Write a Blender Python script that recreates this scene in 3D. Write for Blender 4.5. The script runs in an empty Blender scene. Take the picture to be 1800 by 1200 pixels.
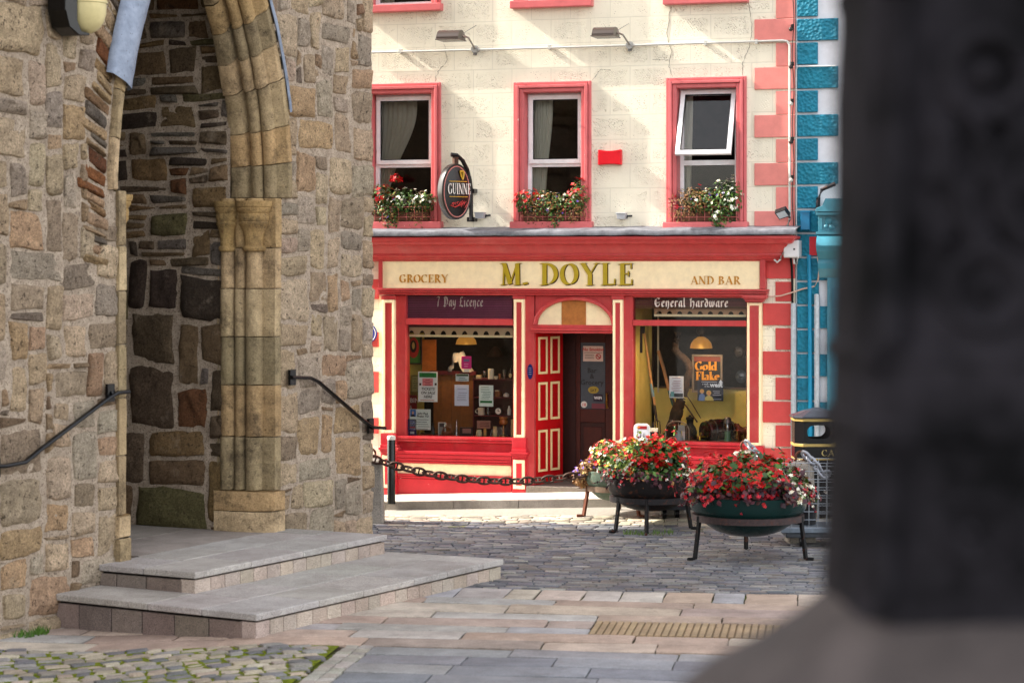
import bpy, bmesh, math, random
from mathutils import Vector, Matrix, noise

# ------------------------------------------------------------------ camera, sky, sun, exposure
SC = bpy.context.scene
COL = SC.collection
F, CX, HY, H = 4000.0, 900.0, 470.0, 3.25          # focal length in px of an 1800 px wide frame, horizon row, eye height

cam_d = bpy.data.cameras.new('camera')
cam_d.sensor_width = 36.0
cam_d.lens = F / 1800 * 36.0
cam_d.shift_y = -(600 - HY) / 1800.0
cam_d.clip_end = 500.0
cam_d.dof.use_dof = True
cam_d.dof.focus_distance = 28.6
cam_d.dof.aperture_fstop = 2.3
cam_o = bpy.data.objects.new('camera', cam_d)
COL.objects.link(cam_o)
cam_o.location = (0, 0, H)
cam_o.rotation_euler = (math.radians(90), 0, 0)
SC.camera = cam_o

SUN = Vector((-0.79, 0.160, 0.60)).normalized()     # towards the sun
world = bpy.data.worlds.new("World")
SC.world = world
world.use_nodes = True
wn = world.node_tree
sky = wn.nodes.new('ShaderNodeTexSky')
sky.sky_type = 'NISHITA'
sky.sun_disc = False
sky.sun_elevation = math.asin(SUN.z)
sky.sun_rotation = math.atan2(SUN.x, SUN.y)
sky.dust_density = 2.5
sky.air_density = 1.0
bg = wn.nodes['Background']
bg.inputs['Strength'].default_value = 0.15
# thin bright cloud: the blue of the clear sky washed out towards a warm white
hsv = wn.nodes.new('ShaderNodeHueSaturation'); hsv.inputs['Saturation'].default_value = .30
tint = wn.nodes.new('ShaderNodeMixRGB'); tint.blend_type = 'MULTIPLY'; tint.inputs[0].default_value = 1; tint.inputs[2].default_value = (1.025, .985, .935, 1)
wn.links.new(sky.outputs[0], hsv.inputs['Color']); wn.links.new(hsv.outputs[0], tint.inputs[1]); wn.links.new(tint.outputs[0], bg.inputs['Color'])
sun_d = bpy.data.lights.new('sun', 'SUN')
sun_d.energy = 2.6
sun_d.angle = math.radians(0.5)
sun_d.color = (1.0, 0.93, 0.82)
sun_o = bpy.data.objects.new('sun', sun_d)
COL.objects.link(sun_o)
sun_o.location = (-20, 10, 20)
sun_o.rotation_euler = SUN.to_track_quat('Z', 'Y').to_euler()
SC.view_settings.view_transform = 'Standard'
SC.view_settings.look = 'None'
SC.view_settings.gamma = 1.0
SC.view_settings.exposure = 2.33
SC.cycles.max_bounces = 8
SC.cycles.transparent_max_bounces = 24
SC.cycles.use_denoising = True
SC.cycles.sample_clamp_indirect = 6.0
rnd = random.Random(7)

# ------------------------------------------------------------------ frames
def rotz(a): return Matrix.Rotation(a, 4, 'Z')
PHI = math.radians(16.7)
FD = 31.5
FR_F = Matrix.Translation((0, FD, 0)) @ rotz(-PHI)                 # pub front: x along it, y into it, z up
WANG = math.radians(63)
WA = Vector((-3.96, 21.9, 0))
FR_W = Matrix.Translation(WA) @ rotz(WANG)                         # church wall: x along it (away from the viewer), y into it
GANG = math.radians(-8)
FR_G = Matrix.Translation((0, 19.4, 0)) @ rotz(GANG)               # paving of the square
FR_0 = Matrix.Identity(4)
E_ = Vector((math.cos(PHI), -math.sin(PHI))); M_ = Vector((-math.sin(PHI), -math.cos(PHI)))

def fw(x, y, p=0.0):
    """pub-front coordinates (w, z) of the point of the plane p metres before the wall"""
    t = (x - CX) / F
    Y = (p - FD * math.cos(PHI)) / (t * M_.x + M_.y)
    w = t * Y * E_.x + (Y - FD) * E_.y
    return w, H - (y - HY) * Y / F
def at(x, y, Y): return Vector(((x - CX) / F * Y, Y, H - (y - HY) * Y / F))
def sst(a, b, x):
    t = max(0, min(1, (x - a) / (b - a))); return t * t * (3 - 2 * t)
def gz(X, Y):
    """height of the ground"""
    w = X * E_.x + (Y - FD) * E_.y; q = X * M_.x + (Y - FD) * M_.y
    r = (0.147 + 0.042 * max(-6, min(8, w)) - 0.115) * (1 - sst(1.3, 3.4, q))
    return r - 0.11 * sst(-1.7, -4.0, X) * (1 - sst(21.5, 23.0, Y))

# ------------------------------------------------------------------ colours and materials
def lin(v):
    v /= 255.0
    return v / 12.92 if v <= 0.04045 else ((v + 0.055) / 1.055) ** 2.4
def rgb(r, g, b): return (lin(r), lin(g), lin(b))
def jit(c, a, r=rnd):
    k = 1 + r.uniform(-a, a); return tuple(max(0.002, x * k * (1 + r.uniform(-a, a) * .3)) for x in c)

class NT:
    def __init__(s, name):
        s.m = bpy.data.materials.new(name); s.m.use_nodes = True
        s.t = s.m.node_tree; s.b = s.t.nodes['Principled BSDF']; s.out = s.t.nodes['Material Output']
    def n(s, typ, **kw):
        nd = s.t.nodes.new('ShaderNode' + typ)
        for k, v in kw.items():
            if k in nd.inputs: nd.inputs[k].default_value = v
            else: setattr(nd, k, v)
        return nd
    def l(s, a, b): s.t.links.new(a, b)
    def co(s):
        if not hasattr(s, '_c'): s._c = s.n('TexCoord').outputs['Object']
        return s._c
    def noise(s, scale, detail=4, rough=.6, vec=None, dist=0):
        nd = s.n('TexNoise'); nd.inputs['Scale'].default_value = scale; nd.inputs['Detail'].default_value = detail
        nd.inputs['Roughness'].default_value = rough; nd.inputs['Distortion'].default_value = dist
        s.l(vec or s.co(), nd.inputs['Vector']); return nd.outputs['Fac']
    def ramp(s, fac, a, b, ca=(0, 0, 0), cb=(1, 1, 1)):
        r = s.n('ValToRGB'); e = r.color_ramp.elements
        e[0].position = a; e[1].position = b; e[0].color = (*ca, 1); e[1].color = (*cb, 1)
        s.l(fac, r.inputs[0]); return r.outputs[0]
    def mix(s, fac, a, b, mode='MIX'):
        m = s.n('MixRGB'); m.blend_type = mode
        for i, v in ((0, fac), (1, a), (2, b)):
            if isinstance(v, (int, float)): m.inputs[i].default_value = v
            elif isinstance(v, tuple): m.inputs[i].default_value = (*v, 1)
            else: s.l(v, m.inputs[i])
        return m.outputs[0]
    def bump(s, h, strength=.3, dist=.01, prev=None):
        b = s.n('Bump'); b.inputs['Strength'].default_value = strength; b.inputs['Distance'].default_value = dist
        s.l(h, b.inputs['Height'])
        if prev: s.l(prev, b.inputs['Normal'])
        return b.outputs[0]
    def done(s, col=None, rough=None, normal=None, metal=None, spec=None):
        for k, v in (('Base Color', col), ('Roughness', rough), ('Normal', normal), ('Metallic', metal), ('Specular IOR Level', spec)):
            if v is None: continue
            if isinstance(v, (int, float)): s.b.inputs[k].default_value = v
            elif isinstance(v, tuple): s.b.inputs[k].default_value = (*v, 1)
            else: s.l(v, s.b.inputs[k])
        return s.m

def vcol_mat(name, rough=.6, var=.25, scale=12, bump=.15, bdist=.004, bscale=60, metal=0, spec=.3, dirt=None, dscale=3, trans=0):
    """material whose colour is the face's own colour attribute, broken up by noise"""
    t = NT(name)
    a = t.n('Attribute'); a.attribute_name = 'col'
    f = t.ramp(t.noise(scale, 6, .65), .3, .75, (1 - var,) * 3, (1 + var * .7,) * 3)
    c = t.mix(1.0, a.outputs['Color'], f, 'MULTIPLY')
    if dirt:
        c = t.mix(t.ramp(t.noise(dscale, 8, .7), dirt[1], dirt[2]), c, dirt[0])
    nrm = t.bump(t.noise(bscale, 5, .7), bump, bdist) if bump else None
    m = t.done(c, rough, nrm, metal, spec)
    return m

M = {}
M['matte'] = vcol_mat('matte', .75, .12, 10, .1)
t = NT('shopfront_paint')
at_ = t.n('Attribute'); at_.attribute_name = 'col'
mp = t.n('Mapping'); mp.inputs['Scale'].default_value = (5, 5, .9); t.l(t.co(), mp.inputs[0])
c = t.mix(1.0, at_.outputs['Color'], t.ramp(t.noise(1.6, 8, .7, mp.outputs[0]), .28, .74, (.80, .76, .76), (1.14, 1.12, 1.12)), 'MULTIPLY')
c = t.mix(t.mix(1.0, t.ramp(t.noise(1.3, 7, .7), .52, .74), (.28, .28, .28), 'MULTIPLY'), c, rgb(214, 140, 130))
c = t.mix(t.ramp(t.noise(13, 7, .72), .715, .73), c, rgb(226, 206, 190))
c = t.mix(t.mix(1.0, t.ramp(t.noise(4, 9, .8), .60, .74), (.6, .6, .6), 'MULTIPLY'), c, rgb(92, 40, 36))
M['paint'] = t.done(c, t.ramp(t.noise(6, 5), .3, .7, (.32,) * 3, (.58,) * 3), t.bump(t.noise(30, 6, .7), .25, .004), spec=.4)
M['enamel'] = vcol_mat('enamel', .25, .12, 8, .06, .002, 40)
M['paper'] = vcol_mat('paper', .6, .04, 6, 0)
M['metal'] = vcol_mat('metal', .42, .25, 20, .12, .003, 60, metal=.6)
M['brass'] = vcol_mat('brass', .28, .12, 20, .03, .002, 60, metal=.9)
M['wood'] = vcol_mat('wood', .5, .3, 14, .15, .003, 50)
M['cloth'] = vcol_mat('cloth', .9, .1, 8, .05)
M['leaf'] = vcol_mat('leaf', .5, .25, 9, 0, spec=.35)
M['petal'] = vcol_mat('petal', .55, .12, 9, 0, spec=.3)
M['rust'] = vcol_mat('rusty_iron', .65, .4, 30, .35, .004, 60, metal=.35, dirt=(rgb(110, 62, 40), .55, .75), dscale=14)

M['bark'] = vcol_mat('bark', .85, .6, 22, .9, .02, 40)
# rubble stone: colour attribute + grain, pits, lichen
t = NT('rubble_stone')
a = t.n('Attribute'); a.attribute_name = 'col'
g1 = t.ramp(t.noise(7, 8, .7), .28, .74, (.62, .60, .58), (1.28, 1.26, 1.22))
c = t.mix(1.0, a.outputs['Color'], g1, 'MULTIPLY')
g2 = t.ramp(t.noise(48, 5, .75), .34, .66, (.58, .55, .52), (1.30, 1.30, 1.30))
c = t.mix(1.0, c, g2, 'MULTIPLY')
pit = t.ramp(t.noise(21, 4, .65), .58, .66)
c = t.mix(t.mix(1.0, pit, (.75, .75, .75), 'MULTIPLY'), c, rgb(62, 48, 36))
lich = t.ramp(t.noise(2.1, 9, .75), .57, .72)
c = t.mix(t.mix(1.0, lich, (.5, .5, .5), 'MULTIPLY'), c, rgb(198, 180, 158))
vf = t.n('TexVoronoi', Scale=9.0); vf.feature = 'F1'; vf.inputs['Randomness'].default_value = 1
mpv = t.n('Mapping'); mpv.inputs['Rotation'].default_value = (.4, .3, .5); t.l(t.co(), mpv.inputs[0])
wv = t.n('MixRGB'); wv.inputs[0].default_value = .12; t.l(mpv.outputs[0], wv.inputs[1])
nn = t.n('TexNoise'); nn.inputs['Scale'].default_value = 5; t.l(t.co(), nn.inputs['Vector']); t.l(nn.outputs['Color'], wv.inputs[2]); t.l(wv.outputs[0], vf.inputs['Vector'])
n0 = t.bump(vf.outputs['Color'], .35, .03)
n1 = t.bump(t.noise(16, 10, .78), 1.0, .075, n0)
n2 = t.bump(t.noise(70, 5, .7), .7, .014, n1)
M['rubble'] = t.done(c, .92, n2, spec=.2)

# mortar
t = NT('lime_mortar')
g = t.ramp(t.noise(9, 8, .7), .3, .72, rgb(148, 132, 116), rgb(204, 186, 166))
g = t.mix(t.ramp(t.noise(45, 3), .52, .66), g, rgb(122, 106, 92))
M['mortar'] = t.done(g, .95, t.bump(t.noise(30, 8, .8), .9, .03), spec=.15)

# dressed sandstone of the doorway
t = NT('dressed_sandstone')
a = t.n('Attribute'); a.attribute_name = 'col'
g1 = t.ramp(t.noise(4, 8, .7), .28, .74, (.66, .64, .60), (1.25, 1.24, 1.2))
c = t.mix(1.0, a.outputs['Color'], g1, 'MULTIPLY')
ol = t.ramp(t.noise(1.3, 6, .7), .52, .70)
c = t.mix(t.mix(1.0, ol, (.18, .18, .18), 'MULTIPLY'), c, rgb(104, 94, 52))
c = t.mix(t.mix(1.0, t.ramp(t.noise(2.3, 9, .8), .50, .66), (.85, .85, .85), 'MULTIPLY'), c, rgb(66, 54, 42))
c = t.mix(t.mix(1.0, t.ramp(t.noise(17, 5, .7), .60, .68), (.7, .7, .7), 'MULTIPLY'), c, rgb(60, 48, 36))
c = t.mix(1.0, c, t.ramp(t.noise(60, 3), .3, .7, (.78, .78, .78), (1.18, 1.18, 1.18)), 'MULTIPLY')
M['dressed'] = t.done(c, .88, t.bump(t.noise(28, 8, .75), .9, .03, t.bump(t.noise(8, 6, .7), .6, .05)), spec=.2)

# stone shell of the rest of the church
t = NT('distant_rubble')
v = t.n('TexVoronoi', Scale=2.2); t.l(t.co(), v.inputs['Vector'])
c = t.mix(.5, t.ramp(v.outputs['Color'], .1, .9, rgb(92, 76, 62), rgb(160, 138, 112)), t.ramp(t.noise(8, 8), .3, .7, rgb(80, 66, 54), rgb(150, 130, 106)))
M['shell'] = t.done(c, .95, t.bump(t.noise(5, 8, .8), .8, .06), spec=.1)

# granite (speckled), tinted by the attribute
t = NT('granite')
a = t.n('Attribute'); a.attribute_name = 'col'
sp = t.ramp(t.noise(130, 2, .5), .36, .62, (.55, .55, .56), (1.3, 1.28, 1.26))
c = t.mix(1.0, a.outputs['Color'], sp, 'MULTIPLY')
c = t.mix(1.0, c, t.ramp(t.noise(1.7, 9, .75), .30, .70, (.62, .60, .58), (1.16, 1.16, 1.15)), 'MULTIPLY')
c = t.mix(t.mix(1.0, t.ramp(t.noise(7, 9, .8), .62, .72), (.7, .7, .7), 'MULTIPLY'), c, rgb(52, 48, 42))
M['granite'] = t.done(c, .8, t.bump(t.noise(60, 5, .7), .35, .006), spec=.3)

# paving stones
def paving_mat(name, rough, spk, moss=None, bump=.5):
    t = NT(name)
    a = t.n('Attribute'); a.attribute_name = 'col'
    c = t.mix(1.0, a.outputs['Color'], t.ramp(t.noise(3.2, 8, .75), .28, .74, (.66, .65, .64), (1.24, 1.23, 1.22)), 'MULTIPLY')
    c = t.mix(1.0, c, t.ramp(t.noise(spk, 3, .6), .35, .66, (.78, .78, .78), (1.18, 1.17, 1.16)), 'MULTIPLY')
    c = t.mix(1.0, c, t.ramp(t.noise(.75, 8, .72), .32, .68, (.68, .66, .64), (1.14, 1.13, 1.12)), 'MULTIPLY')
    gum = t.n('TexVoronoi', Scale=3.4); t.l(t.co(), gum.inputs['Vector'])
    c = t.mix(t.ramp(gum.outputs['Distance'], .035, .07, (.55,) * 3, (0,) * 3), c, rgb(70, 64, 58))
    if moss:
        c = t.mix(t.ramp(t.noise(moss[0], 8, .75), moss[1], moss[2]), c, moss[3])
    return t.done(c, rough, t.bump(t.noise(22, 7, .75), bump, .012), spec=.35)
M['slab'] = paving_mat('paving_stone', .72, 90)
M['sett'] = paving_mat('sett_stone', .58, 70, (1.1, .62, .70, rgb(98, 104, 62)))
M['cobble'] = paving_mat('cobble_stone', .8, 80, (6, .64, .76, rgb(104, 112, 40)), .8)

# joints between the paving: dirt and moss
t = NT('joint_dirt')
c = t.mix(t.ramp(t.noise(1.6, 8, .7), .50, .62), t.ramp(t.noise(20, 6), .3, .7, rgb(46, 40, 34), rgb(82, 72, 60)), t.ramp(t.noise(30, 4), .3, .7, rgb(58, 68, 16), rgb(112, 124, 34)))
M['dirt'] = t.done(c, .95, t.bump(t.noise(40, 6, .8), .8, .02), spec=.1)
t = NT('mossy_dirt')
c = t.mix(t.ramp(t.noise(2.6, 8, .7), .30, .44), t.ramp(t.noise(20, 6), .3, .7, rgb(50, 44, 36), rgb(96, 84, 68)), t.ramp(t.noise(30, 4), .3, .7, rgb(70, 82, 14), rgb(136, 146, 40)))
M['mossdirt'] = t.done(c, .95, t.bump(t.noise(40, 6, .8), .8, .02), spec=.1)
t = NT('asphalt')
c = t.ramp(t.noise(60, 6), .3, .7, rgb(112, 108, 102), rgb(156, 150, 140))
M['asphalt'] = t.done(c, .9, t.bump(t.noise(90, 5), .5, .006), spec=.2)
t = NT('far_ground')
M['ground'] = t.done(t.ramp(t.noise(2, 6), .3, .7, rgb(84, 80, 76), rgb(120, 114, 106)), .9)

# stuccoed front, marked out as vermiculated ashlar
def stucco(name, base, crack=True):
    t = NT(name)
    sep = t.n('SeparateXYZ'); t.l(t.co(), sep.inputs[0])
    cmb = t.n('CombineXYZ'); t.l(sep.outputs['X'], cmb.inputs[0]); t.l(sep.outputs['Z'], cmb.inputs[1])
    def bricks(mortar, smooth):
        b = t.n('TexBrick'); t.l(cmb.outputs[0], b.inputs['Vector'])
        b.inputs['Scale'].default_value = 1.0; b.inputs['Mortar Size'].default_value = mortar
        b.inputs['Mortar Smooth'].default_value = smooth
        b.inputs['Brick Width'].default_value = .56; b.inputs['Row Height'].default_value = .333
        b.offset = .5; return b.outputs['Fac']
    joint = bricks(.006, .4)
    margin = bricks(.045, .1)
    mp = t.n('Mapping'); mp.inputs['Rotation'].default_value = (0, math.radians(28), 0); mp.inputs['Scale'].default_value = (1, 1, 1.35)
    t.l(t.co(), mp.inputs[0])
    vo = t.n('TexVoronoi', Scale=32.0); vo.inputs['Randomness'].default_value = .42; t.l(mp.outputs[0], vo.inputs['Vector'])
    dim = t.ramp(vo.outputs['Distance'], .12, .42)
    inside = t.ramp(margin, 0, .6, (1, 1, 1), (0, 0, 0))
    patch = t.ramp(t.noise(1.1, 5, .6), .40, .56)
    dimple = t.mix(1.0, t.ramp(dim, 0, 1, (1, 1, 1), (0, 0, 0)), t.mix(1.0, inside, patch, 'MULTIPLY'), 'MULTIPLY')
    pits = t.mix(1.0, t.mix(1.0, t.ramp(vo.outputs['Distance'], .15, .26, (1, 1, 1), (0, 0, 0)), inside, 'MULTIPLY'),
                 t.ramp(t.noise(2.6, 7, .78), .50, .57), 'MULTIPLY')
    c = t.mix(t.ramp(t.noise(1.4, 8, .7), .35, .75), base, tuple(x * .86 for x in base))
    c = t.mix(t.mix(1.0, joint, (.42, .42, .42), 'MULTIPLY'), c, tuple(x * .6 for x in base))
    c = t.mix(t.mix(1.0, pits, (.7, .7, .7), 'MULTIPLY'), c, rgb(116, 98, 80))
    # rain streaks and soot: a vertical noise
    ms = t.n('Mapping'); ms.inputs['Scale'].default_value = (6, 6, .55); t.l(t.co(), ms.inputs[0])
    st = t.ramp(t.noise(1.0, 7, .7, ms.outputs[0]), .52, .76)
    c = t.mix(t.mix(1.0, st, (.38, .38, .38), 'MULTIPLY'), c, tuple(x * .62 for x in base))
    nb = t.bump(t.ramp(joint, 0, 1, (1, 1, 1), (0, 0, 0)), .5, .006)
    nb = t.bump(t.ramp(dimple, 0, 1, (1, 1, 1), (0, 0, 0)), .9, .014, nb)
    nb = t.bump(t.noise(50, 5, .7), .2, .004, nb)
    return t.done(c, .85, nb, spec=.25)
M['stucco'] = stucco('cream_stucco', rgb(243, 236, 215))
t = NT('vermiculated_paint')
a = t.n('Attribute'); a.attribute_name = 'col'
v = t.n('TexVoronoi', Scale=22.0); t.l(t.co(), v.inputs['Vector'])
M['vermic'] = t.done(t.mix(1.0, a.outputs['Color'], t.ramp(t.noise(9, 6), .3, .7, (.8, .8, .8), (1.15, 1.15, 1.15)), 'MULTIPLY'), .65,
                     t.bump(v.outputs['Distance'], .7, .03), spec=.25)
t = NT('smooth_quoin_paint')
a = t.n('Attribute'); a.attribute_name = 'col'
c = t.mix(1.0, a.outputs['Color'], t.ramp(t.noise(5, 7, .7), .3, .72, (.88, .88, .88), (1.08, 1.08, 1.08)), 'MULTIPLY')
M['quoin'] = t.done(c, .7, t.bump(t.noise(22, 7, .7), .3, .008), spec=.3)

# paint that has flaked off down to plaster in places
t = NT('flaking_paint')
a = t.n('Attribute'); a.attribute_name = 'col'
c = t.mix(1.0, a.outputs['Color'], t.ramp(t.noise(5, 7, .7), .3, .72, (.86, .84, .84), (1.1, 1.1, 1.1)), 'MULTIPLY')
c = t.mix(t.ramp(t.noise(9, 6, .6), .70, .72), c, rgb(226, 200, 184))
M['flake'] = t.done(c, .42, t.bump(t.noise(18, 6, .7), .2, .004), spec=.45)

# lead
t = NT('lead')
c = t.ramp(t.noise(6, 8, .7), .28, .72, rgb(98, 108, 126), rgb(150, 160, 178))
c = t.mix(t.ramp(t.noise(22, 6, .7), .60, .72), c, rgb(78, 80, 86))
M['lead'] = t.done(c, .55, t.bump(t.noise(12, 5), .35, .01), .35)

t = NT('weathered_lead')
c = t.ramp(t.noise(5, 8, .75), .28, .72, rgb(62, 64, 72), rgb(140, 142, 150))
M['lead_dark'] = t.done(c, .6, t.bump(t.noise(9, 6), .5, .015), .2)

# glass
t = NT('window_glass')
tr = t.n('BsdfTransparent'); tr.inputs['Color'].default_value = (.97, .98, .975, 1)
gl = t.n('BsdfGlossy'); gl.inputs['Roughness'].default_value = .02
fr = t.n('Fresnel', IOR=1.52)
mx = t.n('MixShader'); ad = t.n('Math', operation='MULTIPLY_ADD'); ad.inputs[1].default_value = 1.0; ad.inputs[2].default_value = .0
t.l(fr.outputs[0], ad.inputs[0]); t.l(ad.outputs[0], mx.inputs[0]); t.l(tr.outputs[0], mx.inputs[1]); t.l(gl.outputs[0], mx.inputs[2])
nb = t.bump(t.noise(1.2, 2), .02, .02); t.l(nb, gl.inputs['Normal'])
t.l(mx.outputs[0], t.out.inputs[0]); M['glass'] = t.m
t = NT('clear_glassware')
tr = t.n('BsdfTransparent'); tr.inputs['Color'].default_value = (.78, .82, .82, 1)
gl = t.n('BsdfGlossy'); gl.inputs['Roughness'].default_value = .05
mx = t.n('MixShader'); mx.inputs[0].default_value = .22
t.l(tr.outputs[0], mx.inputs[1]); t.l(gl.outputs[0], mx.inputs[2]); t.l(mx.outputs[0], t.out.inputs[0]); M['clear'] = t.m
# net curtain: thin woven cloth, partly see-through
t = NT('net_curtain')
tr = t.n('BsdfTransparent'); df = t.n('BsdfDiffuse'); df.inputs['Color'].default_value = (*rgb(238, 234, 220), 1)
tl = t.n('BsdfTranslucent'); tl.inputs['Color'].default_value = (*rgb(238, 234, 220), 1)
m1 = t.n('MixShader'); m1.inputs[0].default_value = .4; t.l(df.outputs[0], m1.inputs[1]); t.l(tl.outputs[0], m1.inputs[2])
m2 = t.n('MixShader'); m2.inputs[0].default_value = .92; t.l(tr.outputs[0], m2.inputs[1]); t.l(m1.outputs[0], m2.inputs[2])
t.l(m2.outputs[0], t.out.inputs[0]); M['net'] = t.m
# lit lamp shade of amber glass / lit bulb
def emit(name, col, e, base=(.5, .3, .1)):
    t = NT(name); t.done(base, .3)
    t.b.inputs['Emission Color'].default_value = (*col, 1); t.b.inputs['Emission Strength'].default_value = e
    return t.m
M['bulb'] = emit('lit_bulb', (1, .72, .36), 9)
M['glow'] = emit('lit_amber_shade', (1, .42, .07), .06, rgb(200, 140, 50))
M['glow'].node_tree.nodes['Principled BSDF'].inputs['Metallic'].default_value = .6
# room behind the glass: dimness and stony reflections painted in as near-black mottling
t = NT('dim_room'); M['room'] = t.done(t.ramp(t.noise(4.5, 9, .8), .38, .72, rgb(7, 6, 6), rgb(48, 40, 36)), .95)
t = NT('ochre_wall')
c = t.ramp(t.noise(2.4, 7, .7), .3, .72, rgb(200, 180, 96), rgb(230, 210, 126))
c = t.mix(t.ramp(t.noise(6, 9, .8), .66, .78), c, rgb(74, 50, 22))
M['ochre'] = t.done(c, .9, t.bump(t.noise(8, 6), .3, .01))
t = NT('woven_board')
ch = t.n('TexChecker', Scale=62.0); t.l(t.co(), ch.inputs['Vector'])
c = t.mix(t.ramp(ch.outputs['Fac'], .4, .6, (.10,) * 3, (0,) * 3), t.ramp(t.noise(2.4, 7), .3, .7, rgb(200, 180, 96), rgb(230, 210, 124)), rgb(86, 70, 26))
c = t.mix(t.ramp(t.noise(5, 9, .85), .62, .68), c, rgb(84, 56, 24))
M['woven'] = t.done(c, .9)
# weathered dark carved stone
t = NT('dark_carved_stone')
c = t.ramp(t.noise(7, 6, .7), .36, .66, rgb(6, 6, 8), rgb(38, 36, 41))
M['dark'] = t.done(c, .9, t.bump(t.noise(14, 8, .7), .6, .02), spec=.1)
t = NT('brown_weathered_stone')
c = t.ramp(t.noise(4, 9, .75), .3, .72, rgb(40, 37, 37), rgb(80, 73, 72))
M['brownstone'] = t.done(c, .9, t.bump(t.noise(14, 8, .7), .6, .02), spec=.2)

# ------------------------------------------------------------------ mesh builder
OFF = {}
class MB:
    def __init__(s): s.v = []; s.f = []; s.c = []; s.sm = []; s.mi = []; s.col = (.5, .5, .5); s.smooth = False; s.mat = 0
    def _f(s, idx): s.f.append(tuple(idx)); s.c.append(s.col); s.sm.append(s.smooth); s.mi.append(s.mat)
    def P(s, p): s.v.append(Vector(p)); return len(s.v) - 1
    def poly(s, pts): s._f([s.P(p) for p in pts]); return s
    def box(s, x0, x1, y0, y1, z0, z1):
        b = len(s.v)
        for z in (z0, z1):
            for x, y in ((x0, y0), (x1, y0), (x1, y1), (x0, y1)): s.P((x, y, z))
        for q in ((0, 3, 2, 1), (4, 5, 6, 7), (0, 1, 5, 4), (1, 2, 6, 5), (2, 3, 7, 6), (3, 0, 4, 7)): s._f([b + i for i in q])
        return s
    def prism(s, poly, y0, y1):
        """(x, z) outline extruded along y"""
        n = len(poly); b = len(s.v)
        for y in (y0, y1):
            for x, z in poly: s.P((x, y, z))
        s._f(range(b, b + n)); s._f(reversed(range(b + n, b + 2 * n)))
        for i in range(n):
            j = (i + 1) % n; s._f((b + j, b + i, b + n + i, b + n + j))
        return s
    def grid(s, rows, close_u=False):
        n = len(rows[0]); b = len(s.v)
        for r in rows:
            for p in r: s.P(p)
        for i in range(len(rows) - 1):
            for j in range(n if close_u else n - 1):
                k = (j + 1) % n
                s._f((b + i * n + j, b + i * n + k, b + (i + 1) * n + k, b + (i + 1) * n + j))
        return s
    def tube(s, path, r, n=8, caps=True, squash=1.0):
        path = [Vector(p) for p in path]; rows = []
        for i, p in enumerate(path):
            d = (path[min(i + 1, len(path) - 1)] - path[max(i - 1, 0)]).normalized()
            up = Vector((0, 0, 1)) if abs(d.z) < .9 else Vector((1, 0, 0))
            a = d.cross(up).normalized(); b_ = a.cross(d)
            rr = r[i] if isinstance(r, (list, tuple)) else r
            rows.append([p + a * math.cos(2 * math.pi * k / n) * rr + b_ * math.sin(2 * math.pi * k / n) * rr * squash for k in range(n)])
        o = s.smooth; s.smooth = True
        b = len(s.v); s.grid(rows, True); s.smooth = o
        if caps:
            s._f(range(b, b + n)); s._f(reversed(range(len(s.v) - n, len(s.v))))
        return s
    def lathe(s, c, prof, n=16, axis='z', a0=0, a1=2 * math.pi):
        c = Vector(c); rows = []
        full = abs(a1 - a0 - 2 * math.pi) < 1e-6
        m = n if full else n + 1
        for r, h in prof:
            row = []
            for k in range(m):
                a = a0 + (a1 - a0) * k / n; x, y = math.cos(a) * r, math.sin(a) * r
                row.append(c + (Vector((x, y, h)) if axis == 'z' else Vector((x, h, y)) if axis == 'y' else Vector((h, x, y))))
            rows.append(row)
        o = s.smooth; s.smooth = True; s.grid(rows, full); s.smooth = o
        return s
    def ball(s, c, rx, ry=None, rz=None, n=10, m=7):
        ry = ry or rx; rz = rz or rx; c = Vector(c); rows = []
        for i in range(m + 1):
            th = math.pi * i / m
            rows.append([c + Vector((math.sin(th) * math.cos(2 * math.pi * k / n) * rx, math.sin(th) * math.sin(2 * math.pi * k / n) * ry, -math.cos(th) * rz)) for k in range(n)])
        o = s.smooth; s.smooth = True; s.grid(rows, True); s.smooth = o
        return s
    def torus(s, c, R, r, u, v, n=16, m=6, sx=1.0):
        """ring in the plane of the unit vectors u, v (u stretched by sx)"""
        c = Vector(c); u = Vector(u); v = Vector(v); w = u.cross(v); rows = []
        for i in range(n + 1):
            a = 2 * math.pi * i / n; rad = u * math.cos(a) + v * math.sin(a)
            cen = c + u * math.cos(a) * R * sx + v * math.sin(a) * R
            rows.append([cen + rad * math.cos(2 * math.pi * k / m) * r + w * math.sin(2 * math.pi * k / m) * r for k in range(m)])
        o = s.smooth; s.smooth = True; s.grid(rows, True); s.smooth = o
        return s
    def set(s, col=None, smooth=None, mat=None):
        if col is not None: s.col = col
        if smooth is not None: s.smooth = smooth
        if mat is not None: s.mat = mat
        return s
    def moved(s, start, Mx):
        for i in range(start, len(s.v)): s.v[i] = Mx @ s.v[i]
        return s
    def build(s, name, mats, parent=None, frame=None, base=(0, 0, 0), angle=40, bevel=0):
        off = OFF[parent.name] if parent else Vector(base)
        me = bpy.data.meshes.new(name)
        me.from_pydata([tuple(p - off) for p in s.v], [], s.f)
        mats = mats if isinstance(mats, (list, tuple)) else [mats]
        for m in mats: me.materials.append(M[m])
        ca = me.color_attributes.new('col', 'FLOAT_COLOR', 'CORNER')
        buf = []
        for f, c in zip(s.f, s.c): buf += [c[0], c[1], c[2], 1.0] * len(f)
        ca.data.foreach_set('color', buf)
        me.polygons.foreach_set('use_smooth', s.sm)
        if len(mats) > 1: me.polygons.foreach_set('material_index', s.mi)
        me.update()
        if any(s.sm): me.set_sharp_from_angle(angle=math.radians(angle))
        o = bpy.data.objects.new(name, me); COL.objects.link(o)
        if parent: o.parent = parent
        else: o.matrix_world = (frame or FR_0) @ Matrix.Translation(off)
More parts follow.
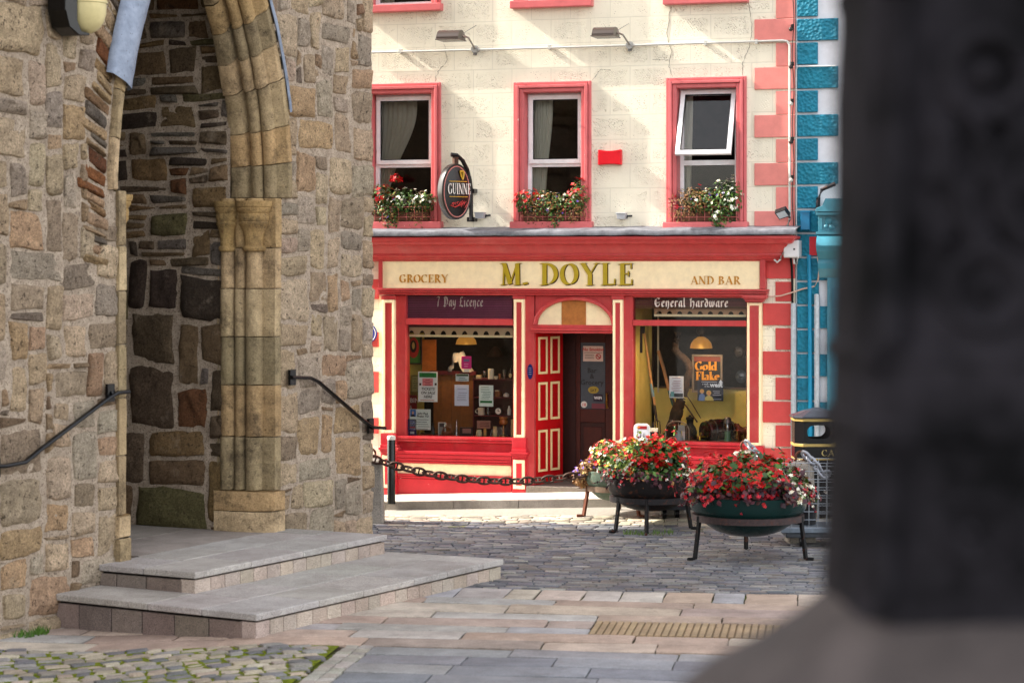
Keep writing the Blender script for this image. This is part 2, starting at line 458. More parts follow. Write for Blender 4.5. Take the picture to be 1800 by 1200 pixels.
        OFF[o.name] = off.copy()
        if bevel:
            b = o.modifiers.new('bevel', 'BEVEL'); b.width = bevel; b.segments = 2; b.limit_method = 'ANGLE'
        return o

def tag(o, label=None, cat=None, group=None, kind=None):
    for k, v in (('label', label), ('category', cat), ('group', group), ('kind', kind)):
        if v: o[k] = v
    return o
def thing(name, label, cat, frame=FR_0, base=(0, 0, 0), group=None):
    o = bpy.data.objects.new(name, None); COL.objects.link(o)
    o.empty_display_size = .1
    o.matrix_world = frame @ Matrix.Translation(base)
    OFF[o.name] = Vector(base)
    return tag(o, label, cat, group)
def words(parent, text, w, z, y, size, col, align='CENTER', bold=0, shear=0, name='lettering', line=1.0):
    """small lettering in the built-in typeface, standing upright at depth y of the parent's frame"""
    cu = bpy.data.curves.new(name, 'FONT'); cu.body = text; cu.size = size; cu.align_x = align; cu.offset = bold * size; cu.shear = shear
    cu.space_line = line; cu.resolution_u = 2
    m = bpy.data.materials.new('ink'); m.use_nodes = True
    m.node_tree.nodes['Principled BSDF'].inputs['Base Color'].default_value = (*col, 1)
    m.node_tree.nodes['Principled BSDF'].inputs['Roughness'].default_value = .6
    cu.materials.append(m)
    tmp = bpy.data.objects.new(name, cu)
    me = bpy.data.meshes.new_from_object(tmp)
    bpy.data.objects.remove(tmp); me.name = name
    me.transform(Matrix.Translation(Vector((w, y, z)) - OFF[parent.name]) @ Matrix.Rotation(math.radians(90), 4, 'X'))
    o = bpy.data.objects.new(name, me); COL.objects.link(o); o.parent = parent
    OFF[o.name] = OFF[parent.name]
    return o
def fbox(mb, xa, xb, ya, yb, p0, p1, col=None):
    """box on the pub front from picture extents, from p0 to p1 metres before the wall plane"""
    if col: mb.col = col
    xm = (xa + xb) / 2
    w0 = fw(xa, ya, p1)[0]; w1 = fw(xb, ya, p1)[0]
    mb.box(w0, w1, -p1, -p0, fw(xm, yb, p1)[1], fw(xm, ya, p1)[1])
    return w0, w1

# ------------------------------------------------------------------ broad-nib lettering
def arc(cx, cy, rx, ry, a0, a1, n=14):
    return [(cx + rx * math.cos(math.radians(a0 + (a1 - a0) * i / n)), cy + ry * math.sin(math.radians(a0 + (a1 - a0) * i / n))) for i in range(n + 1)]
def sf(x, y, w=.17): return ([(x - w, y), (x + w, y)], .9)
S = 1.0
ROMAN = {
 'M': (1.12, [([(.16, 0), (.2, 1)], .35), ([(.2, 1), (.54, .03)], S), ([(.54, .03), (.9, 1)], .35), ([(.92, 1), (.94, 0)], S), sf(.16, 0, .14), sf(.95, 0), sf(.13, 1, .1), sf(.98, 1, .1)]),
 '.': (.3, [([(.1, .1), (.2, .1), (.2, .02), (.1, .02), (.1, .1)], .8)]),
 'D': (.98, [([(.24, 0), (.24, 1)], S), (arc(.36, .5, .5, .48, 88, -88), S), sf(.2, 0), sf(.2, 1), ([(.24, 0.02), (.4, .02)], 1), ([(.24, .98), (.4, .98)], 1)]),
 'O': (1.02, [(arc(.5, .5, .39, .48, 0, 360, 26), S)]),
 'Y': (.98, [([(.12, 1), (.5, .48)], S), ([(.5, .48), (.86, 1)], .4), ([(.5, .5), (.5, 0)], S), sf(.5, 0), sf(.14, 1, .14), sf(.86, 1, .12)]),
 'L': (.82, [([(.24, 0), (.24, 1)], S), sf(.24, 1), ([(.1, .02), (.74, .02)], 1.2), ([(.74, 0), (.76, .28)], .3)]),
 'E': (.84, [([(.24, 0), (.24, 1)], S), ([(.1, .02), (.72, .02)], 1.2), ([(.1, .98), (.7, .98)], 1.2), ([(.24, .52), (.56, .52)], 1), ([(.73, .0), (.75, .26)], .3), ([(.7, 1), (.71, .76)], .3), ([(.56, .4), (.56, .64)], .3)]),
 'G': (1.0, [(arc(.5, .5, .39, .48, 50, 320, 22), S), ([(.8, .42), (.8, .08)], S), sf(.8, .44, .14), ([(.77, .72), (.78, .98)], .3)]),
 'R': (.96, [([(.24, 0), (.24, 1)], S), (arc(.36, .74, .3, .24, 90, -90), S), ([(.24, .98), (.38, .98)], 1), ([(.24, .5), (.38, .5)], 1), ([(.44, .5), (.84, 0)], S), sf(.22, 0, .15), sf(.2, 1, .12), sf(.86, 0, .1)]),
 'C': (.94, [(arc(.5, .5, .39, .48, 48, 312, 22), S), ([(.77, .7), (.78, .98)], .3)]),
 'A': (1.0, [([(.12, 0), (.5, 1)], .35), ([(.48, 1), (.86, 0)], S), ([(.26, .34), (.7, .34)], 1), sf(.12, 0, .13), sf(.88, 0, .14)]),
 'N': (1.02, [([(.18, 0), (.18, 1)], .4), ([(.18, 1), (.82, .02)], S), ([(.84, 0), (.84, 1)], .4), sf(.18, 0, .14), sf(.12, 1, .1), sf(.84, 1, .14)]),
 'B': (.92, [([(.24, 0), (.24, 1)], S), (arc(.36, .76, .26, .22, 90, -90), S), (arc(.38, .27, .32, .25, 90, -90), S), ([(.24, .98), (.38, .98)], 1), ([(.24, .53), (.38, .53)], 1), ([(.24, .02), (.4, .02)], 1), sf(.2, 0, .12), sf(.2, 1, .12)]),
 'U': (.98, [([(.22, 1), (.22, .34)] + arc(.5, .32, .28, .3, 180, 300, 8), S), ([(.64, .06), (.78, .25), (.78, 1)], .4), sf(.22, 1, .15), sf(.78, 1, .13)]),
 'I': (.5, [([(.25, 0), (.25, 1)], S), sf(.25, 0), sf(.25, 1)]),
 'S': (.8, [(arc(.42, .75, .24, .23, 30, 250, 12) + arc(.42, .26, .27, .24, 80, -150, 12), S)]),
 'F': (.8, [([(.24, 0), (.24, 1)], S), ([(.1, .98), (.7, .98)], 1.2), ([(.24, .52), (.56, .52)], 1), ([(.7, 1), (.71, .74)], .3), ([(.56, .4), (.56, .64)], .3), sf(.24, 0)]),
 'o': (.72, [(arc(.34, .32, .25, .3, 0, 360, 20), S)]),
 'l': (.4, [([(.2, 0), (.2, 1)], S), sf(.2, 0, .14), ([(.06, .98), (.2, .98)], 1)]),
 'd': (.78, [(arc(.32, .32, .23, .3, 30, 330, 18), S), ([(.56, 1), (.56, 0)], S), ([(.42, .98), (.56, .98)], 1), sf(.6, 0, .1)]),
 'a': (.7, [(arc(.3, .45, .2, .17, 150, 0, 8) + [(.5, .02)], S), (arc(.3, .18, .2, .17, 70, 300, 10), .9), sf(.56, 0, .1)]),
 'k': (.76, [([(.2, 0), (.2, 1)], S), ([(.22, .24), (.58, .6)], .4), ([(.3, .34), (.62, 0)], S), sf(.2, 0, .13), sf(.66, 0, .1), ([(.06, .98), (.2, .98)], 1)]),
 'e': (.68, [([(.1, .34), (.56, .34)] + arc(.33, .34, .24, .28, 0, 310, 16), S)]),
 ' ': (.45, []),
}
UNCIAL = {
 '7': (.7, [([(.08, .92), (.3, 1), (.6, .95)], 1), ([(.6, .95), (.34, .5), (.28, -.02)], 1)]),
 'D': (1.0, [([(.3, .98), (.3, .1)], 1), ([(.08, .9), (.4, 1), (.7, .88), (.86, .55), (.72, .18), (.4, 0), (.1, .08)], 1), ([(.46, .84), (.46, .2)], .4)]),
 'L': (.8, [([(.5, 1), (.3, .92), (.28, .3), (.1, .05)], 1), ([(.1, .06), (.36, .12), (.7, .0)], 1), ([(.5, .98), (.66, .9)], 1), ([(.14, .5), (.5, .56)], .6)]),
 'G': (1.0, [([(.82, .86), (.5, 1), (.2, .76), (.14, .4), (.36, .06), (.7, .06), (.84, .34)], 1), ([(.44, .44), (.9, .5)], .8), ([(.34, .86), (.34, .2)], .4)]),
 'H': (.9, [([(.44, 1), (.24, .92), (.24, .02)], 1), ([(.24, .5), (.5, .64), (.72, .5), (.68, .1), (.52, -.18)], 1), ([(.04, .8), (.4, .84)], .6)]),
 'a': (.68, [([(.5, .62), (.26, .6), (.12, .3), (.22, .03), (.48, .2)], 1), ([(.5, .64), (.48, .12), (.62, .02)], 1)]),
 'y': (.68, [([(.12, .62), (.14, .26), (.34, .12), (.52, .3)], 1), ([(.54, .64), (.52, .1), (.36, -.24), (.12, -.22)], 1)]),
 'i': (.36, [([(.1, .60), (.19, .62), (.19, .04), (.26, .02)], 1), ([(.14, .82), (.24, .88)], .9)]),
 'c': (.60, [([(.52, .56), (.34, .64), (.14, .36), (.24, .04), (.54, .09)], 1)]),
 'e': (.6, [([(.14, .32), (.5, .44), (.42, .62), (.22, .58), (.12, .32), (.24, .04), (.52, .1)], 1)]),
 'n': (.7, [([(.08, .58), (.18, .62), (.18, .02)], 1), ([(.2, .5), (.4, .64), (.54, .5), (.52, .06), (.4, -.22)], 1)]),
 'r': (.56, [([(.08, .58), (.18, .62), (.18, .02)], 1), ([(.2, .5), (.36, .64), (.5, .56)], 1)]),
 'l': (.36, [([(.1, .98), (.18, 1), (.18, .08), (.3, .02)], 1)]),
 'd': (.68, [([(.12, .9), (.4, .74), (.54, .4), (.44, .06), (.22, .06), (.12, .34), (.26, .58), (.5, .5)], 1)]),
 'w': (.92, [([(.1, .62), (.12, .14), (.28, .03), (.44, .2), (.44, .62)], 1), ([(.44, .2), (.6, .03), (.76, .22), (.74, .62)], 1)]),
 ' ': (.5, []),
}
def pen(mb, text, font, w0, zbase, hgt, nib, ang, y, th=.004, wscale=1.0, space=0.0, fit=None):
    """letters made with a flat nib; they stand at depth y and th proud of it. fit = total width"""
    adv = sum(font[c][0] for c in text) + space * (len(text) - 1)
    if fit: wscale = fit / (adv * hgt)
    na = math.radians(ang); k = 0; x = w0
    for ch in text:
        a, strokes = font[ch]
        for pts, f in strokes:
            nx, nz = math.cos(na) * nib * f * hgt / 2, math.sin(na) * nib * max(f, .75) * hgt / 2
            nx *= min(1.0, wscale * 1.15)
            P = [(x + px * hgt * wscale, zbase + pz * hgt) for px, pz in pts]
            for (ax, az), (bx, bz) in zip(P[:-1], P[1:]):
                quad = [(ax - nx, az - nz), (ax + nx, az + nz), (bx + nx, bz + nz), (bx - nx, bz - nz)]
                cr = (quad[1][0] - quad[0][0]) * (quad[2][1] - quad[0][1]) - (quad[1][1] - quad[0][1]) * (quad[2][0] - quad[0][0])
                if abs(cr) < 1e-9: continue
                k = (k + 1) % 40
                mb.prism(quad, y - th - k * .00006, y)
        x += (a + space) * hgt * wscale
    return mb
# ================================================================== GROUND
def fr_g(gx, gy):
    p = FR_G @ Vector((gx, gy, 0)); return p.x, p.y
mb = MB(); mb.box(-150, 150, -60, 260, -.75, -.7)
tag(mb.build('ground', 'ground'), kind='structure')
# bed under the paving (dirt and moss show in the joints)
def bed(name, mat, x0, x1, y0, y1, step, frame, dz):
    mb = MB(); mb.smooth = True; rows = []
    nx = int((x1 - x0) / step); ny = int((y1 - y0) / step)
    for j in range(ny + 1):
        row = []
        for i in range(nx + 1):
            x, y = x0 + (x1 - x0) * i / nx, y0 + (y1 - y0) * j / ny
            X, Y = frame(x, y); row.append((X, Y, gz(X, Y) + dz + noise.noise((X * 3, Y * 3, 0)) * .004))
        rows.append(row)
    mb.grid(rows)
    return tag(mb.build(name, mat), kind='structure')
bed('square_bed', 'dirt', -9, 16, -19, 13.4, .25, fr_g, -.022)

def stone_top(mb, pts, z, h, crown, r):
    """a paving stone: outline pts (world x, y), chamfered edge, a slightly uneven top"""
    n = len(pts); cx = sum(p[0] for p in pts) / n; cy = sum(p[1] for p in pts) / n
    gc = gz(cx, cy); tx, ty = r.uniform(-.012, .012), r.uniform(-.012, .012)
    dz = r.uniform(-crown, crown) * .6
    rings = []
    for sc, hh in ((1.0, -h), (1.0, -crown * .9), (.93, 0), (.5, crown * .35)):
        ring = []
        for x, y in pts:
            X = cx + (x - cx) * sc; Y = cy + (y - cy) * sc
            ring.append((X, Y, z + gz(X, Y) - gc + hh + dz + tx * (X - cx) + ty * (Y - cy)))
        rings.append(ring)
    mb.smooth = True; mb.grid(rings, True)
    b = len(mb.v) - n; mb._f(range(b, b + n))

def rough_rect(x0, x1, y0, y1, r, j, fr, sub=1):
    P = []
    C = [(x0, y0), (x1, y0), (x1, y1), (x0, y1)]
    for k in range(4):
        a, b = C[k], C[(k + 1) % 4]
        for i in range(sub + 1):
            t = i / (sub + 1); P.append((a[0] + (b[0] - a[0]) * t + r.uniform(-j, j), a[1] + (b[1] - a[1]) * t + r.uniform(-j, j)))
    return [fr(*p) for p in P]

# dark setts of the square, laid in courses across
mb = MB(); r = random.Random(3)
y = 3.62
setts_pal = [rgb(108, 110, 118), rgb(96, 99, 108), rgb(120, 121, 125), rgb(132, 131, 131), rgb(88, 91, 100), rgb(114, 110, 107)]
sunlit_pal = [rgb(172, 164, 150), rgb(150, 144, 134), rgb(188, 178, 160)]  # paler copy of the setts: sunlight painted into the roadside strip
while y < 10.6:
    dy = r.uniform(.08, .115); x = -3.4 + r.uniform(-.2, 0); pal = setts_pal
    far = y > 9.75
    while x < 8.5:
        dx = r.uniform(.16, .30)
        X, Y = fr_g(x + dx / 2, y + dy / 2)
        q = X * M_.x + (Y - FD) * M_.y
        dx_, cdark = dx, r.choice(sunlit_pal if q < 2.55 else setts_pal)
        if r.random() < .03: cdark = rgb(150, 148, 144)
        if q > 1.95:
            mb.col = jit(cdark, .12, r)
            stone_top(mb, rough_rect(x + .006, x + dx - .006, y + .005, y + dy - .005, r, .008, fr_g), gz(X, Y), .05, .008, r)
        x += dx
    y += dy
tag(mb.build('sett_paving', 'sett'), kind='structure')

# big pinkish and pale slabs before the steps, one ribbed yellow slab among them
mb = MB(); r = random.Random(11)
pink = [rgb(172, 152, 140), rgb(182, 162, 148), rgb(188, 172, 158), rgb(166, 150, 142), rgb(190, 178, 166)]
pale = [rgb(172, 168, 166), rgb(182, 176, 168), rgb(162, 162, 166)]
y = .02; row = 0
while y < 3.6:
    dy = r.uniform(.36, .50)
    if y + dy > 3.35: dy = 3.62 - y
    x = -5.2 + r.uniform(-.5, 0)
    while x < 7:
        dx = r.uniform(.8, 1.7)
        if y > 2.9: dx *= .35
        X, Y = fr_g(x + dx / 2, y + dy / 2)
        mb.col = jit(r.choice(pink if r.random() < (.72 if y < 2.4 else .45) else pale), .08, r)
        if not (x < 2.25 and x + dx > .55 and .95 < y + dy / 2 < 1.75):
            stone_top(mb, rough_rect(x + .008, x + dx - .008, y + .008, y + dy - .008, r, .008, fr_g, 2), gz(X, Y), .05, .007, r)
        else:
            for xa, xb in ((x, min(x + dx, .55)), (max(x, 2.25), x + dx)):
                if xb - xa > .06: stone_top(mb, rough_rect(xa + .008, xb - .008, y + .008, y + dy - .008, r, .006, fr_g, 2), gz(X, Y), .05, .007, r)
        x += dx
    if .95 < y + dy / 2 < 1.75: mb_rib = (min(y, locals().get('mb_rib', (y, 0))[0]), y + dy)
    y += dy; row += 1
tag(mb.build('slab_paving', 'slab'), kind='structure')
mb = MB(); mb.col = rgb(186, 158, 108)
y0, y1 = mb_rib
for fr in (fr_g,):
    n = 26
    for i in range(n):
        xa = .56 + (2.24 - .56) * i / n; xb = xa + (2.24 - .56) / n
        P = [fr(xa + .008, y0 + .02), fr(xb - .010, y0 + .02), fr(xb - .010, y1 - .02), fr(xa + .008, y1 - .02)]
        mb.col = jit(rgb(164, 142, 112), .05)
        mb.grid([[(a, b, -.05) for a, b in P], [(a, b, .004) for a, b in P]], True); mb.poly([(a, b, .004) for a, b in P])
    mb.col = rgb(128, 108, 80)
    P = [fr(.555, y0 + .01), fr(2.245, y0 + .01), fr(2.245, y1 - .01), fr(.555, y1 - .01)]
    mb.poly([(a, b, -.008) for a, b in P])
tag(mb.build('ribbed_slab', 'slab'), kind='structure')

# grey flagstones in the near right corner
mb = MB(); r = random.Random(21)
y = -.02
while y > -4.5:
    dy = r.uniform(.34, .46); x = -1.2
    while x < 6.5:
        dx = r.uniform(.7, 1.45); X, Y = fr_g(x + dx / 2, y - dy / 2)
        mb.col = jit(r.choice([rgb(128, 131, 140), rgb(138, 140, 147), rgb(148, 149, 152), rgb(122, 125, 134)]), .06, r)
        stone_top(mb, rough_rect(x + .007, x + dx - .007, y - dy + .007, y - .007, r, .003, fr_g, 1), gz(X, Y), .05, .005, r)
        x += dx
    y -= dy
tag(mb.build('grey_flagstones', 'slab'), kind='structure')

# border of small pale setts, then mossy cobbles in the near left corner
mb = MB(); r = random.Random(5)
y = .05
while y > -4.5:
    dy = r.uniform(.13, .2)
    for xa in (-1.45, -1.325):
        X, Y = fr_g(xa, y); mb.col = jit(rgb(164, 160, 152), .12, r)
        stone_top(mb, rough_rect(xa + .006, xa + .12, y - dy + .006, y - .006, r, .006, fr_g), gz(X, Y), .05, .008, r)
    y -= dy
tag(mb.build('border_setts', 'cobble'), kind='structure')
mb = MB(); r = random.Random(9)
ca, sa = math.cos(math.radians(24)), math.sin(math.radians(24))
def fr_c(a, b): return fr_g(-3.2 + a * ca - b * sa, -.9 + a * sa + b * ca)
b = -6.0
while b < 4.0:
    db = r.uniform(.13, .18); a_ = -6 + r.uniform(-.2, 0)
    while a_ < 4:
        da = r.uniform(.14, .24)
        gx = -3.2 + (a_ + da / 2) * ca - (b + db / 2) * sa; gy = -.9 + (a_ + da / 2) * sa + (b + db / 2) * ca
        if gx < -1.55 and -4.5 < gy < .02 - .11 * max(0, -2.2 - gx) * 0 and gx > -6.5:
            X, Y = fr_c(a_ + da / 2, b + db / 2)
            mb.col = jit(r.choice([rgb(178, 166, 150), rgb(164, 156, 146), rgb(150, 148, 146), rgb(186, 176, 160), rgb(122, 122, 126)]), .1, r)
            stone_top(mb, rough_rect(a_ + .014, a_ + da - .014, b + .016, b + db - .016, r, .022, fr_c, 1), gz(X, Y), .05, .016, r)
        a_ += da
    b += db
tag(mb.build('cobble_paving', 'cobble'), kind='structure')
mb = MB(); rows = []
for j in range(19):
    row = []
    for i in range(21):
        x, y = fr_g(-6.5 + 5.0 * i / 20, -4.5 + 4.5 * j / 18); row.append((x, y, gz(x, y) - .008 + noise.noise((x * 5, y * 5, 2)) * .005))
    rows.append(row)
mb.smooth = True; mb.grid(rows)
tag(mb.build('mossy_bed', 'mossdirt'), kind='structure')

# road and pavement along the pub (they climb to the right)
def strip(mb, q0, q1, z0, z1, n=60, wa=-14, wb=16):
    rows = []
    for q, z in ((q0, z0), (q1, z1)):
        rows.append([(wa + (wb - wa) * i / n, -q, z(wa + (wb - wa) * i / n, q)) for i in range(n + 1)])
    mb.grid(rows)
def road_z(w, q):
    p = FR_F @ Vector((w, -q, 0)); return gz(p.x, p.y)
def pav_z(w, q=0): return .147 + .042 * max(-6, min(8, w)) - .012 * q
mb = MB(); mb.smooth = True
for k in range(6):
    q0 = 1.12 + (2.1 - 1.12) * k / 6; q1 = 1.12 + (2.1 - 1.12) * (k + 1) / 6
    strip(mb, q1, q0, lambda w, q: road_z(w, q) - .004, lambda w, q: road_z(w, q) - .004)
tag(mb.build('road', 'asphalt', None, FR_F), kind='structure')
mb = MB(); r = random.Random(4)
w = -9.0
while w < 11:                                            # kerb stones
    dw = r.uniform(.8, 1.15); mb.col = jit(rgb(142, 136, 128), .08, r)
    za, zb = pav_z(w), pav_z(w + dw)
    b0 = len(mb.v); mb.box(w + .004, w + dw - .004, -1.13, -.985, 0, 1)
    for i in range(b0, len(mb.v)):
        v = mb.v[i]; base = pav_z(v.x) - .012
        v.z = base if v.z > .5 else base - .3
    w += dw
w = -9.0
while w < 11:                                            # pavement flags
    dw = r.uniform(.55, .7)
    for qa, qb in ((.98, .5), (.495, .0)):
        mb.col = jit(rgb(208, 200, 186), .06, r)
        mb.poly([(w + .004, -qa, pav_z(w, qa)), (w + dw - .004, -qa, pav_z(w + dw, qa)), (w + dw - .004, -qb, pav_z(w + dw, qb)), (w + .004, -qb, pav_z(w, qb))])
    w += dw
mb.col = rgb(96, 90, 82); strip(mb, 1.0, -.3, lambda w, q: pav_z(w, q) - .006, lambda w, q: pav_z(w, q) - .006)
tag(mb.build('pavement', 'granite', None, FR_F), kind='structure')

# ================================================================== CHURCH
CU, ZS, AH, CJ = 1.72, 4.0, 1.43, 1.69
church = thing('stone_church', 'old rubble stone church with a deep pointed doorway above the steps', 'church', FR_W)
def outer_half(z, a=1.60, a0=AH):
    if z < ZS: return a0
    q = (3.15 + a) ** 2 - (z - ZS) ** 2
    return math.sqrt(q) - 3.15 if q > 0 else -9
def in_opening(u, z, grow=0.0):
    return abs(u - (CJ if z < ZS else CU)) < outer_half(z) + grow and z > -1

PAL = [(rgb(208, 186, 156), 6), (rgb(194, 172, 144), 6), (rgb(216, 196, 168), 5), (rgb(178, 160, 138), 4), (rgb(168, 158, 148), 4), (rgb(202, 170, 130), 3),
       (rgb(200, 164, 134), 1.5), (rgb(148, 132, 116), 1.5), (rgb(168, 128, 102), .3), (rgb(134, 124, 116), .4), (rgb(196, 184, 168), 5), (rgb(204, 182, 162), 3)]
PAL_THIN = [(rgb(190, 166, 138), 3), (rgb(126, 80, 56), 1.2), (rgb(88, 80, 80), 1.5), (rgb(150, 122, 94), 3), (rgb(104, 78, 58), 2), (rgb(176, 148, 116), 3)]
def pick(pal, r):
    t = r.uniform(0, sum(w for _, w in pal))
    for c, w in pal:
        t -= w
        if t <= 0: return c
    return pal[-1][0]
SG = [-1, -.955, -.88, -.66, -.44, -.22, 0, .22, .44, .66, .88, .955, 1]
def block(mb, corners, bulge, r, to3, col, seed, depth=.05, rough=1.0):
    """one face stone: corners (a, b) in the wall plane anticlockwise from low left; to3(a, b, out)"""
    mb.col = col; mb.smooth = True; rows = []
    (ax, ay), (bx, by), (cx, cy), (dx, dy) = corners
    sz = min(abs(bx - ax), abs(dy - ay))
    tilt = (r.uniform(-.5, .5) * bulge, r.uniform(-.5, .5) * bulge)
    sq = r.uniform(.0, .09); fx, fy = r.uniform(-.35, .35), r.uniform(-.35, .35); fs = r.uniform(-.6, .6) * bulge
    for t in SG:
        row = []
        for s in SG:
            s2 = s * (1 - sq * t * t * abs(t)); t2 = t * (1 - sq * s * s * abs(s))
            p, q = (s2 + 1) / 2, (t2 + 1) / 2
            x = (ax * (1 - p) + bx * p) * (1 - q) + (dx * (1 - p) + cx * p) * q
            y = (ay * (1 - p) + by * p) * (1 - q) + (dy * (1 - p) + cy * p) * q
            e = max(abs(s), abs(t))
            nx = noise.noise((x * 3.1 + seed, y * 3.1, 1.7)); ny = noise.noise((x * 3.1, y * 3.1 + seed, 8.3))
            edge = min(1, e * e)
            n2x = noise.noise((x * 13, y * 13, seed + 4)); n2y = noise.noise((x * 13, y * 13, seed + 9))
            x += (nx * .11 + n2x * .05) * sz * edge; y += (ny * .11 + n2y * .05) * sz * edge
            out = bulge * (1 - e ** 5) + (tilt[0] * s + tilt[1] * t) * (1 - e ** 8)
            if s * .8 + t * .6 * (1 if fx > 0 else -1) > fx: out += fs * (1 - e ** 6)      # a fracture step across the face
            out += (noise.noise((x * 8, y * 8, seed)) * .020 + noise.noise((x * 19, y * 19, seed)) * .013) * rough * (1 - .6 * e ** 8)
            if e >= 1: out = -depth
            elif e > .95: out -= .012
            row.append(to3(x, y, out))
        rows.append(row)
    mb.grid(rows)
def rubble(mb, a0, a1, b0, b1, cell, sizes, free, r, to3, bulge=(.010, .042), gap=.0125, pal=PAL, thin=PAL_THIN, weight=None):
    ca_, cb_ = cell; na = int(round((a1 - a0) / ca_)); nb = int(round((b1 - b0) / cb_))
    occ = [[not free(a0 + (i + .5) * ca_, b0 + (j + .5) * cb_) for i in range(na)] for j in range(nb)]
    nd = {}
    def node(i, j):
        if (i, j) not in nd:
            k = 0 if i in (0, na) else 1
            nd[(i, j)] = (a0 + i * ca_ + r.uniform(-.26, .26) * ca_ * k, b0 + j * cb_ + r.uniform(-.3, .3) * cb_)
        return nd[(i, j)]
    cnt = 0
    for j in range(nb):
        for i in range(na):
            if occ[j][i]: continue
            (w0, w1), (h0, h1) = sizes(a0 + i * ca_, b0 + j * cb_, r)
            w = r.randint(w0, w1); h = r.randint(h0, h1); k = 0
            while k < w and i + k < na and not occ[j][i + k]: k += 1
            w = k
            if i + w < na and not occ[j][i + w] and (i + w + 1 >= na or occ[j][i + w + 1]) and w > 1: w -= 1 if r.random() < .5 else -1
            hh = 1
            while hh < h and j + hh < nb and all(not occ[j + hh][i + m] for m in range(w)): hh += 1
            h = hh
            if w == 1 and h > 2: h = 2
            for m in range(h):
                for n_ in range(w): occ[j + m][i + n_] = True
            P = [node(i, j), node(i + w, j), node(i + w, j + h), node(i, j + h)]
            g = gap * r.uniform(.6, 1.8); cx = sum(p[0] for p in P) / 4; cy = sum(p[1] for p in P) / 4
            Q = [(p[0] + (g if p[0] < cx else -g), p[1] + (g if p[1] < cy else -g)) for p in P]
            col = jit(pick(thin if h == 1 or w == 1 else pal, r), .12, r)
            if pal is PAL: m_ = rgb(192, 171, 146); col = tuple(v_ * .68 + k_ * .32 for v_, k_ in zip(col, m_))     # one quarry: tints stay close
            if weight: col = weight(cx, cy, col, r)
            block(mb, Q, r.uniform(*bulge), r, to3, col, cnt * 1.37); cnt += 1
    return cnt

U0, U1, ZT = -3.4, 5.14, 6.75
r = random.Random(17)
def slate_zone(u, z):
    return u < CU and z > ZS - .35 and abs(u - CU) < outer_half(max(z, ZS + .01)) + .38
mbw = MB()

def sizes_out(u, z, r_):
    k = r_.random()
    if k < .62: return (3, 6), (3, 5)
    if k < .85: return (2, 4), (2, 3)
    return (1, 3), (1, 1)
def w3(a, b, out): return Vector((a, -out, b))
rubble(mbw, U0, U1, -.36, ZT, (.128, .094), sizes_out,
       lambda u, z: not in_opening(u, z, -.02) and not slate_zone(u, z), r, w3)
# thin stones set on edge round the left shoulder of the arch
k = 0
th_next = -9.0
while th_next < 60:
    for lay in range(1):
        tk = r.choice((.34, .44, .6, .8)) * r.uniform(.85, 1.15); th = math.radians(th_next + tk); th_next += 2 * tk + .16
        R0 = 4.79 + r.uniform(-.01, .03); R1 = R0 + r.uniform(.26, .46)
        d = math.radians(tk)
        cu = CU + 3.15
        lean = math.radians(1.3)
        def pt(R, a): return (cu - R * math.cos(a), ZS + R * math.sin(a))
        P = [pt(R0, th - d), pt(R0, th + d), pt(R1, th + d + lean), pt(R1, th - d + lean)]
        if max(p[0] for p in P) > CU - .1 or max(p[1] for p in P) > ZT: continue
        block(mbw, P, r.uniform(.015, .05), r, w3, jit(pick([(rgb(176, 150, 118), 4), (rgb(150, 122, 92), 3), (rgb(142, 92, 60), 1.5), (rgb(112, 72, 52), 1), (rgb(120, 108, 98), 2), (rgb(186, 160, 130), 3)], r), .14, r), k * 1.7); k += 1
mbw.build('stonework', 'rubble', church); mbw = MB()
# quoin side of the far corner: the same stones turned round the corner
rubble(mbw, .03, 1.6, -.36, ZT, (.196, .184), lambda u, z, r_: ((2, 4), (1, 3)), lambda u, z: True, r, lambda a, b, o: Vector((U1 + o - .01, a, b)))
mbw.build('corner_stonework', 'rubble', church)
# mortar face behind the stones
mb = MB(); mb.smooth = True
st = .06
nu = int((U1 - U0) / st); nz = int((ZT + .4) / st); idx = {}
def mort(i, j):
    if (i, j) not in idx:
        u, z = U0 + (U1 - U0) * i / nu, -.4 + (ZT + .4) * j / nz
        idx[(i, j)] = mb.P((u, .006 - noise.noise((u * 4, z * 4, 5)) * .016 - noise.noise((u * 14, z * 14, 5)) * .008, z))
    return idx[(i, j)]
for j in range(nz):
    for i in range(nu):
        u, z = U0 + (U1 - U0) * (i + .5) / nu, -.4 + (ZT + .4) * (j + .5) / nz
        if not in_opening(u, z, -.10): mb._f((mort(i, j), mort(i + 1, j), mort(i + 1, j + 1), mort(i, j + 1)))
mb.build('mortar', 'mortar', church)

# dressed stone mouldings
def apts(c, rad, a0, a1, n=7): return [(c[0] + rad * math.cos(math.radians(a0 + (a1 - a0) * i / n)), c[1] + rad * math.sin(math.radians(a0 + (a1 - a0) * i / n))) for i in range(n + 1)]
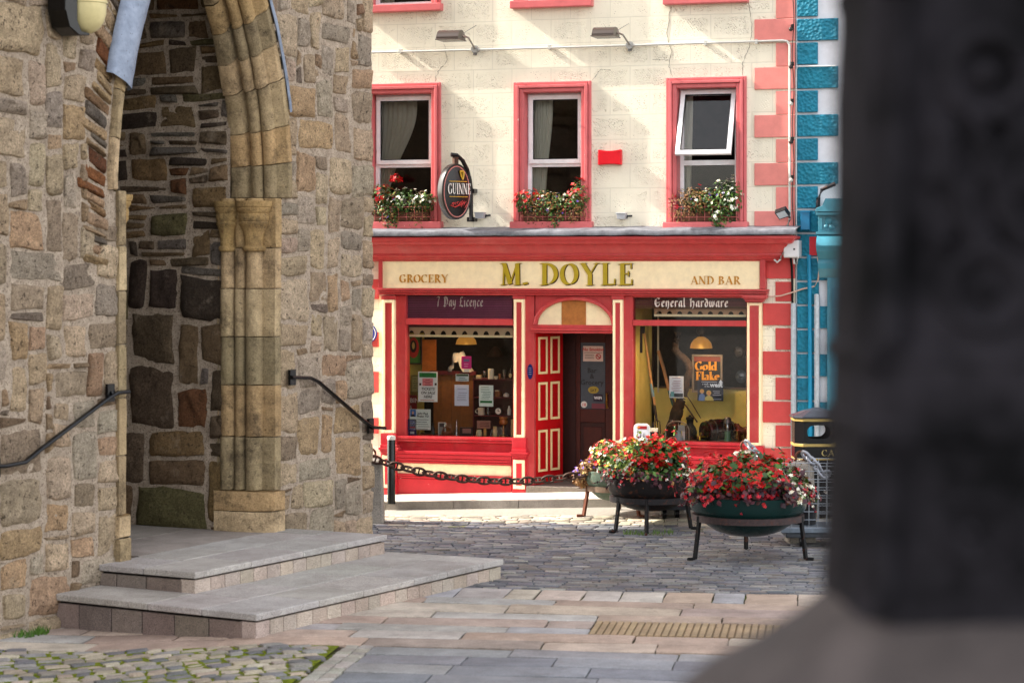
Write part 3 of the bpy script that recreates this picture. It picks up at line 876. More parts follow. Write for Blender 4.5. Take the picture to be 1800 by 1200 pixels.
# (half span, depth) from the wall face inwards; angles: 270 = towards the viewer, 180 = towards the opening
JAMB = [(h + .06, v) for h, v in [(1.38, .03), (1.38, -.035), (1.265, -.035), (1.25, .09)] + apts((1.22, .20), .094, 290, 60, 10) + [(1.285, .30)] + apts((1.18, .36), .058, 285, 70, 7) + [(1.26, .43)] + \
       apts((1.15, .50), .078, 290, 80, 9) + [(1.17, .59), (1.13, .62)]]
ARCH = [(1.61, .03), (1.61, -.045), (1.59, -.075), (1.52, -.07), (1.47, .0), (1.45, .03)] + apts((1.415, .10), .068, 280, 80, 7) + [(1.425, .19)] + apts((1.36, .22), .066, 275, 85, 7) + \
       [(1.365, .31), (1.27, .32), (1.235, .37), (1.235, .48), (1.25, .5)]
def j_path(h, t, sg): return CJ + sg * h, t
def a_path(h, f, sg):
    R = h + 3.15; th = f * math.acos(min(1, 3.15 / R)); return CU + sg * (R * math.cos(th) - 3.15), ZS + R * math.sin(th)
DPAL = [rgb(190, 164, 128), rgb(176, 154, 122), rgb(198, 174, 140), rgb(166, 146, 116), rgb(158, 140, 112), rgb(184, 154, 114)]
def sweep(mb, prof, path, t0, t1, n, sg, r, dt):
    ox, oy = r.uniform(-.007, .007), r.uniform(-.006, .008)
    mb.col = jit(r.choice(DPAL), .06, r); mb.smooth = True; rows = []
    ts = [t0 + dt * .3, t0 + dt] + [t0 + (t1 - t0) * k / n for k in range(1, n)] + [t1 - dt, t1 - dt * .3]
    for k, t_ in enumerate(ts):
        ins = .012 if k in (0, len(ts) - 1) else 0
        row = []
        for h, v in prof:
            u, z = path(h + ox + ins * .4, t_, sg)
            row.append((u + noise.noise((u * 5, v * 5, z * 5)) * .006, v + oy + ins + noise.noise((v * 6, z * 6, u * 6)) * .006, z))
        rows.append(row)
    mb.grid(rows)
r = random.Random(31)
for sg, nm in ((1, 'right'), (-1, 'left')):
    mb = MB(); z = .39
    zs = [.86, 1.42, 1.98, 2.5, 3.02, 3.46, ZS]
    z = .84
    for z1 in zs[1:]:
        sweep(mb, JAMB, j_path, z, z1, 3, sg, r, .012); z = z1
    mb.build('door_jamb', 'dressed', church)
    # plain plinth stones
    mb = MB()
    pl = [(1.47, .03), (1.47, -.07), (1.28, -.06), (1.22, .02), (1.16, .16), (1.13, .34), (1.12, .62)]
    for za, zb in ((.36, .62), (.62, .84)):
        sweep(mb, pl, j_path, za, zb, 3, sg, r, .014)
    mb.col = rgb(168, 138, 96)
    mb.poly([(CJ + sg * h, v, .836) for h, v in pl])
    mb.build('jamb_plinth', 'dressed', church)
    mb = MB(); f = 0
    while f < .99:
        f1 = min(1, f + r.uniform(.095, .135));
        if f1 > .93: f1 = 1
        sweep(mb, ARCH, a_path, f, f1, 5, sg, r, .0028); f = f1
    mb.build('arch_moulding', 'dressed', church)
    # capitals over the two shafts
    for (h, v), k in (((1.26, .19), .98), ((1.19, .49), .72)):
        mb = MB(); mb.col = jit(rgb(176, 146, 100), .06)
        c = (CJ + sg * h, v, 0)
        P = [(.10, 3.42), (.125, 3.43), (.135, 3.455), (.125, 3.475), (.105, 3.485), (.108, 3.56), (.125, 3.64), (.155, 3.70), (.165, 3.71), (.172, 3.73), (.165, 3.745), (.17, 3.75), (.175, 3.81), (.165, 3.83), (.178, 3.85),
             (.195, 3.87), (.195, 3.90), (.205, 3.905), (.212, 3.93), (.212, 3.965), (.0, 3.97)]
        mb.lathe(c, [(.098 * k + (rr - .10) * k if rr > 0 else 0, zz) for rr, zz in P], 24)
        mb.build('capital', 'dressed', church)
# lead flashing over the hood mould on both shoulders
for sg, f0 in ((-1, .262), (1, .235)):
    mb = MB(); mb.smooth = True; rows = []
    prof = [(1.80, -.03), (1.78, -.09), (1.73, -.105), (1.67, -.12), (1.60, -.135), (1.54, -.128), (1.475, -.115), (1.455, -.085), (1.44, -.03)] if sg < 0 else [(1.69, -.02), (1.665, -.06), (1.63, -.105), (1.605, -.118), (1.585, -.1)]
    for i in range(31):
        f = f0 + (.99 - f0) * i / 30; row = []
        for h, v in prof:
            u, z = a_path(h, f, sg); row.append((u + noise.noise((u * 6, z * 6, 3)) * .008, v + noise.noise((z * 7, u * 7, h)) * .008, z))
        rows.append(row)
    mb.grid(rows); mb.build('lead_flashing', 'lead', church, angle=70)

# walls of the porch inside the doorway
UI = 2.88
mb = MB(); r = random.Random(23)
PAL_SHADED = [(rgb(132, 110, 84), 4), (rgb(108, 92, 74), 3), (rgb(144, 118, 84), 3), (rgb(122, 114, 106), 3), (rgb(112, 104, 72), 1.5), (rgb(76, 64, 56), 2), (rgb(122, 84, 58), 1)]  # wall tints darkened: the porch's shade is put into the stone colours
def sizes_in(v, z, r_):
    if z > 3.0: return ((2, 5), (1, 1)) if r_.random() < .6 else ((2, 4), (2, 3))
    return ((3, 8), (3, 7)) if r_.random() < .75 else ((1, 3), (1, 3))
rubble(mb, .47, 4.6, .36, 6.9, (.135, .10), sizes_in, lambda v, z: True, r, lambda a, b, o: Vector((UI - o + .01, a, b)), (.015, .05), .014, PAL_SHADED, PAL_SHADED)
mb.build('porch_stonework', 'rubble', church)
mb = MB(); mb.poly([(UI + .012, .46, .3), (UI + .012, 4.6, .3), (UI + .012, 4.6, 7), (UI + .012, .46, 7)])
mb.build('porch_mortar', 'mortar', church)
mb = MB()
mb.box(CU - 1.6, CU - 1.2, .52, 4.6, .2, 7.1)                       # left porch wall
mb.box(CU - 1.6, UI + .5, 4.61, 5.0, .2, 7.1)                        # back of the porch
mb.box(CU - 1.6, UI + .5, .05, 4.6, 7.11, 7.6)                       # vault
mb.build('porch_wall', 'shell', church)
mb = MB()
mb.box(-26, CU - 1.62, .05, 8.2, -.7, 15.0)                          # body of the church; unseen length and height shaped to shade the square
mb.box(UI + .52, U1 - .04, .05, 8.2, -.7, 15.0)
mb.box(CU - 1.6, UI + .5, .05, 8.2, 7.62, 15.0)
mb.box(CU - 1.6, UI + .5, 5.02, 8.2, -.7, 7.6)
mb.box(-26, U0 + .01, -.02, .04, -.7, 15.0)
mb.box(U0 + .01, U1 - .04, -.02, .04, ZT, 15.0)
mb.build('church_wall', 'shell', church)
# floor of the porch
mb = MB(); mb.col = rgb(128, 112, 98)
for k in range(5):
    mb.col = jit(rgb(156, 148, 140), .08); mb.box(CU - 1.06, UI, .02 + k * .9, .9 + k * .9, .3, .4)
mb.build('porch_floor', 'granite', church)

# ================================================================== STEPS
steps = thing('stone_steps', 'two broad grey granite steps in front of the church doorway', 'steps', FR_W)
def step(ua, ub, out, ztop, zlow, name, seed, setb, splay, skew):
    def splayed(m_):
        for v_ in m_.v: f_ = (v_.x - ua) / (ub - ua); v_.y *= 1 + splay * f_; v_.x += skew * (1 + v_.y / out) * max(0, 1 - f_)
    r = random.Random(seed)
    mb = MB()
    cop = .062
    # coping slabs: long front row, then the rows behind
    u = ua
    depths = [(-out, -out + .62), (-out + .625, -out + 1.25), (-out + 1.255, -.0)]
    for da, db in depths:
        u = ua
        while u < ub - .01:
            du = r.uniform(.62, 1.0); u1 = u + du
            if u1 > ub - .3: u1 = ub
            mb.col = jit(rgb(170, 166, 162), .07, r)
            if db - da > .02: mb.box(u + .003, u1 - .003, da + .002, min(db, .02) - .002, ztop - cop + r.uniform(-.002, .002), ztop + r.uniform(-.003, .003))
            u = u1
    splayed(mb); o = mb.build(name, 'granite', steps, bevel=.010)
    mb = MB(); ra = ua + .03
    u = ua + setb; bl = ub - .02
    while u < bl - .01:                                   # blocks along the front
        du = r.uniform(.20, .27); u1 = min(bl, u + du)
        if bl - u1 < .1: u1 = bl
        mb.col = jit(rgb(178, 164, 152), .12, r)
        mb.box(u + .004, u1 - .004, -out + setb, -out + .2, zlow, ztop - cop - .016); u = u1
    v = -out + setb + .15
    first = True
    while v < -.02:                                       # blocks along the short end
        dv = r.uniform(.34, .48); v1 = min(0, v + dv)
        if -v1 < .16: v1 = 0
        mb.col = jit(rgb(122, 110, 102), .14, r)
        mb.box(ua + setb, ua + .2, v + .006, v1 - .006, zlow, ztop - cop - .022); v = v1
    mb.col = rgb(26, 22, 20)
    mb.box(ua + setb + .035, ub - .03, -out + setb + .035, 0, zlow, ztop - cop - .001)   # dark bed joint and core
    splayed(mb); mb.build('riser_blocks', 'granite', o, bevel=.006)
step(-.90, 3.47, 2.38, .20, -.32, 'lower_step', 2, .022, .085, .20)
step(-.10, 3.34, 1.17, .40, .19, 'upper_step', 6, .022, .07, .06)

# ================================================================== HANDRAILS, LANTERN
def w_at(x, y, out):
    """church-wall coordinates of a picture point on the plane `out` metres before the wall"""
    n_ = Vector((math.sin(WANG), -math.cos(WANG))); t = (x - CX) / F
    Y = (out + WA.x * n_.x + WA.y * n_.y) / (t * n_.x + n_.y)
    d = Vector((t * Y - WA.x, Y - WA.y)); return d.x * math.cos(WANG) + d.y * math.sin(WANG), H - (y - HY) * Y / F
def handrail(label, pts, brackets):
    P = [w_at(x, y, .09) for x, y in pts]
    b = (P[0][0], 0, P[0][1])
    o = thing('handrail', label, 'handrail', FR_W, b, 'handrails beside the church doorway')
    mb = MB(); mb.col = rgb(11, 11, 14)
    dense = []
    for i in range(len(P) - 1):
        for k in range(4): dense.append((P[i][0] + (P[i + 1][0] - P[i][0]) * k / 4, -.09, P[i][1] + (P[i + 1][1] - P[i][1]) * k / 4))
    dense.append((P[-1][0], -.09, P[-1][1]))
    mb.tube(dense, .029, 8, True, .7); mb.build('rail', 'enamel', o)
    for x, y in brackets:
        u, z = w_at(x, y, .05)
        mb = MB(); mb.col = rgb(10, 10, 12); mb.box(u - .055, u + .055, -.075, -.045, z - .085, z + .085)
        mb.tube([(u, -.05, z - .01), (u, -.09, z + .004)], .016, 6); mb.build('bracket', 'enamel', o)
handrail('black iron handrail left of the doorway, running down to the left', [(226, 688), (206, 690), (190, 700), (72, 789), (44, 812), (8, 819), (-30, 820)], [(192, 690), (-10, 822)])
handrail('black iron handrail right of the doorway, running down to the right', [(512, 663), (546, 664), (560, 671), (640, 740), (656, 751), (676, 752)], [(512, 663), (650, 748)])

u, z = w_at(128, 20, .14)
lan = thing('wall_lantern', 'cream bulkhead lamp with a black back plate high on the church wall', 'wall lamp', FR_W, (u, 0, z))
mb = MB(); mb.col = rgb(14, 13, 13)
prof = [(u - .28 + .02, z + .5), (u - .26, z - .02), (u - .20, z - .17), (u - .06, z - .235), (u + .1, z - .225), (u + .1, z - .2), (u - .02, z - .19), (u - .08, z - .1), (u - .08, z + .5)]
mb.prism(prof, -.26, -.05); mb.build('back_plate', 'enamel', lan, bevel=.008)
mb = MB(); mb.col = rgb(206, 192, 142)
mb.lathe((u + .14, -.17, z), [(.0, -.205), (.07, -.195), (.13, -.16), (.175, -.10), (.20, -.02), (.205, .08), (.215, .085), (.215, .105), (.205, .11), (.205, .18), (.215, .185), (.215, .205), (.205, .21), (.2, .5)], 28)
mb.build('globe', 'enamel', lan, angle=60)
# ================================================================== PUB
RED = rgb(184, 58, 60); RED2 = rgb(186, 36, 48); DRED = rgb(150, 34, 38); CREAM = rgb(252, 235, 192); PINK = rgb(206, 104, 106); QPINK = rgb(224, 136, 128); QRED = rgb(200, 76, 74)
WHITE = rgb(240, 240, 242); GOLD = rgb(178, 156, 40); OCHG = rgb(192, 136, 44)
pub = thing('pub_building', 'cream stuccoed pub with a red shopfront and pink window surrounds', 'pub', FR_F)

def wall_holes(mb, x0, x1, z0, z1, holes, q):
    xs = sorted({x0, x1, *[h[0] for h in holes], *[h[1] for h in holes]}); zs = sorted({z0, z1, *[h[2] for h in holes], *[h[3] for h in holes]})
    for a, b in zip(xs[:-1], xs[1:]):
        for c, d in zip(zs[:-1], zs[1:]):
            mx_, mz = (a + b) / 2, (c + d) / 2
            if any(h[0] < mx_ < h[1] and h[2] < mz < h[3] for h in holes): continue
            mb.poly([(a, q, c), (b, q, c), (b, q, d), (a, q, d)])
WXL, WXR = -3.3, fw(1398, 300)[0]
SW = .142                                                     # width of the window surround
WIN = []
for (xa, xb, yt, yb), nm in (((636, 776, 147, 402), 'left'), ((904, 1040, 144, 402), 'mid'), ((1172, 1313, 136, 403), 'right')):
    xm = (xa + xb) / 2
    WIN.append((fw(xa, 300)[0], fw(xb, 300)[0], fw(xm, yb)[1], fw(xm, yt)[1]))
UP = 3.04                                                     # rise from one storey's windows to the next
holes = []
for a, b, z0, z1 in WIN:
    for k in (0, 1): holes.append((a + SW, b - SW, z0 + .1 + UP * k, z1 - SW + UP * k))
SHOP_T = fw(1000, 512)[1]
SX0, SX1 = fw(694, 640)[0], fw(1313, 640)[0]
holes.append((SX0, SX1, -.6, SHOP_T))
mb = MB(); wall_holes(mb, WXL, WXR, -.6, 10.4, holes, 0.0)
wl = mb.build('front_wall', 'stucco', pub)
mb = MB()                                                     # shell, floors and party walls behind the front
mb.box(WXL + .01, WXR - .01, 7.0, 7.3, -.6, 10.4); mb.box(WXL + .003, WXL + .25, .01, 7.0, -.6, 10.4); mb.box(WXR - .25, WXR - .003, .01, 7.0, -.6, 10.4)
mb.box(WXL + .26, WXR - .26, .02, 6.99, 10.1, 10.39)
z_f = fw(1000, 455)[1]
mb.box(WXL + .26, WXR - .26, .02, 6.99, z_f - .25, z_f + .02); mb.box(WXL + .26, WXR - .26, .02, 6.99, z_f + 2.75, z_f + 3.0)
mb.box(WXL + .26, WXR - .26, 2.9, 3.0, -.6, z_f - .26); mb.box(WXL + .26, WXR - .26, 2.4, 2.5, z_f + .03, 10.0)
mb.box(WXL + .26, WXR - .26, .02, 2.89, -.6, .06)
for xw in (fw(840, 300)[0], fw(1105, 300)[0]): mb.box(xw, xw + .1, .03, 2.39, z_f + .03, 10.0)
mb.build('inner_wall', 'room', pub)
mb = MB(); mb.col = rgb(70, 72, 80)
mb.prism([(WXL - .2, 10.42), (WXR + .2, 10.42), (WXR + .2, 10.5), (WXL - .2, 10.5)], -.35, 7.4)
mb.poly([(WXL - .2, -.35, 10.52), (WXR + .2, -.35, 10.52), (WXR + .2, 3.6, 13.4), (WXL - .2, 3.6, 13.4)])
mb.poly([(WXL - .2, 7.4, 10.52), (WXR + .2, 7.4, 10.52), (WXR + .2, 3.6, 13.4), (WXL - .2, 3.6, 13.4)])
mb.build('roof', 'matte', pub)

# cracks and soot-dark edges run as thin fillets over the stucco
def crack(pts, seed):
    r = random.Random(seed); mb = MB(); mb.col = rgb(96, 84, 68); P = []
    for (xa, ya), (xb, yb) in zip(pts[:-1], pts[1:]):
        for k in range(8):
            t = k / 8; w, z = fw(xa + (xb - xa) * t + r.uniform(-1.1, 1.1), ya + (yb - ya) * t)
            P.append((w, -.001, z))
    mb.tube(P, [r.uniform(.0010, .0034) for _ in P], 4, False); mb.build('crack', 'matte', wl)
crack([(781, 78), (786, 108), (770, 126), (764, 146)], 1)
crack([(1179, 12), (1172, 60), (1180, 92), (1176, 118), (1184, 138)], 2)
crack([(1316, 5), (1322, 48), (1318, 80), (1306, 110), (1304, 136)], 3)
crack([(1148, 105), (1178, 106)], 4)
crack([(1040, 142), (1056, 122), (1076, 124)], 5)

# ---- upper windows
def pub_window(i, k, tilt=False):
    a, b, z0, z1 = WIN[i]; z0 += UP * k; z1 += UP * k
    oa, ob, ot, ob_ = a + SW, b - SW, z1 - SW, z0 + .1
    mb = MB(); mb.col = PINK
    # stepped surround: flat outer band, roll and inner fillet; left, right, head
    for d0, d1, p in ((0, .038, .05), (.041, .085, .078), (.088, SW - .002, .045)):
        mb.col = jit(PINK, .03)
        for sx, ex in ((a, 1), (b, -1)):
            xs = sorted((sx + ex * d0, sx + ex * d1)); mb.box(xs[0], xs[1], -p, .02 if d0 else -.002, z0 + .1, z1 - d0)
        mb.box(a + d1 + .001, b - d1 - .001, -p, .02 if d0 else -.002, z1 - d1, z1 - d0 - .0005)
    mb.col = jit(PINK, .03)                                    # reveals
    mb.box(oa - .02, oa + .003, -.03, .27, ob_, ot); mb.box(ob - .003, ob + .02, -.03, .27, ob_, ot); mb.box(oa - .02, ob + .02, -.028, .27, ot - .003, ot + .02)
    s = mb.build('window_surround', 'flake', pub, bevel=.008)
    mb = MB(); mb.col = jit(PINK, .03); mb.box(a - .03, b + .03, -.13, .26, z0 - .005, z0 + .098); mb.build('window_sill', 'flake', s, bevel=.01)
    # white frame
    q0, q1 = .17, .235; fwid = .058
    mid = fw(960, 270 if i < 2 else 268, 0)[1] + UP * k if False else ob_ + (ot - ob_) * .445
    fr = MB(); fr.col = WHITE
    fr.box(oa + .004, oa + fwid, q0, q1, ob_, ot - .004); fr.box(ob - fwid, ob - .004, q0, q1, ob_, ot - .004)
    fr.box(oa + fwid, ob - fwid, q0, q1, ot - fwid, ot - .004); fr.box(oa + fwid, ob - fwid, q0, q1, ob_ + .001, ob_ + fwid); fr.box(oa + fwid, ob - fwid, q0 - .006, q1, mid - .035, mid + .035)
    f = fr.build('window_frame', 'enamel', pub, bevel=.004)
    g = MB(); g.poly([(oa + fwid, .21, ob_ + fwid), (ob - fwid, .21, ob_ + fwid), (ob - fwid, .21, mid - .035), (oa + fwid, .21, mid - .035)]); g.build('window_pane', 'glass', f)
    # upper sash
    sx0, sx1, sz0, sz1 = oa + .03, ob - .03, mid + .01, ot - .03
    sh = MB(); sh.col = WHITE; t_ = .062
    q0, q1 = .13, .18
    for bx in ((sx0, sx0 + t_, sz0, sz1), (sx1 - t_, sx1, sz0, sz1), (sx0 + t_, sx1 - t_, sz0, sz0 + t_), (sx0 + t_, sx1 - t_, sz1 - t_, sz1)): sh.box(bx[0], bx[1], q0, q1, bx[2], bx[3])
    gl = MB(); gl.poly([(sx0 + t_, .155, sz0 + t_), (sx1 - t_, .155, sz0 + t_), (sx1 - t_, .155, sz1 - t_), (sx0 + t_, .155, sz1 - t_)])
    gk = MB(); gk.col = rgb(30, 30, 34)                       # dark glazing seal
    for bx in ((sx0 + t_, sx0 + t_ + .01, sz0 + t_, sz1 - t_), (sx1 - t_ - .01, sx1 - t_, sz0 + t_, sz1 - t_), (sx0 + t_, sx1 - t_, sz0 + t_, sz0 + t_ + .01), (sx0 + t_, sx1 - t_, sz1 - t_ - .01, sz1 - t_)): gk.box(bx[0] + .0005, bx[1] - .0005, .127, .15, bx[2] + .0005, bx[3] - .0005)
    if tilt:
        R = Matrix.Translation((0, .15, sz1)) @ Matrix.Rotation(math.radians(-24), 4, 'X') @ Matrix.Translation((0, -.15, -sz1))
        for m_ in (sh, gl, gk): m_.moved(0, R)
    so = sh.build('window_sash', 'enamel', pub, bevel=.004)
    gl.build('sash_pane', 'glass', so); gk.build('glazing_seal', 'matte', so)
    # curtain(s): pleated net drawn to one side
    def curtain(x0, xt, xb, seed):
        r = random.Random(seed); cb = MB(); cb.smooth = True; rows = []
        for j in range(21):
            t = j / 20; z = ot - .02 - (ot - ob_ - .05) * t
            wd = (xt + (xb - xt) * sst(.1, .8, t))
            rows.append([(x0 + wd * m_ / 40, .36 + .03 * math.sin(m_ * 1.25 + seed) + .012 * math.sin(m_ * 3.1 + t * 3), z) for m_ in range(41)])
        cb.grid(rows); cb.build('curtain', 'net', pub, angle=180)
    if k == 0:
        if i == 0: curtain(oa - .02, .58, .16, 3)
        elif i == 1: curtain(oa - .02, .34, .24, 5)
        else: curtain(oa - .02, .16, .13, 8)
    else: curtain(oa - .02, .3, .24, 6 + i)
for i in range(3): pub_window(i, 0, i == 2)
for i in range(3): pub_window(i, 1)

# ---- quoins at the right corner (upper: pale pink; lower: red and cream), the left corner lower down
qb = None; LONG = (1326, 1391); SHORT = (1364, 1391)
def quoin(mb, xa, xb, ya, yb, col, p=.025):
    mb = MB(); mb.col = jit(col, .035); fbox(mb, xa, xb, ya + .6, yb - .6, -.004, p); mb.build('quoin', 'quoin', pub, bevel=.006)
for k in range(-8, 9):
    y0 = 33 + 42.2 * k
    ext = LONG if k % 2 == 0 else SHORT
    quoin(qb, ext[0], 1397.5, y0, y0 + (40 if k % 2 == 0 else 42), QPINK, .028 if k % 2 == 0 else .022)
quoin(qb, 1347, 1397, 414, 490, QRED)
y0 = 532; n = 0
rows_ = [(491.5, 531, 1), (532.5, 572, 0), (573, 616, 1), (617, 659, 0), (660, 704, 1), (705, 743, 0), (744, 786, 1), (787, 830, 0), (831, 873, 1)]
for ya, yb, part in rows_:
    if part: quoin(qb, 1363, 1391, ya + 3, yb - 1, QRED, .022)
    else: quoin(qb, 1341, 1391, ya, yb, QRED, .028)
for ya, yb, part in [(490, 526, 0), (583, 610, 0), (652, 690, 0), (733, 762, 0), (800, 838, 0)]: quoin(qb, 628, 665, ya, yb, QRED, .022)

# ---- shopfront
shop_base = lambda xm: pav_z(fw(xm, 860)[0]) - .02
zb = lambda x, y, p=0: fw(x, y, p)[1]
mb = MB(); mb.smooth = False                                  # cornice: a moulded profile swept along, mitred at the right end
PROF = [(.02, zb(1000, 408)), (.46, zb(1000, 417)), (.46, zb(1000, 421)), (.43, zb(1000, 423)), (.415, zb(1000, 427)), (.40, zb(1000, 429)), (.34, zb(1000, 430.5)), (.335, zb(1000, 432)), (.26, zb(1000, 444)), (.24, zb(1000, 446)),
        (.245, zb(1000, 449)), (.20, zb(1000, 452)), (.19, zb(1000, 455)), (.15, zb(1000, 457)), (.145, zb(1000, 459)), (.0, zb(1000, 459))]
wr = fw(1342, 446, .24)[0]; wlft = fw(640, 446, .2)[0]
mb.col = RED
rows = []
for wx, sgn in ((wlft - .4, 0), (wr, 1)):
    rows.append([(wx + (sgn * p), -p, z) for p, z in PROF])
mb.smooth = True
mb.grid(rows); b0 = len(mb.v)
mb.grid([[(wr + p, -p, z) for p, z in PROF], [(wr + p, .0, z) for p, z in PROF]])
mb.build('cornice', 'paint', pub, angle=25)
ld = MB(); ld.smooth = True; rows = []
r = random.Random(2)
for k in range(61):
    wx = wlft - .4 + (wr + .47 - wlft + .4) * k / 60; n_ = noise.noise((wx * 3, 0, 1)) * .010 + noise.noise((wx * 14, 0, 1)) * .006
    zt = zb(1000, 410) + .015
    rows.append([(wx, .0, zt + .075 + n_), (wx, -.16, zt + .055 + n_), (wx, -.40, zt + .03 + n_), (wx, -.475, zt + .012 + n_), (wx, -.487, zt - .02 + n_ * .5), (wx, -.483, zt - .050 + n_ * .8), (wx, -.465, zt - .052 + n_ * .8)])
ld.grid(rows); ld.build('lead_capping', 'lead_dark', pub, angle=50)
# fascia board with raised frame and lettering
fp = .13
mb = MB(); mb.col = CREAM
fx0, fx1 = fbox(mb, 672, 1335, 456, 507, 0, fp)
fas = mb.build('fascia_board', 'enamel', pub)
mb = MB(); mb.col = RED
fbox(mb, 1335.5, 1345, 455, 508, 0, fp + .03, RED); fbox(mb, 665, 671.5, 455, 508, 0, fp + .03, RED)
for ya, yb, p in ((507.5, 511, fp + .075), (511.5, 515, fp + .05), (515.5, 519, fp + .015)): fbox(mb, 662, 1348, ya, yb, 0, p, RED)
mb.build('fascia_frame', 'paint', pub, bevel=.005)
def fascia_text(text, xa, xb, ybase, ytop, nib, col, th, sp=0.06, mat='brass'):
    m_ = MB(); m_.col = col
    wa, z0 = fw(xa, ybase, fp); wb, _ = fw(xb, ybase, fp); z1 = fw(xa, ytop, fp)[1]
    pen(m_, text, ROMAN, wa, z0, z1 - z0, nib, 14, -fp - .001, th, space=sp, fit=wb - wa)
    m_.build('lettering', mat, fas)
fascia_text('M. DOYLE', 880, 1114, 500, 463, .21, GOLD, .016, .10, 'enamel')
fascia_text('GROCERY', 702, 788, 496.5, 482.5, .20, OCHG, .006, .03, 'enamel')
fascia_text('AND BAR', 1214, 1302, 499.5, 485.5, .21, OCHG, .006, .03, 'enamel')
# the letters' dark shaded edge, painted behind the big name
m_ = MB(); m_.col = rgb(70, 48, 20)
wa, z0 = fw(881.5, 501.5, fp); wb, _ = fw(1115.5, 501.5, fp); z1 = fw(880, 464, fp)[1]
pen(m_, 'M. DOYLE', ROMAN, wa, z0, z1 - z0, .215, 14, -fp - .0005, .001, space=.10, fit=wb - wa); m_.build('lettering_edge', 'enamel', fas)

def framed(mb, xa, xb, ya, yb, p, bw=4.2, inner=RED, edge=CREAM, band=5.0):
    """pilaster face: red inner strip, cream raised border"""
    fbox(mb, xa + bw, xb - bw, ya + band, yb - band, 0, p - .018, inner)
    fbox(mb, xa, xa + bw, ya, yb, 0, p, edge); fbox(mb, xb - bw, xb, ya, yb, 0, p, edge)
    fbox(mb, xa + bw + .05, xb - bw - .05, ya, ya + band, 0, p, edge); fbox(mb, xa + bw + .05, xb - bw - .05, yb - band, yb, 0, p, edge)
def pilaster(xa, xb, ytop, ymid, ybase, plinth=True, capital=False, lower=True):
    mb = MB()
    fbox(mb, xa - 2, xb + 2, 519.5, ytop - .5, 0, .12, RED)
    framed(mb, xa, xb, ytop, ymid, .13)
    fbox(mb, xa - 3, xb + 3, ymid + .5, ymid + 20, 0, .145, RED2)
    for k, (e, h) in enumerate(((4, 5), (7, 3.5), (5, 3), (3.2, 3))):
        y = ymid + 20.5 + (0, 5.3, 9, 12.2)[k]; fbox(mb, xa - e, xb + e, y, y + h, 0, .17 + .004 * e, RED2)
    yl = ymid + 36
    fbox(mb, xa - 3, xb + 3, yl, ybase + 12, 0, .15, RED2)
    if lower:
        y0 = yl + 3; fbox(mb, xa - 1, xb + 1, y0, ybase - 9, .1, .162, CREAM); fbox(mb, xa + 4, xb - 4, y0 + 6, ybase - 15, .1, .166, RED2)
    if capital:
        for k, (e, y0, y1) in enumerate(((9, 519.5, 524), (6, 524.5, 527), (3.5, 527.5, 530))): fbox(mb, xa - e, xb + e, y0, y1, .05, .165 + .006 * e, RED)
    mb.build('pilaster', 'paint', pub, bevel=.004)
pilaster(672, 693, 527, 761, 866)
pilaster(903, 921, 526, 769, 868)
pilaster(1077, 1094, 527, 779, 872, lower=True)
pilaster(1313, 1338, 532, 783, 880, capital=True)

# window bays
def bay(xa, xb, ga, gb, ytop, ysill, ytran, name):
    """red joinery round one shop window: jambs, head, transom, sill"""
    mb = MB()
    fbox(mb, xa, ga, 519.5, ysill + 2, -.12, .06, RED); fbox(mb, gb, xb, 519.5, ysill + 2, -.12, .06, RED)
    fbox(mb, ga + .05, gb - .05, 519, ytop, -.12, .055, RED)
    fbox(mb, ga + .05, gb - .05, ytran[0], ytran[1], -.06, .075, RED)
    fbox(mb, xa, xb, ysill, ysill + 4.5, -.14, .13, RED2); fbox(mb, xa, xb, ysill + 5, ysill + 9.5, -.13, .11, RED2)
    fbox(mb, xa, xb, ysill + 10, ysill + 26, -.13, .035, RED2)
    o = mb.build(name, 'paint', pub, bevel=.006)
    g = MB(); w0 = fw(ga, 640, -.02)[0]; w1 = fw(gb, 640, -.02)[0]; za, zc = zb((ga + gb) / 2, ysill), zb((ga + gb) / 2, ytop)
    g.poly([(w0, .02, za), (w1, .02, za), (w1, .02, zc), (w0, .02, zc)]); g.build('pane', 'glass', o)
    return o
bayL = bay(694, 902, 713, 902, 518, 768, (560, 571), 'shop_window')
bayR = bay(1095, 1312, 1112, 1312, 523, 777, (563, 573), 'shop_window')
# stall risers
for (xa, xb, dy) in ((696, 899, 0), (1098, 1310, 8)):
    mb = MB()
    for y0, y1, p in ((794, 799, .16), (799.5, 806, .15), (806.5, 811, .135), (811.5, 815, .12)): fbox(mb, xa, xb, y0 + dy, y1 + dy, -.1, p, RED2)
    fbox(mb, xa, xb, 815.5 + dy, 834 + dy, -.1, .075, CREAM)
    for y0, y1, p in ((834.5, 838, .115), (838.5, 842, .10)): fbox(mb, xa, xb, y0 + dy, y1 + dy, -.1, p, RED2)
    fbox(mb, xa, xb, 842.5 + dy, 880 + dy, -.1, .085, RED2)
    mb.build('stall_riser', 'flake', pub, bevel=.005)

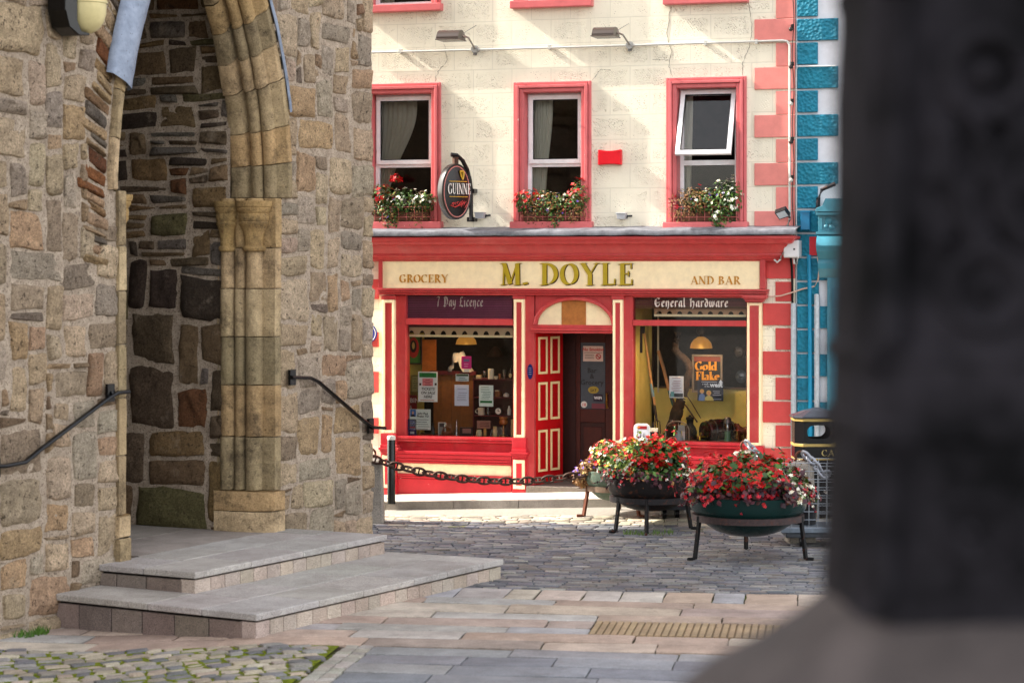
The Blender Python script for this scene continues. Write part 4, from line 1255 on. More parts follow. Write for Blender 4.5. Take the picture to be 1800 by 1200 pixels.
# transom signs: painted slatted boards behind the glass
sgn = MB(); w0 = fw(716, 540, -.05)[0]; w1 = fw(901, 540, -.05)[0]
zt, zl = zb(800, 520, -.05), zb(800, 560, -.05); n = 13
for k in range(n):
    sgn.col = jit(rgb(146, 74, 106), .08); z = zl + (zt - zl) * k / n; sgn.box(w0, w1, .028, .036, z + .002, z + (zt - zl) / n - .003)
sgn.col = rgb(60, 24, 40); sgn.box(w0, w1, .037, .043, zl, zt)
tb = sgn.build('transom_board', 'matte', bayL)
tx = MB(); tx.col = rgb(236, 220, 214)
a_, z_ = fw(768, 540, -.045); b_, _ = fw(850, 540, -.045)
pen(tx, '7 Day Licence', UNCIAL, a_, zb(800, 538.5, -.045), .135, .20, 38, .0265, .001, fit=b_ - a_, space=.06); tx.build('lettering', 'paper', tb)
sgn = MB(); w0 = fw(1113, 540, -.10)[0]; w1 = fw(1312, 540, -.10)[0]
zt, zl = zb(1210, 523, -.1), zb(1210, 543, -.1); n = 8
for k in range(n):
    sgn.col = jit(rgb(126, 70, 70) if k > 1 else rgb(110, 74, 50), .12); z = zl + (zt - zl) * k / n; sgn.box(w0, w1, .10, .107, z + .002, z + (zt - zl) / n - .004)
tb = sgn.build('transom_board', 'matte', bayR)
tx = MB(); tx.col = rgb(236, 224, 214)
a_, z_ = fw(1150, 540, -.02); b_, _ = fw(1280, 540, -.02)
pen(tx, 'General Hardware', UNCIAL, a_, zb(1210, 539.5, -.02), .126, .20, 38, .018, .001, fit=b_ - a_, space=.06); tx.build('lettering', 'paper', tb)
# scalloped valances
def valance(xa, xb, y0, y1, p, n, col, parent):
    mb = MB(); mb.col = col; wa = fw(xa, y0, p)[0]; wb = fw(xb, y0, p)[0]; zt, zl = zb((xa + xb) / 2, y0, p), zb((xa + xb) / 2, y1, p); st = (wb - wa) / n; hh = (zt - zl) * .42
    for k in range(n):
        x0 = wa + k * st
        P = [(x0, zt), (x0 + st, zt), (x0 + st, zl + .02)] + [(x0 + st * (.5 + .26 * math.cos(a)), zl + .02 + hh * math.sin(a)) for a in [math.pi * i / 8 for i in range(9)]] + [(x0, zl + .02)]
        mb.prism(P, -p, -p + .012)
    mb.col = jit(CREAM, .03); mb.box(wa, wb, -p - .006, -p + .014, zl - .012, zl + .019)
    return mb.build('valance', 'matte', parent)
v_ = valance(714, 902, 574, 591, -.10, 10, rgb(206, 180, 146), bayL)
mb = MB(); fbox(mb, 714, 902, 571.5, 575.5, -.12, -.09, rgb(110, 58, 72)); mb.build('blind', 'matte', bayL)
valance(1150, 1312, 542, 555, -.16, 9, rgb(190, 150, 116), bayR)

# ---- doorway
mb = MB()
fbox(mb, 922, 939, 519.5, 880, -.10, .07, RED)
# spandrel with a semicircular-arched fanlight
cx, cy = 1009, 571; rx, ry = 69, 47
wc, zc = fw(cx, cy, .06); rw = fw(cx + rx, cy, .06)[0] - wc; rz = zb(cx, cy - ry, .06) - zc
wl_, wr_ = fw(939, 540, .06)[0], fw(1076.5, 540, .06)[0]; ztop = zb(1009, 519.5, .06)
mb.col = RED
N_ = 24
for k in range(N_):
    a0, a1 = math.pi * k / N_, math.pi * (k + 1) / N_
    xa, za = wc + rw * math.cos(a0), zc + rz * math.sin(a0); xb_, z2 = wc + rw * math.cos(a1), zc + rz * math.sin(a1)
    xa = max(wl_, min(wr_, xa)); xb_ = max(wl_, min(wr_, xb_))
    mb.prism([(xb_, z2), (xa, za), (xa, ztop), (xb_, ztop)], -.055, .04)
rows = []
for k in range(N_ + 1):
    a = math.pi * k / N_
    rows.append([(wc + (rw + d) * math.cos(a), -p, zc + (rz + d) * math.sin(a)) for d, p in ((.03, .05), (.025, .085), (.0, .095), (-.022, .08), (-.03, .03))])
mb.smooth = True; mb.grid([[r_[k] for r_ in rows] for k in range(5)]); mb.smooth = False
for y0, y1, p in ((571, 577, .075), (577.5, 581, .11), (581.5, 585.5, .08)): fbox(mb, 933, 1076.5, y0, y1, -.12, p, RED)
dfr = mb.build('door_surround', 'paint', pub, bevel=.004)
mb = MB(); mb.col = CREAM
mb.prism([(wc + rw * math.cos(math.pi * k / 24), zc + rz * math.sin(math.pi * k / 24)) for k in range(25)], .0, .03); mb.build('fanlight_panel', 'enamel', dfr)
mb = MB(); mb.col = rgb(176, 112, 52); fbox(mb, 987, 1030, 527.5, 571, -.02, .006); mb.build('plywood_patch', 'wood', dfr)
# lobby behind the doorway
mb = MB(); mb.col = rgb(60, 22, 16)
L0 = fw(939, 700, -.1)[0]; L1 = fw(1084, 700, -.1)[0]; zl0 = .0
mb.box(L0 - .05, L0 + .0, .10, 1.5, -.2, zb(1000, 583)); mb.box(L1 + .16, L1 + .2, .32, 1.5, -.2, zb(1000, 583)); mb.box(L0 + .01, L1 + .15, .12, 1.5, zb(1000, 584), zb(1000, 572))
mb.build('lobby_wall', 'wood', pub)
mb = MB(); mb.col = rgb(120, 112, 104); mb.box(fw(930, 860)[0], fw(1080, 860)[0], -.16, 1.5, -.3, pav_z(fw(1000, 860)[0]) + .07); mb.build('doorstep', 'granite', pub, bevel=.01)
# red door leaf standing open on its left hinges
hz0 = pav_z(fw(960, 860)[0]) + .08; hz1 = zb(960, 586)
lw = .68
def leaf_to(u, q, z): return None
mb = MB(); mb.col = rgb(172, 20, 24); mb.box(0, lw, 0, .045, hz0, hz1)
for cxx in ((.09, .30), (.38, .59)):
    hh = hz1 - hz0
    for f0, f1 in ((.085, .36), (.425, .675), (.73, .975)):
        z0_, z1_ = hz0 + hh * f0, hz0 + hh * f1; x0, x1 = cxx
        mb.col = rgb(226, 200, 150); t_ = .032
        mb.box(x0, x0 + t_, -.012, -.0005, z0_, z1_); mb.box(x1 - t_, x1, -.012, -.0005, z0_, z1_); mb.box(x0 + t_, x1 - t_, -.012, -.0005, z0_, z0_ + t_); mb.box(x0 + t_, x1 - t_, -.012, -.0005, z1_ - t_, z1_)
        mb.col = rgb(160, 18, 22); mb.box(x0 + t_, x1 - t_, -.004, -.0008, z0_ + t_, z1_ - t_)
hw = fw(938, 700, .02)[0] + .01
mb.moved(0, Matrix.Translation((hw, -.02, 0)) @ Matrix.Rotation(math.radians(70), 4, 'Z'))
mb.build('red_door_leaf', 'enamel', pub, bevel=.003)
# dark inner door
dq = 1.02
def dbox(mb, xa, xb, ya, yb, q0, q1, col): fbox(mb, xa, xb, ya, yb, -q1, -q0, col)
mb = MB(); WD = rgb(58, 20, 14); WD2 = rgb(78, 26, 16)
dbox(mb, 978, 1012, 580, 880, dq, dq + .08, WD); dbox(mb, 1012.5, 1020, 580, 880, dq - .02, dq + .05, WD2); dbox(mb, 1064, 1084, 580, 880, dq - .02, dq + .05, WD2)
dbox(mb, 1020.3, 1063.7, 580, 602, dq - .02, dq + .05, WD2); dbox(mb, 1020.3, 1063.7, 719, 742, dq - .02, dq + .05, WD2); dbox(mb, 1020.3, 1063.7, 815, 880, dq - .02, dq + .05, WD2)
dbox(mb, 1020.3, 1063.7, 742.3, 814.7, dq + .0, dq + .05, WD); dbox(mb, 1026, 1058, 750, 808, dq - .012, dq + .01, WD2)
idoor = mb.build('inner_door', 'wood', pub, bevel=.004)
mb = MB(); dbox(mb, 1020.3, 1063.7, 602.3, 718.7, dq + .01, dq + .016, rgb(84, 88, 96)); mb.build('frosted_pane', 'enamel', idoor)
def dword(text, x, y, px, col, q=dq - .004, **k): w_, z_ = fw(x, y, -q); return words(idoor, text, w_, z_, q, px / 124.0 * 1.1, col, **k)
for tt, y in (('Bar', 655), ('&', 665), ('Grocery', 676)): dword(tt, 1040.5, y, 11, rgb(26, 26, 32), dq + .006, bold=.02)
mb = MB()
dbox(mb, 1025, 1060, 608, 635, dq - .005, dq - .001, rgb(230, 200, 186)); dbox(mb, 1027, 1058, 619.3, 620.1, dq - .007, dq - .0055, rgb(120, 60, 50))
for y in (623, 626, 629): dbox(mb, 1028, 1044, y, y + .9, dq - .007, dq - .0055, rgb(120, 90, 80))
w_, z_ = fw(1052, 626.5, -dq); mb.col = rgb(196, 28, 30); mb.torus((w_, dq - .008, z_), .034, .006, (1, 0, 0), (0, 0, 1)); mb.prism([(w_ - .028, z_ + .02), (w_ - .02, z_ + .028), (w_ + .028, z_ - .02), (w_ + .02, z_ - .028)], dq - .012, dq - .007)
mb.col = rgb(30, 26, 26); mb.box(w_ - .018, w_ + .02, dq - .0068, dq - .0058, z_ - .004, z_ + .004)
mb.build('no_smoking_notice', 'paper', idoor); dword('No Smoking', 1042.5, 616.5, 6.9, rgb(200, 26, 30), dq - .0058, bold=.03)
mb = MB(); w_, z_ = fw(1043, 685, -dq); mb.col = rgb(176, 150, 60); mb.prism([(w_ + .085 * math.cos(a) * (1 if abs(math.cos(a)) < .8 else .92), z_ + .05 * math.sin(a)) for a in [2 * math.pi * k / 20 for k in range(20)]], dq + .0, dq + .009); mb.build('oval_sticker', 'paper', idoor)
dword('SAT', 1043, 688, 6, rgb(60, 40, 20), dq - .001, bold=.02)
mb = MB(); dbox(mb, 1043, 1059, 693, 705, dq + .0, dq + .009, rgb(44, 22, 44)); mb.build('wireless_sticker', 'paper', idoor); dword('WiFi', 1051, 701.5, 6.5, rgb(235, 235, 240), dq - .001, bold=.03)
mb = MB(); w_, z_ = fw(1026.5, 710.5, -dq); mb.col = rgb(228, 222, 214); mb.lathe((w_, dq + .0, z_), [(0, 0), (.046, 0), (.046, .008)], 18, 'y'); mb.build('round_sticker', 'paper', idoor); dword('10', 1026.5, 713.5, 7, rgb(190, 50, 40), dq - .002, bold=.03)
mb = MB(); dbox(mb, 1040, 1063, 709, 718, dq + .0, dq + .009, rgb(120, 60, 70)); mb.build('strip_sticker', 'paper', idoor)
mb = MB(); mb.col = rgb(190, 150, 70)
w_, z_ = fw(1067, 690, -dq + .06); w2, z2 = fw(1067, 718, -dq + .06)
mb.tube([(w_, dq - .025, z_ - .01), (w_, dq - .08, z_ - .01), (w_ + .002, dq - .09, (z_ + z2) / 2), (w_, dq - .08, z2 + .01), (w_, dq - .025, z2 + .01)], .013, 8)
mb.build('door_handle', 'brass', idoor)
mb = MB(); w_, z_ = fw(932, 653, .075); mb.col = rgb(28, 36, 92); mb.prism([(w_ + .042 * math.cos(2 * math.pi * k / 20), z_ + .105 * math.sin(2 * math.pi * k / 20)) for k in range(20)], -.082, -.06)
mb.col = rgb(120, 120, 150)
for dz in (-.04, -.01, .02, .045): mb.box(w_ - .02, w_ + .02, -.0835, -.0822, z_ + dz, z_ + dz + .009)
pl_ = tag(mb.build('oval_plaque', 'enamel', None, FR_F, (w_, -.07, z_)), 'small dark blue oval plaque on the red door surround', 'plaque')
mb = MB(); w_, z_ = fw(646, 586, .05); mb.col = rgb(30, 56, 150); mb.lathe((w_, -.05, z_), [(0, 0), (.135, 0), (.135, .03)], 24, 'y'); mb.col = rgb(220, 220, 225); mb.torus((w_, -.053, z_), .118, .006, (1, 0, 0), (0, 0, 1), 28)
tag(mb.build('round_plaque', 'enamel', None, FR_F, (w_, -.05, z_)), 'round blue plaque on the red and cream quoins beside the church corner', 'plaque')
# ================================================================== NEIGHBOURING BLUE AND WHITE HOUSE
TEAL = rgb(30, 120, 146); TEALD = rgb(16, 92, 124)
blue = thing('blue_building', 'white house with rough blue quoins and a teal shopfront beside the pub', 'house', FR_F, (WXR, 0, 0))
BX0, BX1 = WXR + .004, WXR + 7.0
mb = MB(); mb.col = rgb(222, 222, 228); mb.box(BX0, BX1, .015, 7.2, -.6, 10.2); mb.build('wall', 'quoin', blue)
mb = MB(); mb.col = rgb(72, 74, 82)
for s_ in (-.3, 7.5): mb.poly([(BX0 - .02, s_, 10.2), (BX1 + .2, s_, 10.2), (BX1 + .2, 3.6, 13.0), (BX0 - .02, 3.6, 13.0)])
mb.build('roof', 'matte', blue)
for k in range(-6, 9):
    y0 = 32 + 42.1 * k; mb = MB(); mb.col = jit(TEAL, .06)
    fbox(mb, 1401, 1473 if k % 2 == 0 else 1437, y0 + 1, y0 + 39, -.02, .03 + .002 * (k % 2)); mb.build('quoin', 'vermic', blue, bevel=.008)
for k in range(9, 22):
    y0 = 32 + 42.1 * k; mb = MB(); mb.col = jit(TEAL, .06); fbox(mb, 1401, 1473 if k % 2 == 0 and k > 9 else 1439, y0 + 1, y0 + 39.5, -.02, .03); mb.build('quoin', 'vermic', blue, bevel=.008)
mb = MB(); mb.col = rgb(196, 48, 56); fbox(mb, 1423, 1436, 416, 449, .03, .038); mb.build('red_paint_patch', 'quoin', blue)
# carved console bracket and the pilaster under it
mb = MB(); mb.col = rgb(64, 128, 146)
def bx(xa, xb, ya, yb, p0, p1): fbox(mb, xa, xb, ya, yb, p0, p1)
w0, z1 = fw(1437, 350, .3)
def cp(x, y): return fw(x, y, .3)
mb.prism([cp(1452, 349), cp(1500, 349), cp(1500, 372), cp(1434, 372), cp(1436, 366), cp(1446, 362)], -.36, -.02)
bx(1434, 1500, 372.5, 378, 0, .34); bx(1438, 1500, 378.5, 407, 0, .25); bx(1434, 1500, 407.5, 412, 0, .30)
for xx in (1443, 1452): bx(xx, xx + 2, 382, 404, .25, .265)
mb.smooth = True
for (x, y, rr) in ((1456, 388, .05), (1468, 392, .05), (1462, 399, .04), (1452, 398, .03)):
    w_, z_ = fw(x, y, .26); mb.ball((w_, -.25, z_), rr, .025, rr)
rows = []
for wxx in (fw(1438, 430, .2)[0], fw(1500, 430, .2)[0]):
    rows.append([(wxx, -p, fw(1465, y, .2)[1]) for y, p in ((412, .26), (420, .34), (432, .38), (442, .34), (450, .24), (456, .2), (462, .22), (472, .21), (482, .14), (488, .1))])
mb.grid(rows); mb.smooth = False
mb.build('console_bracket', 'enamel', blue, bevel=.006)
mb = MB(); mb.col = rgb(72, 138, 160); fbox(mb, 1454, 1500, 488.5, 905, 0, .10); mb.col = rgb(60, 124, 150); fbox(mb, 1463, 1500, 505, 890, .10, .135); fbox(mb, 1470, 1500, 512, 884, .135, .16)
mb.build('shop_pilaster', 'enamel', blue, bevel=.004)
mb = MB(); mb.col = rgb(40, 40, 46); wA, zA = fw(1440, 366, .08)
mb.tube([fp_ for fp_ in [(fw(1437, 376, .04)[0], -.04, fw(1437, 376)[1]), (fw(1438, 350, .1)[0], -.08, fw(1438, 350)[1]), (fw(1444, 334, .16)[0], -.14, fw(1444, 334)[1]), (fw(1458, 328, .2)[0], -.18, fw(1458, 328)[1]), (fw(1468, 324, .2)[0], -.18, fw(1468, 324)[1])]], .028, 8)
mb.build('iron_bracket', 'rust', blue)
# pipes, trunking and cable covers on the wall between the two houses
def pipe(name, pts, rad, col, label, cat, p=.06, mat='enamel', n=8, extra=None):
    P = [(fw(x, y, p)[0], -p, fw(x, y, p)[1]) for x, y in pts]
    o = MB(); o.col = col; o.tube(P, rad, n)
    if extra: extra(o, P)
    return tag(o.build(name, mat, None, FR_F, P[0]), label, cat)
def clips(xs, y0, y1, rad):
    def f(o, P):
        for x in xs: w_, z_ = fw(x, y0 + (y1 - y0) * (x - 660) / 723.0, .03); o.box(w_ - .018, w_ + .018, -.065, .0, z_ - .03, z_ + .03)
    return f
pipe('conduit', [(640, 93), (900, 86), (1200, 77), (1376, 71.5), (1384, 73), (1388, 80), (1388, 200), (1388, 385), (1384, 398), (1376, 404)], .017, rgb(196, 196, 190), 'thin grey conduit across the cream wall turning down beside the pink quoins', 'conduit', .05, 'enamel', 6, clips([704, 966, 1240, 1330], 92, 72, .017))
pipe('blue_cable_pipe', [(1422, 448), (1423, 500), (1424, 640), (1425, 900)], .028, rgb(28, 130, 170), 'narrow bright blue pipe down the blue quoins', 'pipe', .07)
pipe('white_cable', [(1400, 440), (1399.5, 300), (1399.5, 122), (1404, 117), (1470, 116)], .009, rgb(206, 206, 206), 'thin white cable along the joint between pub and blue house', 'cable', .05, 'enamel', 5)
def trunking(xa, xb, ya, yb, label):
    mb = MB(); w0, _ = fbox(mb, xa, xb, ya, yb, .03, .10, rgb(176, 184, 192)); fbox(mb, xa + 2.5, xb - 2.5, ya - .6, yb, .10, .108, rgb(190, 198, 206))
    tag(mb.build('cable_cover', 'metal', None, FR_F, (w0, -.03, fw(xa, yb, .1)[1]), bevel=.006), label, 'cable cover', 'galvanised cable covers on the wall')
trunking(1390, 1399, 533, 905, 'galvanised cable cover against the lower red quoins of the pub')
trunking(1425.5 + 6, 1440, 517, 905, 'taller galvanised cable cover on the blue quoins')
mb = MB(); w0, _ = fbox(mb, 1407, 1423, 372, 404, .03, .16, rgb(24, 106, 146)); fbox(mb, 1406, 1424, 371, 373, .03, .17)
tag(mb.build('meter_box', 'enamel', None, FR_F, (w0, -.03, fw(1415, 404, .1)[1]), bevel=.008), 'small blue box on the blue quoins beside the console bracket', 'box')
jb = thing('junction_box', 'white electrical junction box at the right end of the red cornice', 'junction box', FR_F, (fw(1390, 440, .2)[0], -.1, fw(1390, 455, .2)[1]))
mb = MB(); fbox(mb, 1377, 1404, 422, 453, .05, .30, rgb(206, 206, 208)); mb.build('case', 'enamel', jb, bevel=.015)
mb = MB(); fbox(mb, 1379, 1402, 424, 451, .30, .312, rgb(212, 212, 214)); w_, z_ = fw(1396, 438, .31); mb.col = rgb(30, 30, 30); mb.box(w_ - .012, w_ + .012, -.316, -.311, z_ - .012, z_ + .012); mb.build('cover', 'enamel', jb, bevel=.008)
mb = MB(); fbox(mb, 1369, 1377, 435, 448, .1, .2, rgb(190, 190, 192)); mb.build('side_gland', 'enamel', jb, bevel=.01)
mb = MB(); mb.col = rgb(200, 200, 200)
for pts in ([(1395, 453), (1396, 463), (1401, 464), (1402, 453)], [(1373, 448), (1372, 456), (1366, 461), (1361, 456)]): mb.tube([(fw(x, y, .2)[0], -.2, fw(x, y, .2)[1]) for x, y in pts], .014, 6)
mb.build('cable_loop', 'enamel', jb)
r = random.Random(8)
pipe('black_cable', [(1390, 453), (1392, 470), (1393, 520), (1393, 540)], .016, rgb(20, 18, 18), 'black cable dropping from the white junction box', 'cable', .05, 'matte', 5)
pipe('slack_cable', [(1345, 512), (1352, 521), (1372, 520), (1392, 514), (1410, 508), (1432, 503), (1438, 492), (1440, 470), (1437, 452)], .010, rgb(206, 176, 160), 'pale slack cable looping from the fascia to the blue house', 'cable', .06, 'matte', 5)
pipe('ledge_cable', [(830, 404), (900, 403), (1010, 404.5), (1150, 403), (1290, 404), (1368, 403), (1380, 410), (1392, 418)], .010, rgb(150, 144, 138), 'loose grey cable lying along the lead ledge', 'cable', .16, 'matte', 5)

# string of outdoor bulbs down the edge of the quoins
sb = thing('bulb_string', 'black string of small lamp bulbs down the edge of the pink quoins', 'light string', FR_F, (fw(1393, 420, .06)[0], -.06, fw(1393, 420, .06)[1]))
mb = MB(); mb.col = rgb(24, 22, 22); mb.tube([(fw(1394 + 1.5 * math.sin(y * .05), y, .07)[0], -.07, fw(1394, y, .07)[1]) for y in range(-40, 421, 12)], .006, 4); mb.build('wire', 'matte', sb)
for y, wht in ((47, 0), (113, 0), (178, 1), (245, 0), (312, 1), (-15, 0)):
    w_, z_ = fw(1393, y, .09); mb = MB(); mb.col = rgb(26, 24, 24); mb.lathe((w_, -.09, z_), [(0, .03), (.022, .03), (.022, -.005), (.02, -.02)], 8); mb.col = rgb(196, 186, 176) if wht else rgb(54, 46, 44); mb.ball((w_ - .02, -.10, z_ - .035), .03, n=8, m=6); mb.build('bulb', 'enamel', sb)

# ================================================================== FITTINGS ON THE PUB FRONT
def arm_light(label, hx0, hx1, hy0, hy1, bx_, by_, sx, sy):
    p = .62; w0, z0 = fw(bx_, by_, .04)
    o = thing('arm_light', label, 'floodlight', FR_F, (w0, 0, z0), 'lights on arms over the shop sign')
    ca, cz = fw((hx0 + hx1) / 2, (hy0 + hy1) / 2, p); hw = (fw(hx1, 0, p)[0] - fw(hx0, 0, p)[0]) / 2 * .98; hh = (hy1 - hy0) / 2 / 128.0
    mb = MB(); mb.col = rgb(66, 58, 54); mb.smooth = True
    prof = [(.17, -hh), (.17, -hh * .6), (.12, hh * .5), (.05, hh), (-.05, hh), (-.12, hh * .5), (-.17, -hh * .6), (-.17, -hh)]
    mb.grid([[(ca - hw, -p + q, cz + h_) for q, h_ in prof], [(ca + hw, -p + q, cz + h_) for q, h_ in prof]])
    mb.smooth = False; mb.poly([(ca - hw, -p + q, cz + h_) for q, h_ in prof]); mb.poly([(ca + hw, -p + q, cz + h_) for q, h_ in prof])
    mb.col = rgb(84, 74, 68); mb.box(ca - hw - .012, ca + hw + .012, -p - .185, -p + .185, cz - hh - .014, cz - hh)
    mb.build('lamp_head', 'enamel', o, bevel=.004)
    mb = MB(); mb.col = rgb(150, 146, 140); mb.tube([(ca + hw * .9, -p + .04, cz), (ca + hw + .05, -p + .15, cz - .03), (w0, -.03, z0)], .013, 6)
    sw, sz = fw(sx, sy, .0); mb.tube([(ca + hw, -p + .05, cz + .02), (sw, .0, sz)], .005, 4); mb.build('arm', 'metal', o)
    mb = MB(); mb.col = rgb(170, 170, 168); mb.lathe((w0, -.045, z0), [(0, -.03), (.05, -.03), (.055, .0), (.05, .045)], 14, 'y'); mb.col = rgb(120, 120, 120); mb.box(w0 - .02, w0 + .02, -.06, -.01, z0 - .08, z0 - .04); mb.build('mount', 'metal', o)
arm_light('brown arm floodlight above the left upstairs windows', 773, 812, 54, 70, 835, 87, 837, 45)
arm_light('brown arm floodlight to the left of the open upstairs window', 1045, 1084, 49, 64, 1107, 80, 1105, 42)
al = thing('alarm_box', 'bright red burglar alarm box on the cream wall', 'alarm', FR_F, (fw(1071, 276)[0], 0, fw(1071, 290)[1]))
w0, z1 = fw(1051, 263, .08); w1, z0 = fw(1092, 290, .08); n = 12
top = [(w0 + (w1 - w0) * k / n, z1 - .02 * math.sin(math.pi * k / n)) for k in range(n + 1)]; bot = [(w0 + (w1 - w0) * k / n, z0 + .012 * math.sin(math.pi * k / n)) for k in range(n + 1)]
mb = MB(); mb.col = rgb(206, 18, 34); mb.prism(bot + top[::-1], -.085, -.0); mb.build('cover', 'enamel', al, bevel=.012)
def small_lamp(x, y, label):
    w_, z_ = fw(x, y, .1); o = thing('wall_fitting', label, 'outdoor light', FR_F, (w_, 0, z_), 'small grey lights over the lead ledge')
    mb = MB(); mb.col = rgb(168, 170, 174); mb.prism([(w_ - .065, z_ + .035), (w_ + .065, z_ + .035), (w_ + .05, z_ - .04), (w_ - .05, z_ - .04)], -.16, -.03); mb.col = rgb(196, 198, 200); mb.box(w_ - .075, w_ + .07, -.17, -.03, z_ + .035, z_ + .047); mb.build('case', 'enamel', o, bevel=.006)
    mb = MB(); mb.col = rgb(40, 40, 42); mb.tube([(w_ + .05, -.05, z_), (w_ + .13, -.03, z_ + .005)], .014, 6); mb.box(w_ + .02, w_ + .06, -.05, -.001, z_ - .03, z_ + .02); mb.build('bracket', 'enamel', o)
small_lamp(844, 379, 'small grey light to the right of the hanging oval sign')
small_lamp(1093, 380, 'small grey light between the centre and right window boxes')
fl = thing('floodlight', 'small black floodlight tilted on the lowest pink quoin', 'floodlight', FR_F, (fw(1375, 374)[0], 0, fw(1375, 380)[1]))
w_, z_ = fw(1376, 374, .18); mb = MB(); mb.col = rgb(24, 24, 26); b0 = 0; mb.box(-.08, .08, -.04, .03, -.065, .065); mb.col = rgb(190, 194, 196); mb.box(-.066, .066, -.044, -.0405, -.05, .05)
mb.moved(0, Matrix.Translation((w_, -.2, z_)) @ Matrix.Rotation(math.radians(-30), 4, 'Y') @ Matrix.Rotation(math.radians(38), 4, 'X') @ Matrix.Rotation(math.radians(-20), 4, 'Z')); mb.build('head', 'enamel', fl, bevel=.006)
mb = MB(); mb.col = rgb(30, 30, 32); mb.tube([(w_ + .05, -.2, z_ - .02), (w_ + .07, -.06, z_ - .06), (w_ + .07, -.0, z_ - .06)], .016, 6); mb.build('bracket', 'enamel', fl)

# hanging oval sign on its scrolled bracket
hs = thing('hanging_sign', 'oval black stout sign hanging from a scrolled iron bracket', 'pub sign', FR_F, (fw(828, 386)[0], 0, fw(828, 386)[1]))
mb = MB(); mb.col = rgb(26, 24, 26)
pb = .14
P = [(fw(828, y, pb)[0], -pb, fw(828, y, pb)[1]) for y in (388, 360, 336)] + [(fw(x, y, pb + dp)[0], -pb - dp, fw(x, y, pb + dp)[1]) for x, y, dp in ((826, 316, .02), (821, 298, .07), (813, 282, .13), (803, 273, .19), (793, 272, .24))]
mb.tube(P, .030, 8); mb.build('bracket', 'enamel', hs)
for y in (336, 386):
    mb = MB(); mb.col = rgb(18, 18, 20); w_, z_ = fw(829, y, .05); mb.box(w_ - .04, w_ + .07, -.15, .0, z_ - .03, z_ + .03); mb.build('wall_clamp', 'enamel', hs, bevel=.006)
wc_, zc_ = fw(799, 337, .36)
TH = math.radians(55); Ms = Matrix.Translation((wc_, -.36, zc_)) @ Matrix.Rotation(TH, 4, 'Z')       # sign plane turned towards the square
SA, SB = .243, .372
def ell(a, b, n=40): return [(a * math.cos(2 * math.pi * k / n), b * math.sin(2 * math.pi * k / n)) for k in range(n)]
mb = MB(); mb.smooth = True; mb.col = rgb(40, 36, 34)
rows = []
for a_, y_ in ((0, -.075), (.05, -.05), (.05, .05), (0, .075)): pass
for da, y_ in ((-.02, -.052), (0, -.06), (.012, -.05), (.016, 0), (.012, .05), (0, .06), (-.02, .052)):
    rows.append([(x, y_, z) for x, z in ell(SA + da, SB + da)])
mb.grid(rows, True); mb.moved(0, Ms); rim = mb.build('rim', 'enamel', hs)
mb = MB(); mb.col = rgb(196, 120, 112); mb.grid([[(x, -.055, z) for x, z in ell(SA - .018, SB - .018)], [(x, -.055, z) for x, z in ell(SA - .030, SB - .030)]], True); mb.moved(0, Ms); mb.build('pink_line', 'enamel', hs)
mb = MB(); mb.col = rgb(24, 20, 20); mb.smooth = True
rows = [[(x * s_, -.05 - .018 * (1 - s_ * s_), z * s_) for x, z in ell(SA - .016, SB - .016)] for s_ in (1, .8, .6, .4, .2, .02)]
mb.grid(rows, True); mb.grid([[(x, -y, z) for x, y, z in rw] for rw in rows], True); mb.moved(0, Ms); face = mb.build('sign_face', 'enamel', hs)
mb = MB(); mb.col = rgb(226, 222, 214)
pen(mb, 'GUINNE', ROMAN, -.17, -.035, .145, .17, 14, -.075, .004, fit=.395); mb.moved(0, Ms); mb.build('lettering', 'enamel', face)
mb = MB(); mb.col = rgb(206, 160, 40)
mb.box(-.15, .16, -.078, -.071, .135, .143); mb.moved(0, Ms); mb.build('gold_line', 'enamel', face)
mb = MB(); mb.col = rgb(206, 160, 40); mb.box(-.14, .17, -.078, -.071, -.075, -.067); mb.moved(0, Ms); mb.build('gold_line', 'enamel', face)
mb = MB(); mb.col = rgb(200, 160, 50)
mb.tube([(.035, -.074, .28), (.08, -.074, .285), (.105, -.074, .27)], .012, 6); mb.tube([(.04, -.074, .28), (.055, -.074, .22), (.085, -.074, .165)], .010, 6); mb.tube([(.105, -.074, .27), (.1, -.074, .21), (.085, -.074, .165)], .012, 6)
for k in range(4): mb.tube([(.05 + .012 * k, -.074, .275), (.06 + .008 * k, -.074, .20)], .0025, 4)
mb.moved(0, Ms); mb.build('harp_emblem', 'enamel', face)
mb = MB(); mb.col = rgb(196, 60, 56); r = random.Random(3)
for k in range(9):
    x0 = -.12 + .03 * k; mb.tube([(x0, -.068 - .004, -.21 + r.uniform(-.03, .02)), (x0 + .03, -.073, -.17 + r.uniform(-.02, .03)), (x0 + .06, -.072, -.14 + r.uniform(-.03, .03))], [.003, .008, .002], 5)
mb.tube([(-.13, -.068, -.19), (-.05, -.073, -.215), (.08, -.072, -.17), (.16, -.068, -.13)], [.002, .007, .007, .002], 5)
mb.moved(0, Ms); mb.build('red_script', 'enamel', face)
mb = MB(); mb.col = rgb(70, 50, 40); mb.box(-.02, .05, -.03, .03, SB, SB + .11); mb.moved(0, Ms); mb.build('hanger', 'rust', hs, bevel=.01)

